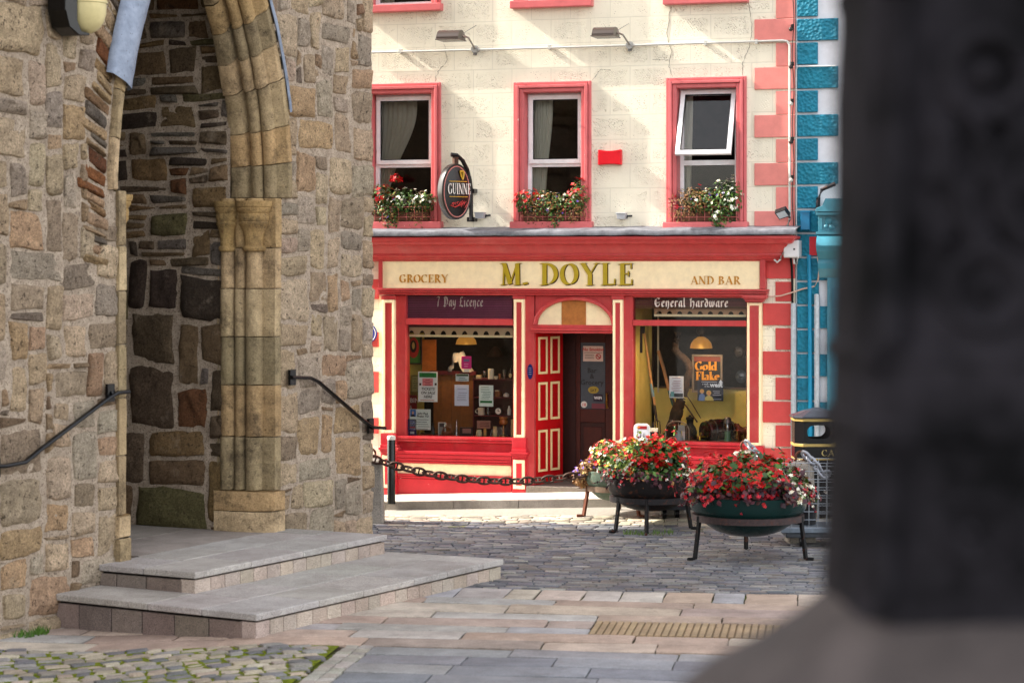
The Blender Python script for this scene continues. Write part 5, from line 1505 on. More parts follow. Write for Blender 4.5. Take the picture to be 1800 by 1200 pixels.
# ================================================================== FLOWERS
GREEN = [rgb(50, 82, 28), rgb(66, 100, 34), rgb(38, 66, 28), rgb(86, 116, 42)]
PURP = [rgb(58, 26, 36), rgb(76, 30, 40), rgb(44, 24, 34), rgb(92, 40, 48)]
DRY = [rgb(140, 96, 52), rgb(164, 122, 74), rgb(110, 70, 38)]
REDF = [rgb(190, 10, 12), rgb(206, 20, 14), rgb(164, 8, 16)]; CRIM = [rgb(168, 16, 36), rgb(190, 30, 50)]
WHT = [rgb(232, 228, 214), rgb(222, 216, 190)]; YEL = [rgb(222, 196, 60), rgb(206, 206, 90)]; VIO = [rgb(110, 80, 170), rgb(132, 100, 190)]
def rdir(r):
    while True:
        v = Vector((r.uniform(-1, 1), r.uniform(-1, 1), r.uniform(-1, 1)))
        if .05 < v.length < 1: return v.normalized()
def leaf(mb, p, nrm, size, r, col, asp=.6):
    t = nrm.cross(rdir(r))
    if t.length < .05: return
    t.normalize(); b = nrm.cross(t); mb.col = jit(col, .22, r); s = size; w = size * asp
    p0 = p - t * s * .5; tip = p + t * s * .55 - nrm * s * .15; l = p - b * w * .5 - nrm * s * .05; rr = p + b * w * .5 - nrm * s * .05; l2 = p + t * s * .25 - b * w * .38; r2 = p + t * s * .25 + b * w * .38; m = p + t * .1 * s + nrm * s * .08
    mb.smooth = False
    i = [mb.P(q) for q in (p0, l, l2, tip, r2, rr, m)]
    mb._f((i[0], i[6], i[1])); mb._f((i[1], i[6], i[2])); mb._f((i[2], i[6], i[3])); mb._f((i[3], i[6], i[4])); mb._f((i[4], i[6], i[5])); mb._f((i[5], i[6], i[0]))
def blossom(mb, p, nrm, size, r, col, n=5):
    t = nrm.cross(rdir(r))
    if t.length < .05: return
    t.normalize(); b = nrm.cross(t); c = jit(col, .14, r); mb.smooth = False
    for k in range(n):
        a = 2 * math.pi * k / n + r.uniform(-.2, .2); d = t * math.cos(a) + b * math.sin(a); e = t * math.cos(a + 1.57) + b * math.sin(a + 1.57)
        s = size * r.uniform(.8, 1.15); lift = nrm * s * r.uniform(.05, .35)
        mb.col = jit(c, .1, r); i = [mb.P(q) for q in (p, p + d * s * .5 + e * s * .32 + lift * .6, p + d * s + lift, p + d * s * .5 - e * s * .32 + lift * .6)]
        mb._f((i[0], i[1], i[2])); mb._f((i[0], i[2], i[3]))
def plant(name, parent, spots, leaves, flowers, seed, lsize=.05, fsize=.03, mat='leaf'):
    """spots: (centre, radius xyz); leaves: (count per spot, colours); flowers: (count, colours); every plant one mesh"""
    r = random.Random(seed); mb = MB(); fb = MB()
    for (c, rad) in spots:
        c = Vector(c)
        for k in range(leaves[0]):
            d = rdir(r); q = r.uniform(.35, 1.0) ** .5
            p = c + Vector((d.x * rad[0] * q, d.y * rad[1] * q, d.z * rad[2] * q)); n_ = (d + Vector((0, 0, .5)) + rdir(r) * .7).normalized()
            leaf(mb, p, n_, lsize * r.uniform(.6, 1.25), r, r.choice(leaves[1]))
        for k in range(flowers[0]):
            d = rdir(r); d.z = abs(d.z) * r.choice((1, 1, .3)) ; d.normalize()
            p = c + Vector((d.x * rad[0], d.y * rad[1], d.z * rad[2])) * r.uniform(.92, 1.12)
            blossom(fb, p, (d + Vector((0, 0, .3)) + rdir(r) * .5).normalized(), fsize * r.uniform(.7, 1.3), r, r.choice(flowers[1]))
    o = mb.build(name, mat, parent)
    if fb.f: fb.build('blossom', 'petal', o)
    return o

def window_box(i, label, spec, seed):
    a, b, z0, z1 = WIN[i]; zc = z0 + .10; r = random.Random(seed)
    o = thing('window_box', label, 'window box', FR_F, ((a + b) / 2, -.02, zc), 'window boxes on the upstairs sills')
    mb = MB(); mb.col = rgb(96, 60, 44); mb.box(a + SW + .02, b - SW - .02, -.10, .10, zc + .002, zc + .13); mb.build('trough', 'matte', o, bevel=.01)
    mb = MB(); mb.col = rgb(170, 96, 90)
    for zz in (.06, .20): mb.tube([(a + SW - .02, -.125, zc + zz), (b - SW + .02, -.125, zc + zz)], .006, 4)
    for k in range(9): x = a + SW - .02 + (b - a - 2 * SW + .04) * k / 8; mb.tube([(x, -.125, zc + .01), (x, -.125, zc + .21)], .005, 4)
    mb.build('guard_rail', 'enamel', o)
    for k, (f, zz, rad, kind) in enumerate(spec):
        rad = tuple(v * 1.5 for v in rad); zz += .05
        x = a + (b - a) * f; c = [((x, -.06, zc + zz), rad)]
        if kind == 'dry': plant('dry_plant', o, c, (520, DRY + [rgb(96, 88, 40)]), (4, CRIM), seed + k, .032)
        elif kind == 'red': plant('geranium', o, c, (300, GREEN + DRY[:1]), (34, REDF), seed + k, .05, .038)
        elif kind == 'white': plant('white_begonia', o, c, (340, GREEN), (30, WHT), seed + k, .045, .03)
        elif kind == 'bloom': plant('tall_geranium', o, c, (10, GREEN), (26, REDF), seed + k, .03, .04)
        else: plant('trailing_plant', o, c, (380, GREEN + DRY[:2]), (12, WHT + VIO), seed + k, .045, .022)
window_box(0, 'window box with red geraniums, greenery and brown trailing stems in the left window', [(.22, .26, (.16, .12, .15), 'red'), (.36, .14, (.16, .13, .2), 'green'), (.42, -.06, (.08, .08, .12), 'green'), (.58, .22, (.17, .12, .13), 'white'), (.74, .08, (.15, .1, .2), 'dry'), (.82, .22, (.12, .1, .1), 'white'), (.45, .52, (.05, .04, .05), 'bloom')], 40)
window_box(1, 'window box with mixed red flowers and dried stems in the centre window', [(.18, .22, (.12, .1, .12), 'red'), (.3, .1, (.16, .1, .2), 'dry'), (.42, .2, (.16, .12, .13), 'green'), (.55, .05, (.1, .1, .2), 'green'), (.72, .2, (.16, .12, .12), 'green'), (.86, .28, (.1, .1, .16), 'red'), (.82, .08, (.14, .1, .18), 'dry')], 60)
window_box(2, 'window box with withered plants and white flowers in the open right window', [(.2, .14, (.14, .1, .18), 'dry'), (.36, .22, (.16, .12, .14), 'dry'), (.46, .2, (.14, .1, .12), 'green'), (.7, .12, (.15, .13, .26), 'white'), (.66, -.02, (.09, .1, .14), 'white'), (.6, .26, (.14, .1, .1), 'green'), (.84, .24, (.1, .1, .2), 'white')], 80)

# ---- round iron planters on legged stands
def planter(name, label, X, Y, Rb, z_rim, z_ring, z_bot, bowl_col, legs, ringcol, mat_b='enamel', group='iron flower planters on legged stands', legcol=rgb(22, 22, 24), rr_=None):
    g = gz(X, Y)
    o = thing(name, label, 'planter', FR_0, (X, Y, g), group)
    mb = MB(); mb.col = bowl_col; h = z_rim - z_bot
    mb.lathe((X, Y, g), [(0, z_bot), (Rb * .34, z_bot + .012), (Rb * .56, z_bot + (z_ring - z_bot) * .28), (Rb * .72, z_bot + (z_ring - z_bot) * .6), (Rb * .82, z_ring - .03), (Rb * .87, z_ring + .03), (Rb * .95, z_ring + .065), (Rb * .99, z_ring + .11), (Rb, z_ring + .16), (Rb * 1.015, z_rim - .02), (Rb * 1.02, z_rim), (Rb * .98, z_rim + .004), (Rb * .95, z_rim - .03), (0, z_rim - .06)], 36)
    bowl = mb.build('bowl', mat_b, o)
    mb = MB(); mb.col = ringcol; R = (rr_ or Rb * .9)
    mb.lathe((X, Y, g), [(R - .03, z_ring - .035), (R + .012, z_ring - .035), (R + .012, z_ring + .035), (R - .03, z_ring + .035), (R - .03, z_ring - .035)], 36); mb.build('ring', 'rust', o, angle=30)
    for ang in legs:
        a = math.radians(ang); mb = MB(); mb.col = legcol
        x0, y0 = X + R * math.cos(a), Y + R * math.sin(a); x1, y1 = X + (R + .05) * math.cos(a), Y + (R + .05) * math.sin(a)
        zt = gz(x1, y1)
        mb.tube([(x0, y0, g + z_ring + .03), (x0, y0, g + z_ring - .05), (x1, y1, zt + .012)], .026, 4)
        mb.tube([(x1, y1, zt + .014), (x1 + .09 * math.cos(a), y1 + .09 * math.sin(a), zt + .012)], .02, 4)
        mb.build('leg', 'rust', o)
    return o
def dome(parent, X, Y, g, R, z0, hgt, zones, seed, sq=1.0):
    """one mound of plants; zones: list of (name, test(a, t, r), leaf colours, flower colours, leaf count, flower count, sizes)"""
    for zi, (nm, test, lc, fc, ln, fn, ls, fs) in enumerate(zones):
        r = random.Random(seed + zi); mb = MB(); fb = MB()
        def spot(lo):
            for _ in range(400):
                a = r.uniform(0, 2 * math.pi); t = r.uniform(-.06, 1.0)
                if not test(math.cos(a), math.sin(a), t, r): continue
                lump = 1 + .34 * noise.noise((math.cos(a) * 2.4 + seed, math.sin(a) * 2.4, t * 2.2)) + .22 * noise.noise((math.cos(a) * 6 + seed, math.sin(a) * 6, t * 5)) + (r.random() ** 6) * .3
                rad = R * (math.sqrt(max(.02, 1 - max(0, t) ** 2)) if t > 0 else 1 - .12 * t * t) * lump
                q = r.uniform(lo, 1.0)
                p = Vector((X + math.cos(a) * rad * q, Y + math.sin(a) * rad * q, g + z0 + hgt * t * lump * (.6 + .4 * q)))
                n_ = Vector((math.cos(a) * max(.2, 1 - t), math.sin(a) * max(.2, 1 - t), .25 + max(0, t))).normalized()
                return p, n_
            return None, None
        for k in range(ln):
            p, n_ = spot(.72)
            if p is not None: leaf(mb, p, (n_ + rdir(r) * .75).normalized(), ls * r.uniform(.6, 1.3), r, r.choice(DRY) if r.random() < .06 else r.choice(lc), .75)
        for k in range(fn):
            p, n_ = spot(.96)
            if p is not None:
                p += n_ * fs * .6
                for m_ in range(r.randint(1, 3)): blossom(fb, p + rdir(r) * fs * .8, (n_ + rdir(r) * .6).normalized(), fs * r.uniform(.7, 1.25), r, r.choice(fc))
        for k in range(max(6, ln // 45)):                       # shoots that stand out of the mound or hang over the rim
            p, n_ = spot(.9)
            if p is None: continue
            droop = -.9 if p.z < g + z0 + .05 else .7
            d_ = (n_ + Vector((0, 0, droop)) + rdir(r) * .6).normalized(); L = r.uniform(.08, .2); mb.col = jit(r.choice(lc), .2, r)
            tip = p + d_ * L; mb.tube([p, p + d_ * L * .5 + rdir(r) * .01, tip], .0035, 3, False)
            for q_ in (.45, .7, .95): leaf(mb, p + d_ * L * q_, (rdir(r) + Vector((0, 0, .6))).normalized(), ls * r.uniform(.4, .8), r, r.choice(lc), .6)
            if r.random() < .6: blossom(fb, tip, d_, fs * r.uniform(.6, 1.0), r, r.choice(fc))
        o = mb.build(nm, 'leaf', parent)
        if fb.f: fb.build('blossom', 'petal', o)

X, Y = 2.65, 25.55
pf = planter('iron_planter', 'nearest planter, a dark green bowl of red salvias and maroon begonias on three legs', X, Y, .655, .70, .455, .245, rgb(14, 40, 38), (252, 205, 338, 90, 20), rgb(60, 48, 50), rr_=.60) if False else planter('iron_planter', 'nearest planter, a dark green bowl of red salvias and maroon begonias', X, Y, .655, .70, .455, .245, rgb(14, 42, 40), (202, 338, 86), rgb(66, 54, 54), rr_=.615)
g = gz(X, Y)
dome(pf, X, Y, g, .635, .67, .42, [
    ('salvia', lambda c, s, t, r: t > .34 + .12 * c and c < .55 or t > .8, GREEN, REDF, 900, 420, .10, .036),
    ('maroon_begonia', lambda c, s, t, r: t < .5 - .1 * c and c < .62, PURP + [rgb(70, 44, 40)], CRIM + [REDF[2]], 1500, 150, .075, .028),
    ('white_begonia', lambda c, s, t, r: c > .5 and t < .75, GREEN[:2] + PURP[:2] + [rgb(110, 84, 50)], WHT, 700, 80, .07, .026),
    ('crimson_begonia', lambda c, s, t, r: c > .72 and t < .6, PURP, CRIM, 300, 60, .07, .03)], 100)
X, Y = 1.71, 28.2
g = gz(X, Y)
pm = planter('iron_planter', 'middle planter, a rusty black bowl of red and white flowers', X, Y, .52, .60, .355, .20, rgb(26, 22, 22), (215, 335, 262), rgb(40, 38, 40), 'rust', rr_=.49)
dome(pm, X, Y, g, .53, .57, .45, [
    ('salvia', lambda c, s, t, r: t > .5 and c > -.65, GREEN, REDF, 620, 300, .09, .036),
    ('marigold', lambda c, s, t, r: c < -.35 and t > .3, [GREEN[3], rgb(122, 136, 50)], YEL + WHT[:1] + REDF + [rgb(226, 120, 40)], 380, 110, .06, .03),
    ('white_begonia', lambda c, s, t, r: .1 < t < .72, GREEN + [GREEN[2]], WHT + REDF[:1], 800, 80, .065, .024),
    ('dark_coleus', lambda c, s, t, r: t < .3, PURP, CRIM + REDF[:1] + WHT[:1], 800, 50, .06, .024)], 130)
r = random.Random(77)
for (dx, dy) in ((-.5, -.12), (-.1, -.45), (-.62, .1)): pass
X, Y = 1.32, 29.15
g = gz(X, Y)
pk = planter('iron_planter', 'farthest planter, a faded pale green bowl with dried lavender on rusty legs', X, Y, .40, .565, .34, .17, rgb(96, 112, 98), (190, 315, 80), rgb(120, 100, 84), 'rust', legcol=rgb(96, 52, 34), rr_=.36)
plant('dry_lavender', pk, [((X - .42, Y - .02, g + .48), (.14, .14, .15)), ((X - .34, Y - .12, g + .60), (.13, .12, .12))], (520, DRY + [rgb(186, 150, 100)]), (40, VIO), 151, .05, .018)
plant('bidens', pk, [((X, Y, g + .66), (.34, .32, .2)), ((X - .1, Y, g + .8), (.2, .2, .14))], (420, [GREEN[3], rgb(130, 130, 60), GREEN[0]]), (110, YEL[:1] + WHT[:1] + REDF), 152, .06, .028)
mb = MB(); r = random.Random(5)
for k in range(90):                                           # weeds at the feet of the middle planter
    x, y = 1.35 + r.uniform(0, .62), 27.72 + r.gauss(0, .06); z = gz(x, y); mb.col = jit(rgb(88, 112, 44), .3, r)
    d = Vector((r.uniform(-.5, .5), r.uniform(-.5, .5), 1)).normalized() * r.uniform(.03, .085); s = Vector((.006, 0, 0))
    mb.poly([Vector((x, y, z)) - s, Vector((x, y, z)) + s, Vector((x, y, z)) + d])
for k in range(90):
    t_ = r.random(); q_ = FR_W @ Vector((-1.15 + r.uniform(-.2, .2), -.10 + r.uniform(-.1, .08), 0)); z = gz(q_.x, q_.y) ; mb.col = jit(rgb(70, 104, 26), .2, r)
    d = Vector((r.uniform(-.6, .6), r.uniform(-.6, .6), 1)).normalized() * r.uniform(.03, .10); s = Vector((.008, 0, 0)); p_ = Vector((q_.x, q_.y, z)); mb.poly([p_ - s, p_ + s, p_ + d])
tag(mb.build('weeds', 'leaf', None), 'small green weeds at the planter feet and church wall', 'weeds', kind='stuff')

# ================================================================== BOLLARDS AND CHAINS
def bollard(X, Y, h, label, ring=True, w=.17):
    g = gz(X, Y); o = thing('granite_bollard', label, 'bollard', FR_0, (X, Y, g), 'granite bollards with chains along the road edge')
    mb = MB(); mb.col = rgb(152, 146, 138); rows = []
    for ww, z in ((w, -.05), (w * .97, h * .3), (w * .86, h * .93), (w * .80, h - .02), (w * .70, h), (w * .25, h + .025)):
        rows.append([(X + sx * ww, Y + sy * ww, g + z) for sx, sy in ((-1, -.86), (-.86, -1), (.86, -1), (1, -.86), (1, .86), (.86, 1), (-.86, 1), (-1, .86))])
    mb.grid(rows, True); b = len(mb.v) - 8; mb._f(range(b, b + 8)); mb.build('shaft', 'granite', o, bevel=.006)
    if ring:
        mb = MB(); mb.col = rgb(96, 52, 34); mb.torus((X, Y, g + h + .075), .062, .015, (.9, .3, 0), (0, 0, 1), 18, 7); mb.build('iron_ring', 'rust', o)
    return Vector((X, Y, g + h))
def chain(label, P, link, rad, col, mat, studs=True):
    """links alternate flat and upright along the polyline P (already spaced one pitch apart)"""
    mb = MB(); mb.col = col
    for i in range(len(P) - 1):
        a, b = Vector(P[i]), Vector(P[i + 1]); d = (b - a).normalized(); c = (a + b) / 2
        up = Vector((0, 0, 1)); side = d.cross(up).normalized(); n_ = side.cross(d)
        v = (n_ + side * .45).normalized() if i % 2 == 0 else (side - n_ * .5).normalized()
        half = (b - a).length / 2 + rad * 1.1
        mb.torus(c, link, rad, d, v, 18, 7, half / link)
        if studs: mb.tube([c - v * link, c + v * link], rad * .7, 6)
    return tag(mb.build('chain', mat, None, FR_0, P[0]), label, 'chain')
b1 = bollard(-1.80, 29.05, .80, 'granite bollard at the corner of the church, holding the dark chain')
b2 = bollard(2.05, 29.15, .80, 'granite bollard mostly hidden behind the middle planter')
b3 = bollard(2.88, 28.1, .89, 'granite bollard behind the nearest planter with a rusty ring on top')
b4 = bollard(3.42, 27.0, .93, 'granite bollard by the litter bin under a heap of silver chain')
def catenary(a, b, sag, n):
    return [a + (b - a) * (k / n) - Vector((0, 0, sag * (1 - (2 * k / n - 1) ** 2))) for k in range(n + 1)]
a_ = b1 + Vector((.0, -.2, .04)); b_ = b2 + Vector((0, -.1, .02))
chain('rusty dark stud-link chain sagging across the front of the pub', catenary(a_, b_, .36, 28), .05, .0165, rgb(70, 50, 42), 'rust')
SIL = rgb(150, 152, 160)
r = random.Random(12)
P = [b3 + Vector(v) for v in ((.0, -.06, .13), (.05, -.10, .08), (.10, -.13, .03), (.14, -.14, -.05), (.17, -.12, -.13))]
chain('short bright chain hanging over the bollard behind the nearest planter', P, .036, .015, SIL, 'metal', False)
P = [b4 + Vector(v) for v in ((.03, -.05, .12), (.09, -.10, .07), (.15, -.13, .01), (.20, -.15, -.06), (.25, -.16, -.14), (.31, -.16, -.10))]
chain('heavy silver chain draped over the bollard by the litter bin', P, .042, .018, SIL, 'metal', False)

# black steel post on the pavement
X, Y = -1.63, 30.75; zp = .06
p_ = Vector((X - 0, Y - FD, 0)); w_ = X * E_.x + (Y - FD) * E_.y; zp = pav_z(w_, .9)
po = thing('steel_bollard', 'slim black post with a pale cap on the pavement', 'post', FR_0, (X, Y, zp))
mb = MB(); mb.col = rgb(16, 18, 18); mb.lathe((X, Y, zp), [(.0, -.02), (.055, -.02), (.055, .84), (.05, .85)], 18); mb.build('post', 'enamel', po)
mb = MB(); mb.col = rgb(196, 194, 188); mb.lathe((X, Y, zp), [(.0562, .845), (.0575, .85), (.0575, .885), (.05, .9), (0, .905)], 18); mb.build('cap', 'enamel', po)

# litter bin
X, Y = 3.80, 28.35; g = gz(X, Y)
BN = rgb(16, 16, 18); BG = rgb(168, 144, 84)
bn = thing('litter_bin', 'black litter bin with gold bands and a pitched lid beside the dark pillar', 'litter bin', FR_0, (X, Y, g))
hw, hd = .30, .26; zt = 1.30
def octo(s=1.0): c = .10; return [(X - hw * s, Y - (hd - c) * s), (X - (hw - c) * s, Y - hd * s), (X + (hw - c) * s, Y - hd * s), (X + hw * s, Y - (hd - c) * s), (X + hw * s, Y + (hd - c) * s), (X + (hw - c) * s, Y + hd * s), (X - (hw - c) * s, Y + hd * s), (X - hw * s, Y + (hd - c) * s)]
def ring(mb, prof):
    mb.grid([[(x, y, g + z) for x, y in octo(s)] for s, z in prof], True)
mb = MB(); mb.col = BN; ring(mb, [(.96, .0), (.96, .08), (1.0, .10), (1.0, .86), (.92, .86)]); mb.build('body', 'enamel', bn, bevel=.004)
mb = MB(); mb.col = BN                                        # hood: front and back with an oval hole each, closed cheeks
O = octo(1.0); z0h, z1h = .90, 1.17
def holed(y, dy):
    n = 24; cx_, cz_ = X - .01, g + (z0h + z1h) / 2 + .005; a_, b_ = .148, .088; rows = []
    for yy in (y, y + dy):
        inn = []; out = []
        for k in range(n):
            an = 2 * math.pi * k / n; ca_, sa_ = math.cos(an), math.sin(an)
            inn.append((cx_ + a_ * (abs(ca_) ** .6) * (1 if ca_ > 0 else -1), yy, cz_ + b_ * sa_))
            m_ = max(abs(ca_) / .20, abs(sa_) / (.5 * (z1h - z0h))); out.append((cx_ + .01 + ca_ / m_, yy, g + (z0h + z1h) / 2 + sa_ / m_))
        rows += [inn, out] if yy == y else [out, inn]
    mb.grid(rows + [rows[0]], True)
holed(Y - hd, .02); holed(Y + hd - .02, .02)
for sx in (-1, 1):
    for (xa, ya), (xb, yb) in (((X + sx * (hw - .10), Y - hd), (X + sx * hw, Y - hd + .10)), ((X + sx * hw, Y - hd + .10), (X + sx * hw, Y + hd - .10)), ((X + sx * hw, Y + hd - .10), (X + sx * (hw - .10), Y + hd))):
        mb.poly([(xa, ya, g + z0h), (xb, yb, g + z0h), (xb, yb, g + z1h), (xa, ya, g + z1h)])
mb.build('hood', 'enamel', bn)
for nm, prof in (('band', [(1.0, .862), (1.025, .865), (1.025, .895), (1.0, .898)]), ('band', [(1.0, 1.172), (1.03, 1.175), (1.03, 1.205), (1.0, 1.208)]), ('band', [(1.002, .70), (1.015, .70), (1.015, .72), (1.002, .72)])):
    mb = MB(); mb.col = BG; ring(mb, prof); mb.build(nm, 'enamel', bn)
mb = MB(); mb.col = rgb(52, 54, 62); ring(mb, [(1.0, 1.209), (1.08, 1.212), (1.08, 1.232), (.5, 1.30), (.06, 1.335)]); mb.build('lid', 'enamel', bn, bevel=.004)
wl = MB(); wl.col = rgb(190, 170, 110); pen(wl, 'CAR', ROMAN, X + .02, g + .75, .075, .2, 14, Y - hd - .001, .003, fit=.24, space=.05); wl.build('lettering', 'enamel', bn)

# wire cage trolleys
def trolley(label, X, Y, wdt, dep, hgt, zdeck, cage=True, col=rgb(112, 122, 134)):
    g = gz(X, Y); o = thing('cage_trolley', label, 'trolley', FR_0, (X, Y, g), 'wheeled trolleys on the setts')
    mb = MB(); mb.col = col; mb.box(X - wdt / 2, X + wdt / 2, Y - dep / 2, Y + dep / 2, g + zdeck, g + zdeck + .06); mb.col = rgb(70, 74, 80); mb.box(X - wdt / 2 + .06, X + wdt / 2 - .06, Y - dep / 2 + .05, Y + dep / 2 - .05, g + zdeck - .06, g + zdeck - .002); mb.build('deck', 'metal', o, bevel=.008)
    for sx in (-1, 1):
        for sy in (-1, 1):
            mb = MB(); mb.col = rgb(22, 22, 24); xw, yw = X + sx * (wdt / 2 - .25), Y + sy * (dep / 2 - .12)
            rw = zdeck / 2 - .02; mb.lathe((xw, yw, g + rw + gz(xw, yw) - g), [(0, -.025), (rw, -.025), (rw, .025), (0, .025)], 14, 'x'); mb.col = rgb(90, 92, 96); mb.box(xw - .03, xw + .03, yw - .02, yw + .02, g + rw, g + zdeck - .03); mb.build('wheel', 'enamel', o)
    if cage:
        mb = MB(); mb.col = rgb(150, 156, 164)
        for yy in (Y - dep / 2 + .02, Y + dep / 2 - .02):
            n = int(wdt / .10)
            for k in range(n + 1): x = X - wdt / 2 + .02 + (wdt - .04) * k / n; mb.tube([(x, yy, g + zdeck + .05), (x, yy, g + hgt)], .004, 4, False)
            m = int((hgt - zdeck) / .10)
            for k in range(m + 1): z = g + zdeck + .06 + (hgt - zdeck - .06) * k / m; mb.tube([(X - wdt / 2 + .02, yy, z), (X + wdt / 2 - .02, yy, z)], .004, 4, False)
        for xx in (X - wdt / 2 + .02, X + wdt / 2 - .02):
            n = int(dep / .10)
            for k in range(1, n): yy = Y - dep / 2 + dep * k / n; mb.tube([(xx, yy, g + zdeck + .05), (xx, yy, g + hgt)], .004, 4, False)
            for k in range(m + 1): z = g + zdeck + .06 + (hgt - zdeck - .06) * k / m; mb.tube([(xx, Y - dep / 2 + .02, z), (xx, Y + dep / 2 - .02, z)], .004, 4, False)
        mb.build('wire_mesh', 'metal', o)
    return o
tr_ = trolley('grey wire cage trolley behind the nearest planter', 3.70, 26.75, 1.15, .7, .98, .17)
plant('dry_plant', tag(thing('potted_plant', 'straggly dry plant standing inside the wire cage trolley', 'plant', FR_0, (3.45, 26.8, gz(3.45, 26.8) + .24)), None), [((3.36, 26.75, .62), (.16, .14, .22)), ((3.45, 26.8, .45), (.14, .14, .2))], (260, DRY + GREEN[:2]), (6, CRIM), 171, .05, .02)
pp = [o for o in bpy.data.objects if o.name.startswith('potted_plant')][0]
mb = MB(); mb.col = rgb(26, 26, 28); mb.lathe((3.45, 26.8, gz(3.45, 26.8)), [(0, .235), (.13, .235), (.16, .48), (.14, .48), (0, .46)], 18); mb.build('pot', 'enamel', pp)
trolley('low flat grey trolley in the sun behind the middle planter', 2.0, 28.75 + .0, .66, .4, .3, .16, False, rgb(150, 148, 144))
# ================================================================== THINGS IN THE SHOP WINDOWS
def qbox(mb, xa, xb, ya, yb, q0, q1, col=None): return fbox(mb, xa, xb, ya, yb, -q1, -q0, col)
def fq(x, y, q): return fw(x, y, -q)
def sheet(name, label, cat, xa, xb, ya, yb, q, col, group=None, th=.004):
    """a paper stuck inside the pane"""
    w0, z0 = fq(xa, yb, q); o = thing(name, label, cat, FR_F, (w0, q, z0), group)
    mb = MB(); qbox(mb, xa, xb, ya, yb, q, q + th, col); mb.build('paper', 'paper', o); return o
def on(o, xa, xb, ya, yb, q, col, name='printing'):
    mb = MB(); qbox(mb, xa, xb, ya, yb, q - .0022, q - .0006, col); return mb.build(name, 'paper', o)
def lines(o, xa, xb, ys, q, col, h=.8, seed=1):
    r = random.Random(seed); mb = MB()
    for y in ys:
        a, b = xa + r.uniform(0, 4), xb - r.uniform(0, 5); m = (a + b) / 2
        if b - a > 2: qbox(mb, a, b, y, y + h, q - .0022, q - .0006, col)
    return mb.build('printing', 'paper', o)
def wq(o, text, x, y, px, col, q, **k):
    w_, z_ = fq(x, y, q); return words(o, text, w_, z_, q - .0025, px / 124.0 * 1.16, col, **k)
Q = .028
INK = rgb(22, 22, 26)
PAPERG = 'notices stuck inside the shop windows'
o = sheet('poster', 'white poster with a green top reading TICKETS ON SALE HERE', 'poster', 735, 769, 653, 706, Q, rgb(232, 232, 232), PAPERG)
on(o, 737, 767, 655, 663, Q, rgb(30, 140, 66)); on(o, 742.5, 761, 665, 678, Q, rgb(232, 140, 146))
for i, tx_ in enumerate(('TICKETS', 'ON SALE', 'HERE')): wq(o, tx_, 752, 685.5 + 6.8 * i, 5.6, INK, Q, bold=.02, shear=.2)
lines(o, 744, 760, (667, 670, 673, 676), Q - .0018, rgb(140, 40, 50), .9, 2); lines(o, 738, 766, (702.5,), Q, rgb(200, 140, 110), 1.2, 3); lines(o, 741, 764, (657, 660), Q - .0018, rgb(12, 90, 40), 1.0, 4)
on(o, 737, 740.5, 673, 677, Q, rgb(60, 50, 46)); on(o, 764, 767.5, 673, 677, Q, rgb(60, 50, 46))
o = sheet('leaflet', 'bright pink leaflet on the left shop window', 'leaflet', 811, 828.5, 626, 648, Q, rgb(222, 50, 140), PAPERG)
on(o, 815, 825, 631, 635.5, Q, rgb(120, 120, 150)); lines(o, 813, 827, (639, 643), Q, rgb(246, 190, 220), 1.2, 5); on(o, 816, 824, 649, 653, Q, rgb(206, 206, 210))
o = sheet('window_sticker', 'pale sticker with a green crest below the pink leaflet', 'sticker', 801, 824, 657, 670, Q, rgb(206, 212, 212), PAPERG)
on(o, 802, 823, 657.5, 661, Q, rgb(66, 84, 60)); lines(o, 804, 822, (664, 667), Q, rgb(60, 110, 120), 1.0, 6)
o = sheet('notice', 'plain white typed notice in the middle of the left shop window', 'notice', 799, 824, 676, 713, Q, rgb(214, 216, 232), PAPERG)
lines(o, 803, 821, (683, 690, 694, 697, 700, 703), Q, rgb(120, 120, 140), .7, 7)
o = sheet('notice', 'white typed notice with a dark green bar along its bottom', 'notice', 842, 867, 677, 714, Q, rgb(222, 228, 222), PAPERG)
lines(o, 845, 864, (680, 684, 688, 691, 694, 697, 700), Q, rgb(70, 110, 90), .8, 8); on(o, 844, 865, 704, 708, Q, rgb(40, 110, 60))
o = sheet('handwritten_notice', 'handwritten white notice with a small portrait photograph', 'notice', 720, 757, 719, 755, Q, rgb(212, 218, 216), PAPERG)
for i, tx_ in enumerate(('John Paul', 'Phelan TD')): wq(o, tx_, 743, 728 + 5 * i, 4.4, INK, Q, bold=.025, shear=.15)
lines(o, 731, 755, (737, 741, 745, 749, 753), Q, rgb(50, 50, 60), .8, 9)
on(o, 721, 731, 719.5, 732, Q, rgb(60, 110, 180), 'portrait')
mb = MB(); w_, z_ = fq(726, 725, Q)
mb.col = rgb(196, 150, 126); mb.prism([(w_ + .016 * math.cos(k * .63), z_ + .022 * math.sin(k * .63)) for k in range(10)], Q - .004, Q - .0025); mb.col = rgb(30, 30, 40); mb.prism([(w_ - .034, z_ - .055), (w_ + .034, z_ - .055), (w_ + .02, z_ - .024), (w_ - .02, z_ - .024)], Q - .0038, Q - .0025); mb.build('portrait_figure', 'paper', o)
o = sheet('leaflet', 'dark blue leaflet in the lower left corner of the shop window', 'leaflet', 717, 732, 736, 766, Q, rgb(26, 34, 86), PAPERG)
lines(o, 719, 731, (739, 743, 747, 754), Q, rgb(120, 130, 190), 1.2, 10); on(o, 720, 730, 750, 751.5, Q, rgb(190, 60, 80)); on(o, 721, 728, 758, 762, Q, rgb(190, 194, 200))
o = sheet('notice', 'white printed sheet with a dark footer beside the crooked branch', 'notice', 1176.5, 1201.5, 661, 699, Q, rgb(222, 222, 226), PAPERG)
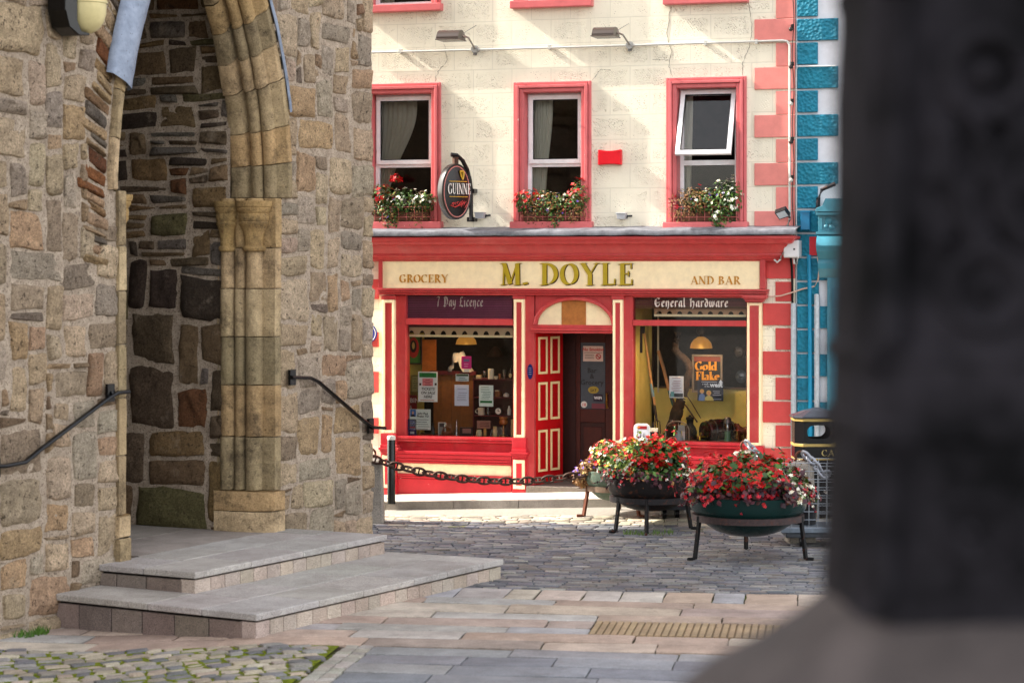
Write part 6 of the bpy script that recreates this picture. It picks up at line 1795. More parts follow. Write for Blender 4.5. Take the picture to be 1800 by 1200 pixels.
lines(o, 1180, 1199, (664, 669, 672, 675, 678, 681, 684, 687), Q, rgb(150, 90, 96), .8, 11); on(o, 1178, 1200.5, 691, 697.5, Q, rgb(60, 64, 68)); on(o, 1179, 1185, 688, 697, Q - .001, rgb(110, 160, 160))
o = sheet('event_poster', 'dark blue poster with two people and the word WEST', 'poster', 1226, 1271.5, 668, 704.5, Q, rgb(40, 44, 58), PAPERG)
wq(o, 'west', 1259, 680, 9.5, rgb(236, 236, 240), Q, bold=.035); wq(o, 'a walk', 1240, 676, 3.6, rgb(226, 226, 230), Q, bold=.02); wq(o, 'in the', 1243, 680, 3.2, rgb(226, 226, 230), Q, bold=.02)
mb = MB(); mb.col = rgb(236, 236, 240); w_, z_ = fq(1267, 678, Q); mb.prism([(w_ - .014, z_), (w_ + .014, z_), (w_ + .014, z_ + .04), (w_ + .03, z_ + .04), (w_, z_ + .085), (w_ - .03, z_ + .04), (w_ - .014, z_ + .04)], Q - .004, Q - .0006); mb.build('arrow', 'paper', o)
lines(o, 1231, 1264, (670.5,), Q, rgb(200, 200, 206), 1.2, 12); lines(o, 1252, 1269, (687, 690, 693.5, 701), Q, rgb(190, 190, 200), .9, 13)
mb = MB()
for x, y, hr, skin, hair, coat, wd in ((1234, 688, 3.0, rgb(226, 166, 110), rgb(230, 180, 90), rgb(120, 140, 180), 6), (1246, 691, 3.4, rgb(224, 160, 100), rgb(232, 190, 100), rgb(206, 184, 110), 8.5)):
    w_, z_ = fq(x, y, Q); s_ = 1 / 124.0
    mb.col = coat; mb.prism([(w_ - wd * s_, fq(x, 704, Q)[1]), (w_ + wd * s_, fq(x, 704, Q)[1]), (w_ + wd * .75 * s_, z_ - hr * 2.0 * s_), (w_ + .01, z_ - hr * s_), (w_ - .01, z_ - hr * s_), (w_ - wd * .75 * s_, z_ - hr * 2.0 * s_)], Q - .0035, Q - .0006)
    mb.col = hair; mb.prism([(w_ + hr * 1.25 * s_ * math.cos(k * .52), z_ + .006 + hr * 1.25 * s_ * math.sin(k * .52)) for k in range(12)], Q - .0045, Q - .0036)
    mb.col = skin; mb.prism([(w_ + hr * .8 * s_ * math.cos(k * .52), z_ + hr * 1.1 * s_ * math.sin(k * .52)) for k in range(12)], Q - .006, Q - .0046)
mb.build('photograph', 'paper', o)

# --- left window: fixed display joinery belongs to the shop
shelfcol = rgb(86, 22, 30)
o = thing('display_partition', 'brown panelled wooden partition behind the left shop window', 'partition', FR_F, (fq(800, 770, .8)[0], .8, fq(800, 770, .8)[1]))
mb = MB(); n = 0
for xa, xb in ((762, 775), (775.4, 793), (793.4, 810), (810.4, 832)): qbox(mb, xa, xb, 659, 775, .80, .82, jit(rgb(126, 78, 34), .08))
mb.build('panel', 'wood', o)
mb = MB(); qbox(mb, 755, 836, 652, 658.5, .74, .82, shelfcol); mb.build('top_rail', 'wood', o)
mb = MB(); qbox(mb, 714, 745, 585, 775, 1.0, 1.02, rgb(188, 162, 70)); mb.build('yellow_board', 'matte', o)
mb = MB(); qbox(mb, 742, 766, 597, 655, .9, .93, rgb(176, 96, 30)); mb.build('orange_board', 'wood', o)
o = thing('shelf_unit', 'dark red open shelf unit holding old jars and curios', 'shelves', FR_F, (fq(868, 775, .7)[0], .7, fq(868, 775, .7)[1]))
mb = MB(); qbox(mb, 832, 904, 664, 776, .78, .80, rgb(70, 16, 24)); mb.build('back', 'wood', o)
for y in (666, 697.5, 729.5, 770): mb = MB(); qbox(mb, 832, 904, y, y + 2.4, .45, .775, shelfcol); mb.build('shelf', 'wood', o)
for x in (831, 901): mb = MB(); qbox(mb, x, x + 2, 664, 776, .45, .775, shelfcol); mb.build('side_panel', 'wood', o)
mb = MB(); qbox(mb, 714, 832, 767.5, 776, .06, .70, rgb(58, 26, 20)); sill_ = mb
tag(sill_.build('display_ledge', 'wood', None, FR_F, (fq(770, 776, .4)[0], .4, fq(770, 776, .4)[1])), 'dark wooden display ledge inside the left shop window', 'ledge')
mb = MB(); qbox(mb, 1113, 1312, 776.5, 785, .05, 1.2, rgb(96, 62, 40))
tag(mb.build('display_ledge', 'wood', None, FR_F, (fq(1210, 785, .5)[0], .5, fq(1210, 785, .5)[1])), 'brown wooden display ledge inside the right shop window', 'ledge')

def framed_picture(label, xa, xb, ya, yb, q, frame, fill, deco=None, cat='picture', name='framed_picture', fwd=2.2):
    o = thing(name, label, cat, FR_F, (fq(xa, yb, q)[0], q, fq(xa, yb, q)[1])); mb = MB()
    qbox(mb, xa, xb, ya, ya + fwd, q - .02, q + .01, frame); qbox(mb, xa, xb, yb - fwd, yb, q - .02, q + .01, frame); qbox(mb, xa, xa + fwd, ya + fwd + .05, yb - fwd - .05, q - .02, q + .01, frame); qbox(mb, xb - fwd, xb, ya + fwd + .05, yb - fwd - .05, q - .02, q + .01, frame); mb.build('frame', 'wood', o, bevel=.003)
    mb = MB(); qbox(mb, xa + fwd, xb - fwd, ya + fwd, yb - fwd, q, q + .008, fill); mb.build('print', 'paper', o)
    return o
o = framed_picture('green framed picture with a red oval high in the left window', 714, 741, 588, 640, .85, rgb(26, 22, 18), rgb(66, 120, 46))
mb = MB(); w_, z_ = fq(727, 611, .85); mb.col = rgb(176, 40, 30); mb.prism([(w_ + .085 * math.cos(k * .4), z_ + .15 * math.sin(k * .4)) for k in range(16)], .845, .849); mb.col = rgb(40, 24, 20); mb.prism([(w_ + .05 * math.cos(k * .4), z_ + .09 * math.sin(k * .4) + .02) for k in range(16)], .841, .8448); mb.col = rgb(190, 160, 90); mb.prism([(w_ + .02 * math.cos(k * .4), z_ + .05 * math.sin(k * .4) + .03) for k in range(16)], .838, .8408); mb.build('oval_design', 'paper', o)
o = framed_picture('small greenish framed certificate on the yellow board', 722, 738, 659, 690, .9, rgb(120, 110, 60), rgb(150, 148, 96))
lines(o, 725, 735, (665, 669, 673, 677, 681), .9, rgb(80, 76, 40), .9, 14)
o = sheet('enamel_sign', 'red enamel sign with the letters OBIN at the left window edge', 'sign', 716, 733, 694, 728, .5, rgb(120, 18, 26))
wq(o, 'OBIN', 724.5, 707, 9.5, rgb(206, 196, 196), .5, bold=.02); wq(o, '&', 722, 718, 7, rgb(196, 186, 186), .5)
o = framed_picture('black and white photograph in a pale frame on the window ledge', 770, 783, 742, 768, .35, rgb(196, 206, 204), rgb(60, 62, 64), name='photo_frame', fwd=1.6)
on(o, 773, 779, 750, 764, .35, rgb(140, 140, 136), 'portrait')

def turned(name, label, cat, x, yb, q, prof, col, mat='enamel', group=None, part='body', n=16):
    """a turned object standing at picture row yb; prof in px (radius, height)"""
    w_, z_ = fq(x, yb, q); s_ = 1 / 125.0; o = thing(name, label, cat, FR_F, (w_, q, z_), group)
    mb = MB(); mb.col = col; mb.lathe((w_, q, z_), [(r_ * s_, h_ * s_) for r_, h_ in prof], n); mb.build(part, mat, o); return o, (w_, q, z_), s_
CUR = 'curios in the left shop window'
JAR = [(0, 0), (5, 0), (5.6, 2), (5.6, 7.5), (4.6, 9), (4.6, 12), (0, 12)]
o, c, s_ = turned('stoneware_jar', 'cream lidded stoneware jar at the foot of the shelves', 'jar', 842, 767, .3, JAR, rgb(206, 196, 160), 'enamel', CUR)
turned('slim_jar', 'slim ochre jar beside the cream lidded jar', 'jar', 852.5, 767, .3, [(0, 0), (2.6, 0), (3, 8), (2.4, 12), (2.8, 15), (0, 15)], rgb(176, 140, 80), 'enamel', CUR)
turned('bottle', 'pale striped bottle in front of the lowest shelf', 'bottle', 870, 768, .28, [(0, 0), (4, 0), (4.2, 10), (3.2, 14), (3.6, 16), (3.4, 19), (0, 19)], rgb(190, 168, 112), 'enamel', CUR)
o, c, s_ = turned('oil_lamp', 'old oil lamp with an amber glass bowl', 'lamp', 885, 768, .3, [(0, 0), (9, 0), (8, 3), (3, 5), (2.2, 12), (3, 15), (2, 17), (2, 20)], rgb(150, 110, 60), 'brass', CUR, 'stem')
mb = MB(); mb.col = rgb(150, 90, 40); mb.lathe(c, [(r_ * s_, h_ * s_) for r_, h_ in ((2, 20.5), (7, 23), (8.2, 27), (6.5, 31), (7.6, 33.5), (7, 35), (0, 35))], 16); mb.build('bowl', 'enamel', o)
turned('roll', 'tall pale green cylinder by the right edge of the left window', 'tube', 900.5, 769, .2, [(0, 0), (2.6, 0), (2.6, 32), (0, 32)], rgb(176, 170, 116), 'enamel', CUR)
turned('glass_decanter', 'tall thin glass decanter on the window ledge', 'decanter', 802.5, 767, .3, [(0, 0), (6, 0), (6, 3), (3.2, 10), (1.6, 18), (1.2, 28), (.5, 30), (0, 30)], rgb(200, 205, 205), 'clear', CUR)
turned('small_bottle', 'small dark bottle beside the handwritten notice', 'bottle', 761, 767, .3, [(0, 0), (3.5, 0), (3.5, 14), (1.5, 18), (1.5, 24), (0, 24)], rgb(40, 44, 46), 'enamel', CUR)
turned('small_bottle', 'slim ochre bottle at the foot of the handwritten notice', 'bottle', 736.5, 767, .25, [(0, 0), (1.8, 0), (2, 10), (1, 14), (0, 15)], rgb(176, 120, 50), 'enamel', CUR)
o, c, s_ = turned('basket', 'brown round basket on the window ledge', 'basket', 786, 767, .32, [(0, 0), (8, 0), (10, 6), (9, 9), (8, 9), (0, 5)], rgb(112, 62, 30), 'wood', CUR)
mb = MB(); mb.col = rgb(120, 70, 34); mb.tube([(c[0] + 9 * s_ * math.cos(a), .32, c[2] + 8 * s_ + 9 * s_ * math.sin(a)) for a in [math.pi * k / 10 for k in range(11)]], .009, 6); mb.build('handle', 'wood', o)
mb = MB(); qbox(mb, 808, 829, 751, 767, .3, .36, rgb(60, 52, 56)); mb2 = thing('tin_box', 'dark tin box with a faded picture beside the red shelves', 'box', FR_F, (fq(818, 767, .3)[0], .3, fq(818, 767, .3)[1])); mb.build('box', 'metal', mb2, bevel=.005); on(mb2, 813, 828, 753, 761, .3, rgb(150, 110, 104), 'label_print')
mb = MB(); qbox(mb, 838, 862, 739, 753, .5, .54, rgb(170, 120, 104)); mb2 = thing('picture_tin', 'pinkish picture tin on the bottom shelf', 'tin', FR_F, (fq(850, 753, .5)[0], .5, fq(850, 753, .5)[1]), CUR); mb.build('tin', 'paper', mb2, bevel=.004)
lines(mb2, 840, 860, (742, 745, 748), .5, rgb(110, 60, 60), 1.2, 15)
# middle shelves
o, c, s_ = turned('mug', 'large cream mug with a dark print on the third shelf', 'mug', 846, 729, .48, [(0, 0), (6, 0), (6.4, 13), (5.6, 13), (5.4, 2), (0, 2)], rgb(206, 200, 180), 'enamel', CUR)
mb = MB(); mb.col = rgb(206, 200, 180); mb.torus((c[0] - 7.2 * s_, .48, c[2] + 6.5 * s_), 3.4 * s_, .8 * s_, (1, 0, 0), (0, 0, 1), 14); mb.build('handle', 'enamel', o)
o, c, s_ = turned('alarm_clock', 'round white clock face on the third shelf', 'clock', 877, 729, .5, [(0, 0), (2, 0), (2, 1), (0, 1)], rgb(60, 56, 54), 'metal', CUR, 'foot')
mb = MB(); mb.col = rgb(70, 66, 64); mb.lathe((c[0], .48, c[2] + 7 * s_), [(0, .03), (6.4 * s_, .03), (6.4 * s_, -.02), (5.4 * s_, -.02)], 20, 'y'); mb.build('case', 'metal', o)
mb = MB(); mb.col = rgb(222, 220, 210); mb.lathe((c[0], .462, c[2] + 7 * s_), [(0, 0), (5.3 * s_, 0), (5.3 * s_, .01)], 20, 'y'); mb.col = INK; mb.box(c[0] - .004, c[0] + .004, .456, .46, c[2] + 7 * s_, c[2] + 11 * s_); mb.box(c[0], c[0] + 3 * s_, .456, .46, c[2] + 7 * s_ - .004, c[2] + 7 * s_ + .004); mb.build('dial', 'paper', o)
turned('bottle', 'white labelled dark bottle at the end of the third shelf', 'bottle', 895, 729, .48, [(0, 0), (3.4, 0), (3.6, 9), (1.6, 13), (1.4, 16), (0, 16)], rgb(206, 206, 200), 'enamel', CUR)
turned('glass_tumbler', 'glass tumbler beside the cream mug', 'glass', 858, 729, .48, [(0, 0), (2.6, 0), (3.2, 14), (2.9, 14), (2.4, 1)], rgb(190, 190, 180), 'clear', CUR)
o, c, s_ = turned('coffee_grinder', 'small wooden grinder with a white top on the second shelf', 'grinder', 874, 697, .5, [(0, 9), (4.2, 9), (4.6, 11.5), (0, 12)], rgb(196, 180, 156), 'enamel', CUR, 'top')
mb = MB(); qbox(mb, 870, 878.5, 687.5, 697, .46, .54, rgb(120, 76, 44)); mb.build('box', 'wood', o, bevel=.004)
turned('salt_cellar', 'small pale pot at the end of the second shelf', 'pot', 890, 697, .5, [(0, 0), (5, 0), (5.4, 4), (3, 6), (0, 7.5)], rgb(200, 196, 190), 'enamel', CUR)
# top of the shelves
mb = MB(); qbox(mb, 836.5, 845.5, 659.5, 665.5, .5, .56, rgb(206, 186, 140)); tag(mb.build('soap_block', 'matte', None, FR_F, (fq(841, 665, .5)[0], .5, fq(841, 665, .5)[1]), bevel=.006), 'small cream block on top of the shelves', 'block', CUR)
turned('wine_glass', 'stemmed glass on top of the shelves', 'glass', 851.5, 666, .5, [(0, 0), (3, 0), (3, .5), (.5, 1), (.5, 6), (3, 9), (3.4, 14), (3.1, 14)], rgb(200, 205, 205), 'clear', CUR)
turned('candle', 'thick white candle on top of the shelves', 'candle', 863, 666, .5, [(0, 0), (5.2, 0), (5.2, 17), (4, 18), (0, 18)], rgb(224, 214, 188), 'matte', CUR)
turned('small_bowl', 'small white bowl beside the thick candle', 'bowl', 872, 666, .45, [(0, 0), (2.5, 0), (4.4, 5), (4, 5), (0, 1)], rgb(214, 204, 180), 'enamel', CUR)
turned('beaker', 'tall clear tumbler on top of the shelves', 'glass', 886.5, 666, .5, [(0, 0), (3.4, 0), (3.8, 17), (3.5, 17), (3.2, 1)], rgb(190, 195, 195), 'clear', CUR)
turned('copper_pot', 'small copper pot on top of the shelves', 'pot', 878.5, 666, .5, [(0, 0), (2.8, 0), (3, 7), (2.6, 9.5), (0, 9.5)], rgb(150, 90, 56), 'brass', CUR)
o, c, s_ = turned('stout_bottle', 'dark stout bottle with an oval label on top of the shelves', 'bottle', 898, 666, .48, [(0, 0), (3.9, 0), (3.9, 13), (1.6, 18), (1.4, 24), (1.7, 25), (0, 25)], rgb(26, 20, 18), 'enamel', CUR)
mb = MB(); mb.col = rgb(206, 190, 140); mb.prism([(c[0] + 2.6 * s_ * math.cos(k * .5), c[2] + (6.5 + 4 * math.sin(k * .5)) * s_) for k in range(13)], .48 - 4.3 * s_, .48 - 3.4 * s_); mb.build('label', 'paper', o)
# white cloth draped over something on the partition
mb = MB(); mb.smooth = True; mb.col = rgb(160, 156, 150); w_, z_ = fq(808, 653, .78); s_ = 1 / 124.0; rows = []
outl = [(-23, 0), (-21, 8), (-14, 14), (-15, 26), (-11, 34), (-4, 33), (3, 36), (8, 30), (9, 20), (17, 10), (25, 0)]
for dq, k in ((.10, 1.0), (-.02, .97), (-.07, .8), (-.10, .45)):
    rows.append([(w_ + x * s_ * k - .02 * (1 - k), .78 + dq * .8 + .02 * math.sin(x * .7), z_ + y * s_ * (k * .9 + .1)) for x, y in outl])
mb.grid(rows); tag(mb.build('draped_cloth', 'cloth', None, FR_F, (w_, .78, z_), angle=180), 'white cloth draped over a shape on the partition rail', 'cloth')

def pendant(label, x, yt, yb_, hw, q, energy):
    w_, z_ = fq(x, yb_, q); s_ = 1 / 124.0; hh = (yb_ - yt); o = thing('pendant_lamp', label, 'lamp', FR_F, (w_, q, z_), 'lit brass pendant lamps in the shop windows')
    mb = MB(); mb.col = rgb(196, 140, 50)
    mb.lathe((w_, q, z_), [(hw * s_, 0), (hw * s_ * .98, hh * .12 * s_), (hw * .9 * s_, hh * .45 * s_), (hw * .66 * s_, hh * .78 * s_), (hw * .32 * s_, hh * s_), (.02, hh * 1.04 * s_)], 28); mb.build('shade', 'glow', o, angle=60)
    mb = MB(); mb.col = rgb(60, 44, 30); mb.lathe((w_, q, z_), [(.024, hh * s_), (.026, (hh + 5) * s_), (0, (hh + 5) * s_)], 12); mb.tube([(w_, q, z_ + (hh + 4) * s_), (w_, q, zb(x, 524, -q))], .005, 5); mb.build('cord', 'brass', o)
    mb = MB(); mb.ball((w_, q, z_ + .03), .03); mb.build('light_bulb', 'bulb', o)
    ld = bpy.data.lights.new('lamp_light', 'POINT'); ld.energy = energy; ld.color = (1, .72, .4); ld.shadow_soft_size = .04
    lo = bpy.data.objects.new('lamp_light', ld); COL.objects.link(lo); lo.parent = o; lo.location = (0, 0, -.03)
pendant('lit brass pendant lamp in the left shop window', 819.5, 588.5, 605, 18.5, .45, 2.0)
pendant('lit brass pendant lamp above the framed black sign', 1232.5, 593, 612, 19, .3, 3.8)
# far lamp at the back of the bar
w_, z_ = fq(871, 623, 2.2); o = thing('back_lamp', 'tiny glowing lamp deep inside the dark bar', 'lamp', FR_F, (w_, 2.2, z_))
mb = MB(); mb.col = rgb(60, 40, 30); mb.lathe((w_, 2.2, z_), [(.02, .12), (.06, .09), (.13, -.03), (.12, -.03), (.05, .08)], 16); mb.build('shade', 'matte', o)
mb = MB(); mb.ball((w_, 2.2, z_ - .0), .035); mb.build('light_bulb', 'bulb', o)

# --- right window
o = thing('display_backing', 'mustard yellow woven backing boards of the right shop window', 'display backing', FR_F, (fq(1157, 778, 1.15)[0], 1.15, fq(1157, 778, 1.15)[1]))
mb = MB(); wl_ = fq(1113, 640, .12)[0]; zl_, zt_ = fq(1140, 785, .6)[1], fq(1140, 525, .6)[1]
mb.box(wl_ - .03, wl_, .05, 1.25, zl_, zt_); mb.build('side_board', 'ochre', o)
mb = MB(); qbox(mb, 1150, 1330, 682, 786, 1.16, 1.19); mb.build('low_back_board', 'woven', o)
mb = MB(); mb.col = rgb(176, 168, 150); qbox(mb, 1155.5, 1157.8, 530, 690, 1.12, 1.15, rgb(186, 180, 164)); mb.build('corner_post', 'enamel', o)
mb = MB(); qbox(mb, 1157, 1330, 680.5, 683, 1.12, 1.2, rgb(90, 66, 36)); mb.build('top_rail', 'wood', o)
RB = 'tools and curios in the right shop window'
def stick(mb, pts, q, rad, n=7):
    if n == 10:                                        # bark: knots and ripples
        P, Rr = [], []; rr_ = random.Random(9)
        for i in range(len(pts) - 1):
            for k in range(5):
                t_ = k / 5; P.append((pts[i][0] + (pts[i + 1][0] - pts[i][0]) * t_ + rr_.uniform(-.7, .7), pts[i][1] + (pts[i + 1][1] - pts[i][1]) * t_)); Rr.append((rad[i] + (rad[i + 1] - rad[i]) * t_) * rr_.uniform(.92, 1.08))
        pts, rad, n = P, Rr, 9
    mb.tube([(fq(x, y, q)[0], q + (0 if len(p_) < 3 else p_[2]), fq(x, y, q)[1]) for p_ in pts for x, y in (p_[:2],)], rad, n)
o = thing('crooked_branch', 'thick crooked tree branch standing in the right shop window', 'branch', FR_F, (fq(1185, 776, .6)[0], .6, fq(1185, 776, .6)[1]))
mb = MB(); mb.col = rgb(56, 42, 33)
stick(mb, [(1176, 778), (1183, 750), (1190, 722), (1196, 706), (1203, 688), (1208, 668), (1212, 650), (1209, 638), (1203, 630), (1194, 623), (1187, 614), (1187, 602), (1192, 592), (1193, 586)], .6, [.115, .10, .085, .07, .056, .05, .05, .05, .05, .048, .046, .042, .044, .02], 10); mb.build('branch', 'bark', o)
for pts, rr in (([(1200, 706), (1208, 716), (1226, 742)], .012), ([(1204, 690), (1216, 708), (1232, 735)], .008), ([(1195, 730), (1188, 720), (1180, 690)], .012), ([(1190, 590), (1186, 585), (1197, 586)], .02)):
    mb = MB(); mb.col = rgb(70, 48, 36); stick(mb, pts, .62, rr, 6); mb.build('twig', 'wood', o)
o = thing('garden_fork', 'long handled garden fork leaning on the yellow side wall', 'fork', FR_F, (fq(1152, 742, .5)[0], .5, fq(1152, 742, .5)[1]), RB)
mb = MB(); mb.col = rgb(190, 140, 86); stick(mb, [(1132, 584), (1139, 630), (1149, 700), (1151, 712)], .5, .017); mb.build('handle', 'wood', o)
mb = MB(); mb.col = rgb(120, 150, 160); stick(mb, [(1144.5, 674), (1148.5, 697)], .5, .021); mb.build('sticker_band', 'paper', o)
mb = MB(); mb.col = rgb(60, 52, 48); stick(mb, [(1150, 711), (1154, 738)], .5, .02)
for dx in (-6, -2, 2, 6): stick(mb, [(1154, 738), (1154 + dx, 741), (1155 + dx, 762)], .5, .008, 5)
mb.build('tines', 'rust', o)
o = thing('spade', 'wooden spade handle leaning behind the printed sheet', 'spade', FR_F, (fq(1184, 706, .9)[0], .9, fq(1184, 706, .9)[1]), RB)
mb = MB(); mb.col = rgb(170, 120, 76); stick(mb, [(1157, 616), (1166, 646), (1176, 686)], .9, .024); mb.build('handle', 'wood', o)
mb = MB(); mb.col = rgb(70, 110, 110); stick(mb, [(1176, 686), (1183, 708), (1190, 730)], .9, [.024, .03, .012]); mb.build('blade', 'metal', o)
o = thing('saw_blade', 'dark iron saw hanging on the yellow side wall', 'saw', FR_F, (fq(1128, 620, .2)[0], .2, fq(1128, 620, .2)[1]), RB)
mb = MB(); qbox(mb, 1125, 1129, 578, 620, .2, .215, rgb(40, 36, 34)); mb.build('blade', 'rust', o); mb = MB(); qbox(mb, 1125, 1133, 573, 586, .19, .225, rgb(30, 24, 22)); mb.build('handle', 'wood', o, bevel=.006)
o = framed_picture('framed black sign with two large yellow words and a red band', 1216, 1270, 623, 690, .85, rgb(112, 102, 92), rgb(20, 18, 20), name='framed_sign', cat='sign', fwd=3.6)
mb = MB(); qbox(mb, 1220, 1266.3, 627, 635, .842, .8485, rgb(112, 48, 36)); mb.build('red_band', 'paper', o)
gm = MB(); gm.col = rgb(196, 134, 30)
a_, z_ = fq(1222, 650, .85); b_, _ = fq(1261, 650, .85); pen(gm, 'Gold', ROMAN, a_, z_, .118, .27, 16, .844, .004, fit=b_ - a_)
a_, z_ = fq(1223, 667.5, .85); b_, _ = fq(1265, 667.5, .85); pen(gm, 'Flake', ROMAN, a_, z_, .118, .27, 16, .844, .004, fit=b_ - a_); gm.build('lettering', 'paper', o)
# barrel on its side
o = thing('small_barrel', 'small black wooden barrel on its side with a brass tap', 'barrel', FR_F, (fq(1248, 777, .5)[0], .5, fq(1248, 777, .5)[1]), RB)
w_, z_ = fq(1238, 758, .38); mb = MB(); mb.col = rgb(17, 16, 18); R = .135
prof = [(0, .03), (R * .84, .03), (R * .86, 0), (R, 0)] + [(R + .035 * math.sin(math.pi * k / 8), .06 + .34 * k / 8) for k in range(9)] + [(R, .44), (0, .44)]
mb.lathe((0, 0, 0), prof, 24, 'y'); mb.moved(0, Matrix.Translation((w_, .34, z_)) @ Matrix.Rotation(math.radians(-48), 4, 'Z')); mb.build('cask', 'enamel', o, angle=50)
mb = MB(); mb.col = rgb(52, 50, 52)
for h_ in (.05, .13, .33, .41): mb.torus((0, h_, 0), R + .004 + .034 * math.sin(math.pi * max(0, min(1, (h_ - .06) / .34))), .010, (1, 0, 0), (0, 0, 1), 24, 5)
mb.moved(0, Matrix.Translation((w_, .34, z_)) @ Matrix.Rotation(math.radians(-48), 4, 'Z')); mb.build('hoop', 'metal', o)
mb = MB(); mb.col = rgb(200, 160, 60); mb.tube([(0, .02, -.07), (0, -.06, -.07), (0, -.07, -.11)], .013, 8); mb.tube([(0, -.045, -.07), (0, -.045, -.02)], .008, 6); mb.box(-.025, .025, -.052, -.038, -.025, -.01)
mb.moved(0, Matrix.Translation((w_, .34, z_)) @ Matrix.Rotation(math.radians(-48), 4, 'Z')); mb.build('tap', 'brass', o)
mb = MB(); mb.col = rgb(30, 24, 20); mb.box(w_ - .1, w_ + .36, .34, .40, fq(1240, 777, .4)[1], z_ - R + .03); mb.box(w_ + .0, w_ + .40, .56, .62, fq(1240, 777, .4)[1], z_ - R + .03); mb.build('cradle', 'wood', o)
turned('milk_churn', 'black iron milk churn between the branch and the barrel', 'churn', 1213, 777, .55, [(0, 0), (12, 0), (12.5, 18), (10, 25), (6, 31), (6, 38), (7.5, 40), (7, 43), (3, 44), (2, 47), (0, 47)], rgb(26, 26, 28), 'rust', RB)
o = thing('fire_guard', 'arched clear fire guard standing on the ledge', 'fire guard', FR_F, (fq(1190, 777, .25)[0], .25, fq(1190, 777, .25)[1]), RB)
mb = MB(); mb.col = rgb(160, 150, 136); w0, z0 = fq(1170, 777, .25); w1, _ = fq(1211, 777, .25); zt_ = fq(1190, 740, .25)[1]; wm = (w0 + w1) / 2; rr = (w1 - w0) / 2
mb.tube([(w0, .25, z0), (w0, .25, zt_ - .12)] + [(wm - rr * math.cos(a), .25, zt_ - .12 + .12 * math.sin(a)) for a in [math.pi * k / 12 for k in range(1, 12)]] + [(w1, .25, zt_ - .12), (w1, .25, z0)], .009, 6)
for k in range(5): x = wm + rr * .1 + rr * .18 * k; mb.tube([(x, .25, z0), (x, .25, zt_ - .02 - .05 * k / 4)], .004, 5)
mb.build('frame', 'metal', o)
o = thing('enamel_jug', 'old grey enamel jug and scale in front of the fire guard', 'jug', FR_F, (fq(1196, 777, .15)[0], .15, fq(1196, 777, .15)[1]), RB)
w_, z_ = fq(1193, 776, .15); s_ = 1 / 125.0; mb = MB(); mb.col = rgb(140, 156, 168); mb.lathe((w_, .15, z_), [(0, 0), (7 * s_, 0), (8 * s_, 4 * s_), (6 * s_, 12 * s_), (4 * s_, 16 * s_), (4.5 * s_, 19 * s_)], 16); mb.build('jug', 'enamel', o)
mb = MB(); qbox(mb, 1192, 1204, 747, 757, .18, .2, rgb(150, 152, 150)); qbox(mb, 1199, 1204, 757.5, 773, .18, .2, rgb(186, 190, 190)); mb.build('scale_plate', 'enamel', o)
o, c, s_ = turned('glass_lantern', 'tall glass lantern with a green base next to the barrel', 'lantern', 1279, 778, .35, [(0, 0), (6.5, 0), (6.5, 6), (5.2, 8), (5.2, 20), (0, 20)], rgb(70, 110, 84), 'enamel', RB, 'base')
mb = MB(); mb.col = rgb(120, 124, 124); mb.lathe(c, [(r_ * s_, h_ * s_) for r_, h_ in ((5.6, 20.5), (6.6, 30), (5, 33))], 14); mb.build('glass', 'clear', o)
mb = MB(); mb.col = rgb(96, 98, 100); mb.lathe(c, [(r_ * s_, h_ * s_) for r_, h_ in ((7.4, 33), (7, 37), (6, 39), (6.4, 41), (3, 44), (0, 44))], 14)
for k in range(4): a = k * 1.57 + .4; mb.tube([(c[0] + 6.6 * s_ * math.cos(a), c[1] + 6.6 * s_ * math.sin(a), c[2] + 19 * s_), (c[0] + 7 * s_ * math.cos(a), c[1] + 7 * s_ * math.sin(a), c[2] + 34 * s_)], .005, 4)
mb.build('cap', 'metal', o)
# toy horse and cart wheel
o = thing('horse_figure', 'brown toy horse harnessed to a small cart wheel', 'toy horse', FR_F, (fq(1304, 778, .4)[0], .4, fq(1304, 778, .4)[1]), RB)
mb = MB(); mb.col = rgb(96, 50, 30); Lp = lambda x, y: (fq(x, y, .4)[0], .4, fq(x, y, .4)[1])
mb.tube([Lp(1297, 754), Lp(1300, 755), Lp(1306, 757), Lp(1312, 756), Lp(1314, 757)], [.02, .055, .05, .055, .02], 9); mb.tube([Lp(1299, 755), Lp(1297, 749), Lp(1295, 745)], [.045, .032, .026], 8); mb.tube([Lp(1295, 744.5), Lp(1292, 748.5), Lp(1291, 750)], [.026, .02, .012], 8)
for x, dq in ((1300, -.03), (1301.5, .03), (1310, -.03), (1312, .03)):
    P = [Vector(Lp(x, 758)), Vector(Lp(x - .6, 766)), Vector(Lp(x + .3, 772)), Vector(Lp(x, 777))]; mb.tube([p_ + Vector((0, dq, 0)) for p_ in P], [.026, .016, .012, .012], 7)
mb.build('horse', 'enamel', o)
mb = MB(); mb.col = rgb(120, 96, 50); cw = Vector(Lp(1293, 767)); cw.y = .5; mb.torus(cw, .078, .008, (1, 0, 0), (0, 0, 1), 20, 5)
for k in range(8): a = math.pi * k / 4; mb.tube([cw, cw + Vector((.078 * math.cos(a), 0, .078 * math.sin(a)))], .004, 4)
mb.build('wheel', 'wood', o)
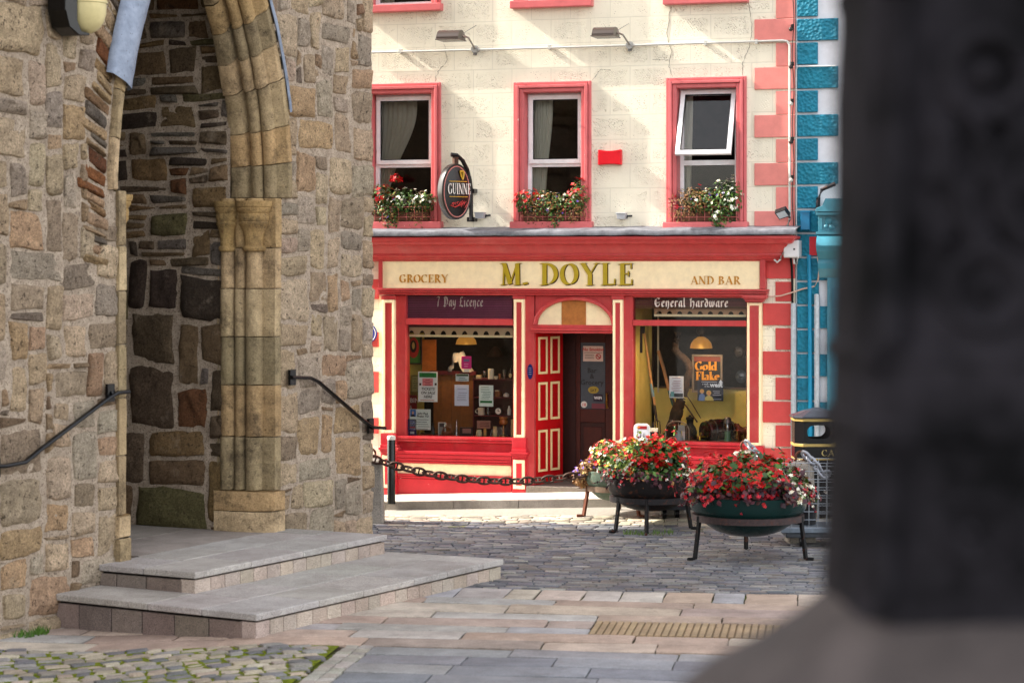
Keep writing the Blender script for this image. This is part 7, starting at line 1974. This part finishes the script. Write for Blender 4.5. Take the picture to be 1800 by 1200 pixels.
# dark curios hanging at the back
r = random.Random(4)
for k, (x, y, rr, col) in enumerate(((1300, 618, 10, rgb(90, 84, 84)), (1303, 662, 10.5, rgb(110, 120, 130)), (1232, 582, 8, rgb(70, 62, 60)))):
    o = thing('pan_lid', ('round grey lid hanging high at the back right of the window', 'round bluish lid hanging low at the back right of the window', 'dark round lid hanging behind the lamp cord')[k], 'lid', FR_F, (fq(x, y, 1.4)[0], 1.4, fq(x, y, 1.4)[1]), RB)
    mb = MB(); mb.col = col; mb.lathe(OFF[o.name], [(0, -.03), (rr * .5 / 120, -.025), (rr * .9 / 120, -.01), (rr / 120, 0), (rr / 120, .01)], 20, 'y'); mb.build('lid', 'metal', o); mb = MB(); mb.col = rgb(50, 46, 44); c = OFF[o.name]; mb.tube([(c.x - .02, c.y - .03, c.z), (c.x, c.y - .06, c.z), (c.x + .02, c.y - .03, c.z)], .006, 5); mb.build('handle', 'metal', o)

# pavement sign and pint board in front of the right window
def pv(x, q): return pav_z(fw(x, 800, q)[0], q) - .012
o = thing('pavement_sign', 'white round-shouldered pavement sign with a red header', 'sign', FR_F, (fw(1128, 800, .55)[0], -.55, pv(1128, .55)))
w0, z1 = fw(1114.5, 744, .55); w1, _ = fw(1142.5, 744, .55); z0 = pv(1128, .55); rr = .055
pl = [(w0, z0 + .02), (w1, z0 + .02)] + [(w1 - rr + rr * math.cos(a), z1 - rr + rr * math.sin(a)) for a in (0, .4, .8, 1.2, 1.57)] + [(w0 + rr - rr * math.sin(a), z1 - rr + rr * math.cos(a)) for a in (0, .4, .8, 1.2, 1.57)]
mb = MB(); mb.col = rgb(226, 226, 226); mb.prism(pl, -.57, -.53); mb.build('board', 'enamel', o, bevel=.006)
mb = MB(); mb.col = rgb(206, 206, 214); fbox(mb, 1118.5, 1139, 754.5, 790, .57, .576, rgb(208, 208, 216)); fbox(mb, 1121, 1137, 748.5, 754, .57, .577, rgb(150, 30, 36)); mb.col = rgb(60, 60, 64)
for x in (1125, 1131): w_, z_ = fw(x, 764, .58); mb.prism([(w_ - .012, z_ - .09), (w_ + .02, z_ - .09), (w_ + .006, z_ + .03)], -.580, -.5765)
mb.build('panel', 'paper', o)
mb = MB(); mb.col = rgb(200, 200, 200)
for x in (w0 + .03, w1 - .03): mb.tube([(x, -.53, z1 - .1), (x, -.38, z0 + .02)], .014, 6)
mb.build('rear_leg', 'enamel', o)
o = thing('pint_board', 'cut-out board in the shape of a pint of stout', 'sign', FR_F, (fw(1149, 800, .5)[0], -.5, pv(1149, .5)))
w0, z1 = fw(1142.8, 752, .5); w1, _ = fw(1156, 752, .5); z0 = pv(1149, .5)
mb = MB(); mb.col = rgb(20, 16, 16); mb.prism([(w0 + .012, z0), (w1 - .012, z0), (w1, z1 - .05), (w0, z1 - .05)], -.515, -.485); mb.build('glass_shape', 'enamel', o, bevel=.003)
mb = MB(); mb.col = rgb(220, 206, 180); mb.prism([(w0, z1 - .049), (w1, z1 - .049), (w1 + .004, z1), (w0 - .004, z1)], -.516, -.484); mb.build('head', 'enamel', o, bevel=.003)

# ================================================================== DARK CARVED STONE SHAFT NEXT TO THE VIEWER
cross = thing('carved_stone_shaft', 'dark carved stone shaft on a weathered base, close and out of focus', 'monument', FR_0, (.715, 3.15, 0))
cx, cy = .715, 3.15
mb = MB(); mb.smooth = True; rows = []
zb0, zt0 = 2.785, 5.4
for k in range(27):
    t_ = k / 26; z = zb0 + (zt0 - zb0) * t_; hw = .262 - .022 * (z - zb0) / .82 ; hd = hw * .8
    row = []
    for a, b in ((-1, -.86), (-.86, -1), (-.5, -1), (0, -1), (.5, -1), (.86, -1), (1, -.86), (1, 0), (1, .86), (.86, 1), (0, 1), (-.86, 1), (-1, .86), (-1, 0)):
        n_ = noise.noise((a * 3, b * 3, z * 5)) * .008; row.append((cx + a * hw + n_, cy + b * hd + n_, z))
    rows.append(row)
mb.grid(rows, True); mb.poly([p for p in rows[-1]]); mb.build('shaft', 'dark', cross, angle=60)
mb = MB(); yf = cy - .262 * .8
def band(z, h, p): hw = .262 - .024 * (z - zb0) / .82; mb.box(cx - hw - p, cx + hw + p, cy - hw * .8 - p, cy + hw * .8 + p, z, z + h)
for z, h, p in ((3.02, .03, .004), (3.12, .025, .004), (3.62, .03, .004)): band(z, h, p)
for sx in (-1, 1):
    for z0, z1 in ((3.15, 3.61), (2.81, 3.01)):
        hw = .262 - .024 * (z0 - zb0) / .82; mb.tube([(cx + sx * hw * .9, yf + .004, z0), (cx + sx * (hw - .012) * .9, yf + .014, z1)], .018, 8)
mb.build('raised_bands', 'dark', cross, bevel=.006)
mb = MB()
for (x, z, R_) in ((.0, 3.36, .085), (-.10, 3.22, .05), (.10, 3.22, .05), (-.1, 3.5, .05), (.1, 3.5, .05), (.0, 2.91, .06), (-.12, 2.91, .04), (.12, 2.91, .04), (.0, 3.72, .07)):
    mb.torus((cx + x, yf + .010, z), R_, .013, (1, 0, 0), (0, 0, 1), 22, 8); mb.ball((cx + x, yf + .016, z), R_ * .35, .02, R_ * .35)
for k in range(3): mb.tube([(cx - .17 + .34 * m_ / 16, yf + .008, 3.36 + .09 * math.sin(m_ * .8 + k * 2.1)) for m_ in range(17)], .012, 6)
mb.build('carved_rings', 'dark', cross)
mb = MB(); mb.smooth = True; rows = []
for hx, z in ((.262, 2.79), (.30, 2.755), (.35, 2.715), (.41, 2.675), (.455, 2.63), (.495, 2.57), (.515, 2.5), (.53, 2.1), (.54, 1.72)):
    rows.append([(cx + a * hx + noise.noise((a * 4, b * 4, z * 6)) * .012, cy + b * hx * .85, z + noise.noise((a * 3, b * 3, z * 2)) * .012) for a, b in ((-1, -.8), (-.8, -1), (-.3, -1), (.3, -1), (.8, -1), (1, -.8), (1, 0), (1, .8), (.8, 1), (0, 1), (-.8, 1), (-1, .8), (-1, 0))])
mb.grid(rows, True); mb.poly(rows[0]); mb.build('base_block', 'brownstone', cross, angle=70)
mb = MB()
for h_, z0, z1 in ((.72, 1.14, 1.715), (.98, .56, 1.135), (1.3, -.1, .555)): mb.box(cx - h_, cx + h_, cy - h_, cy + h_, z0, z1)
mb.build('plinth', 'brownstone', cross, bevel=.03)
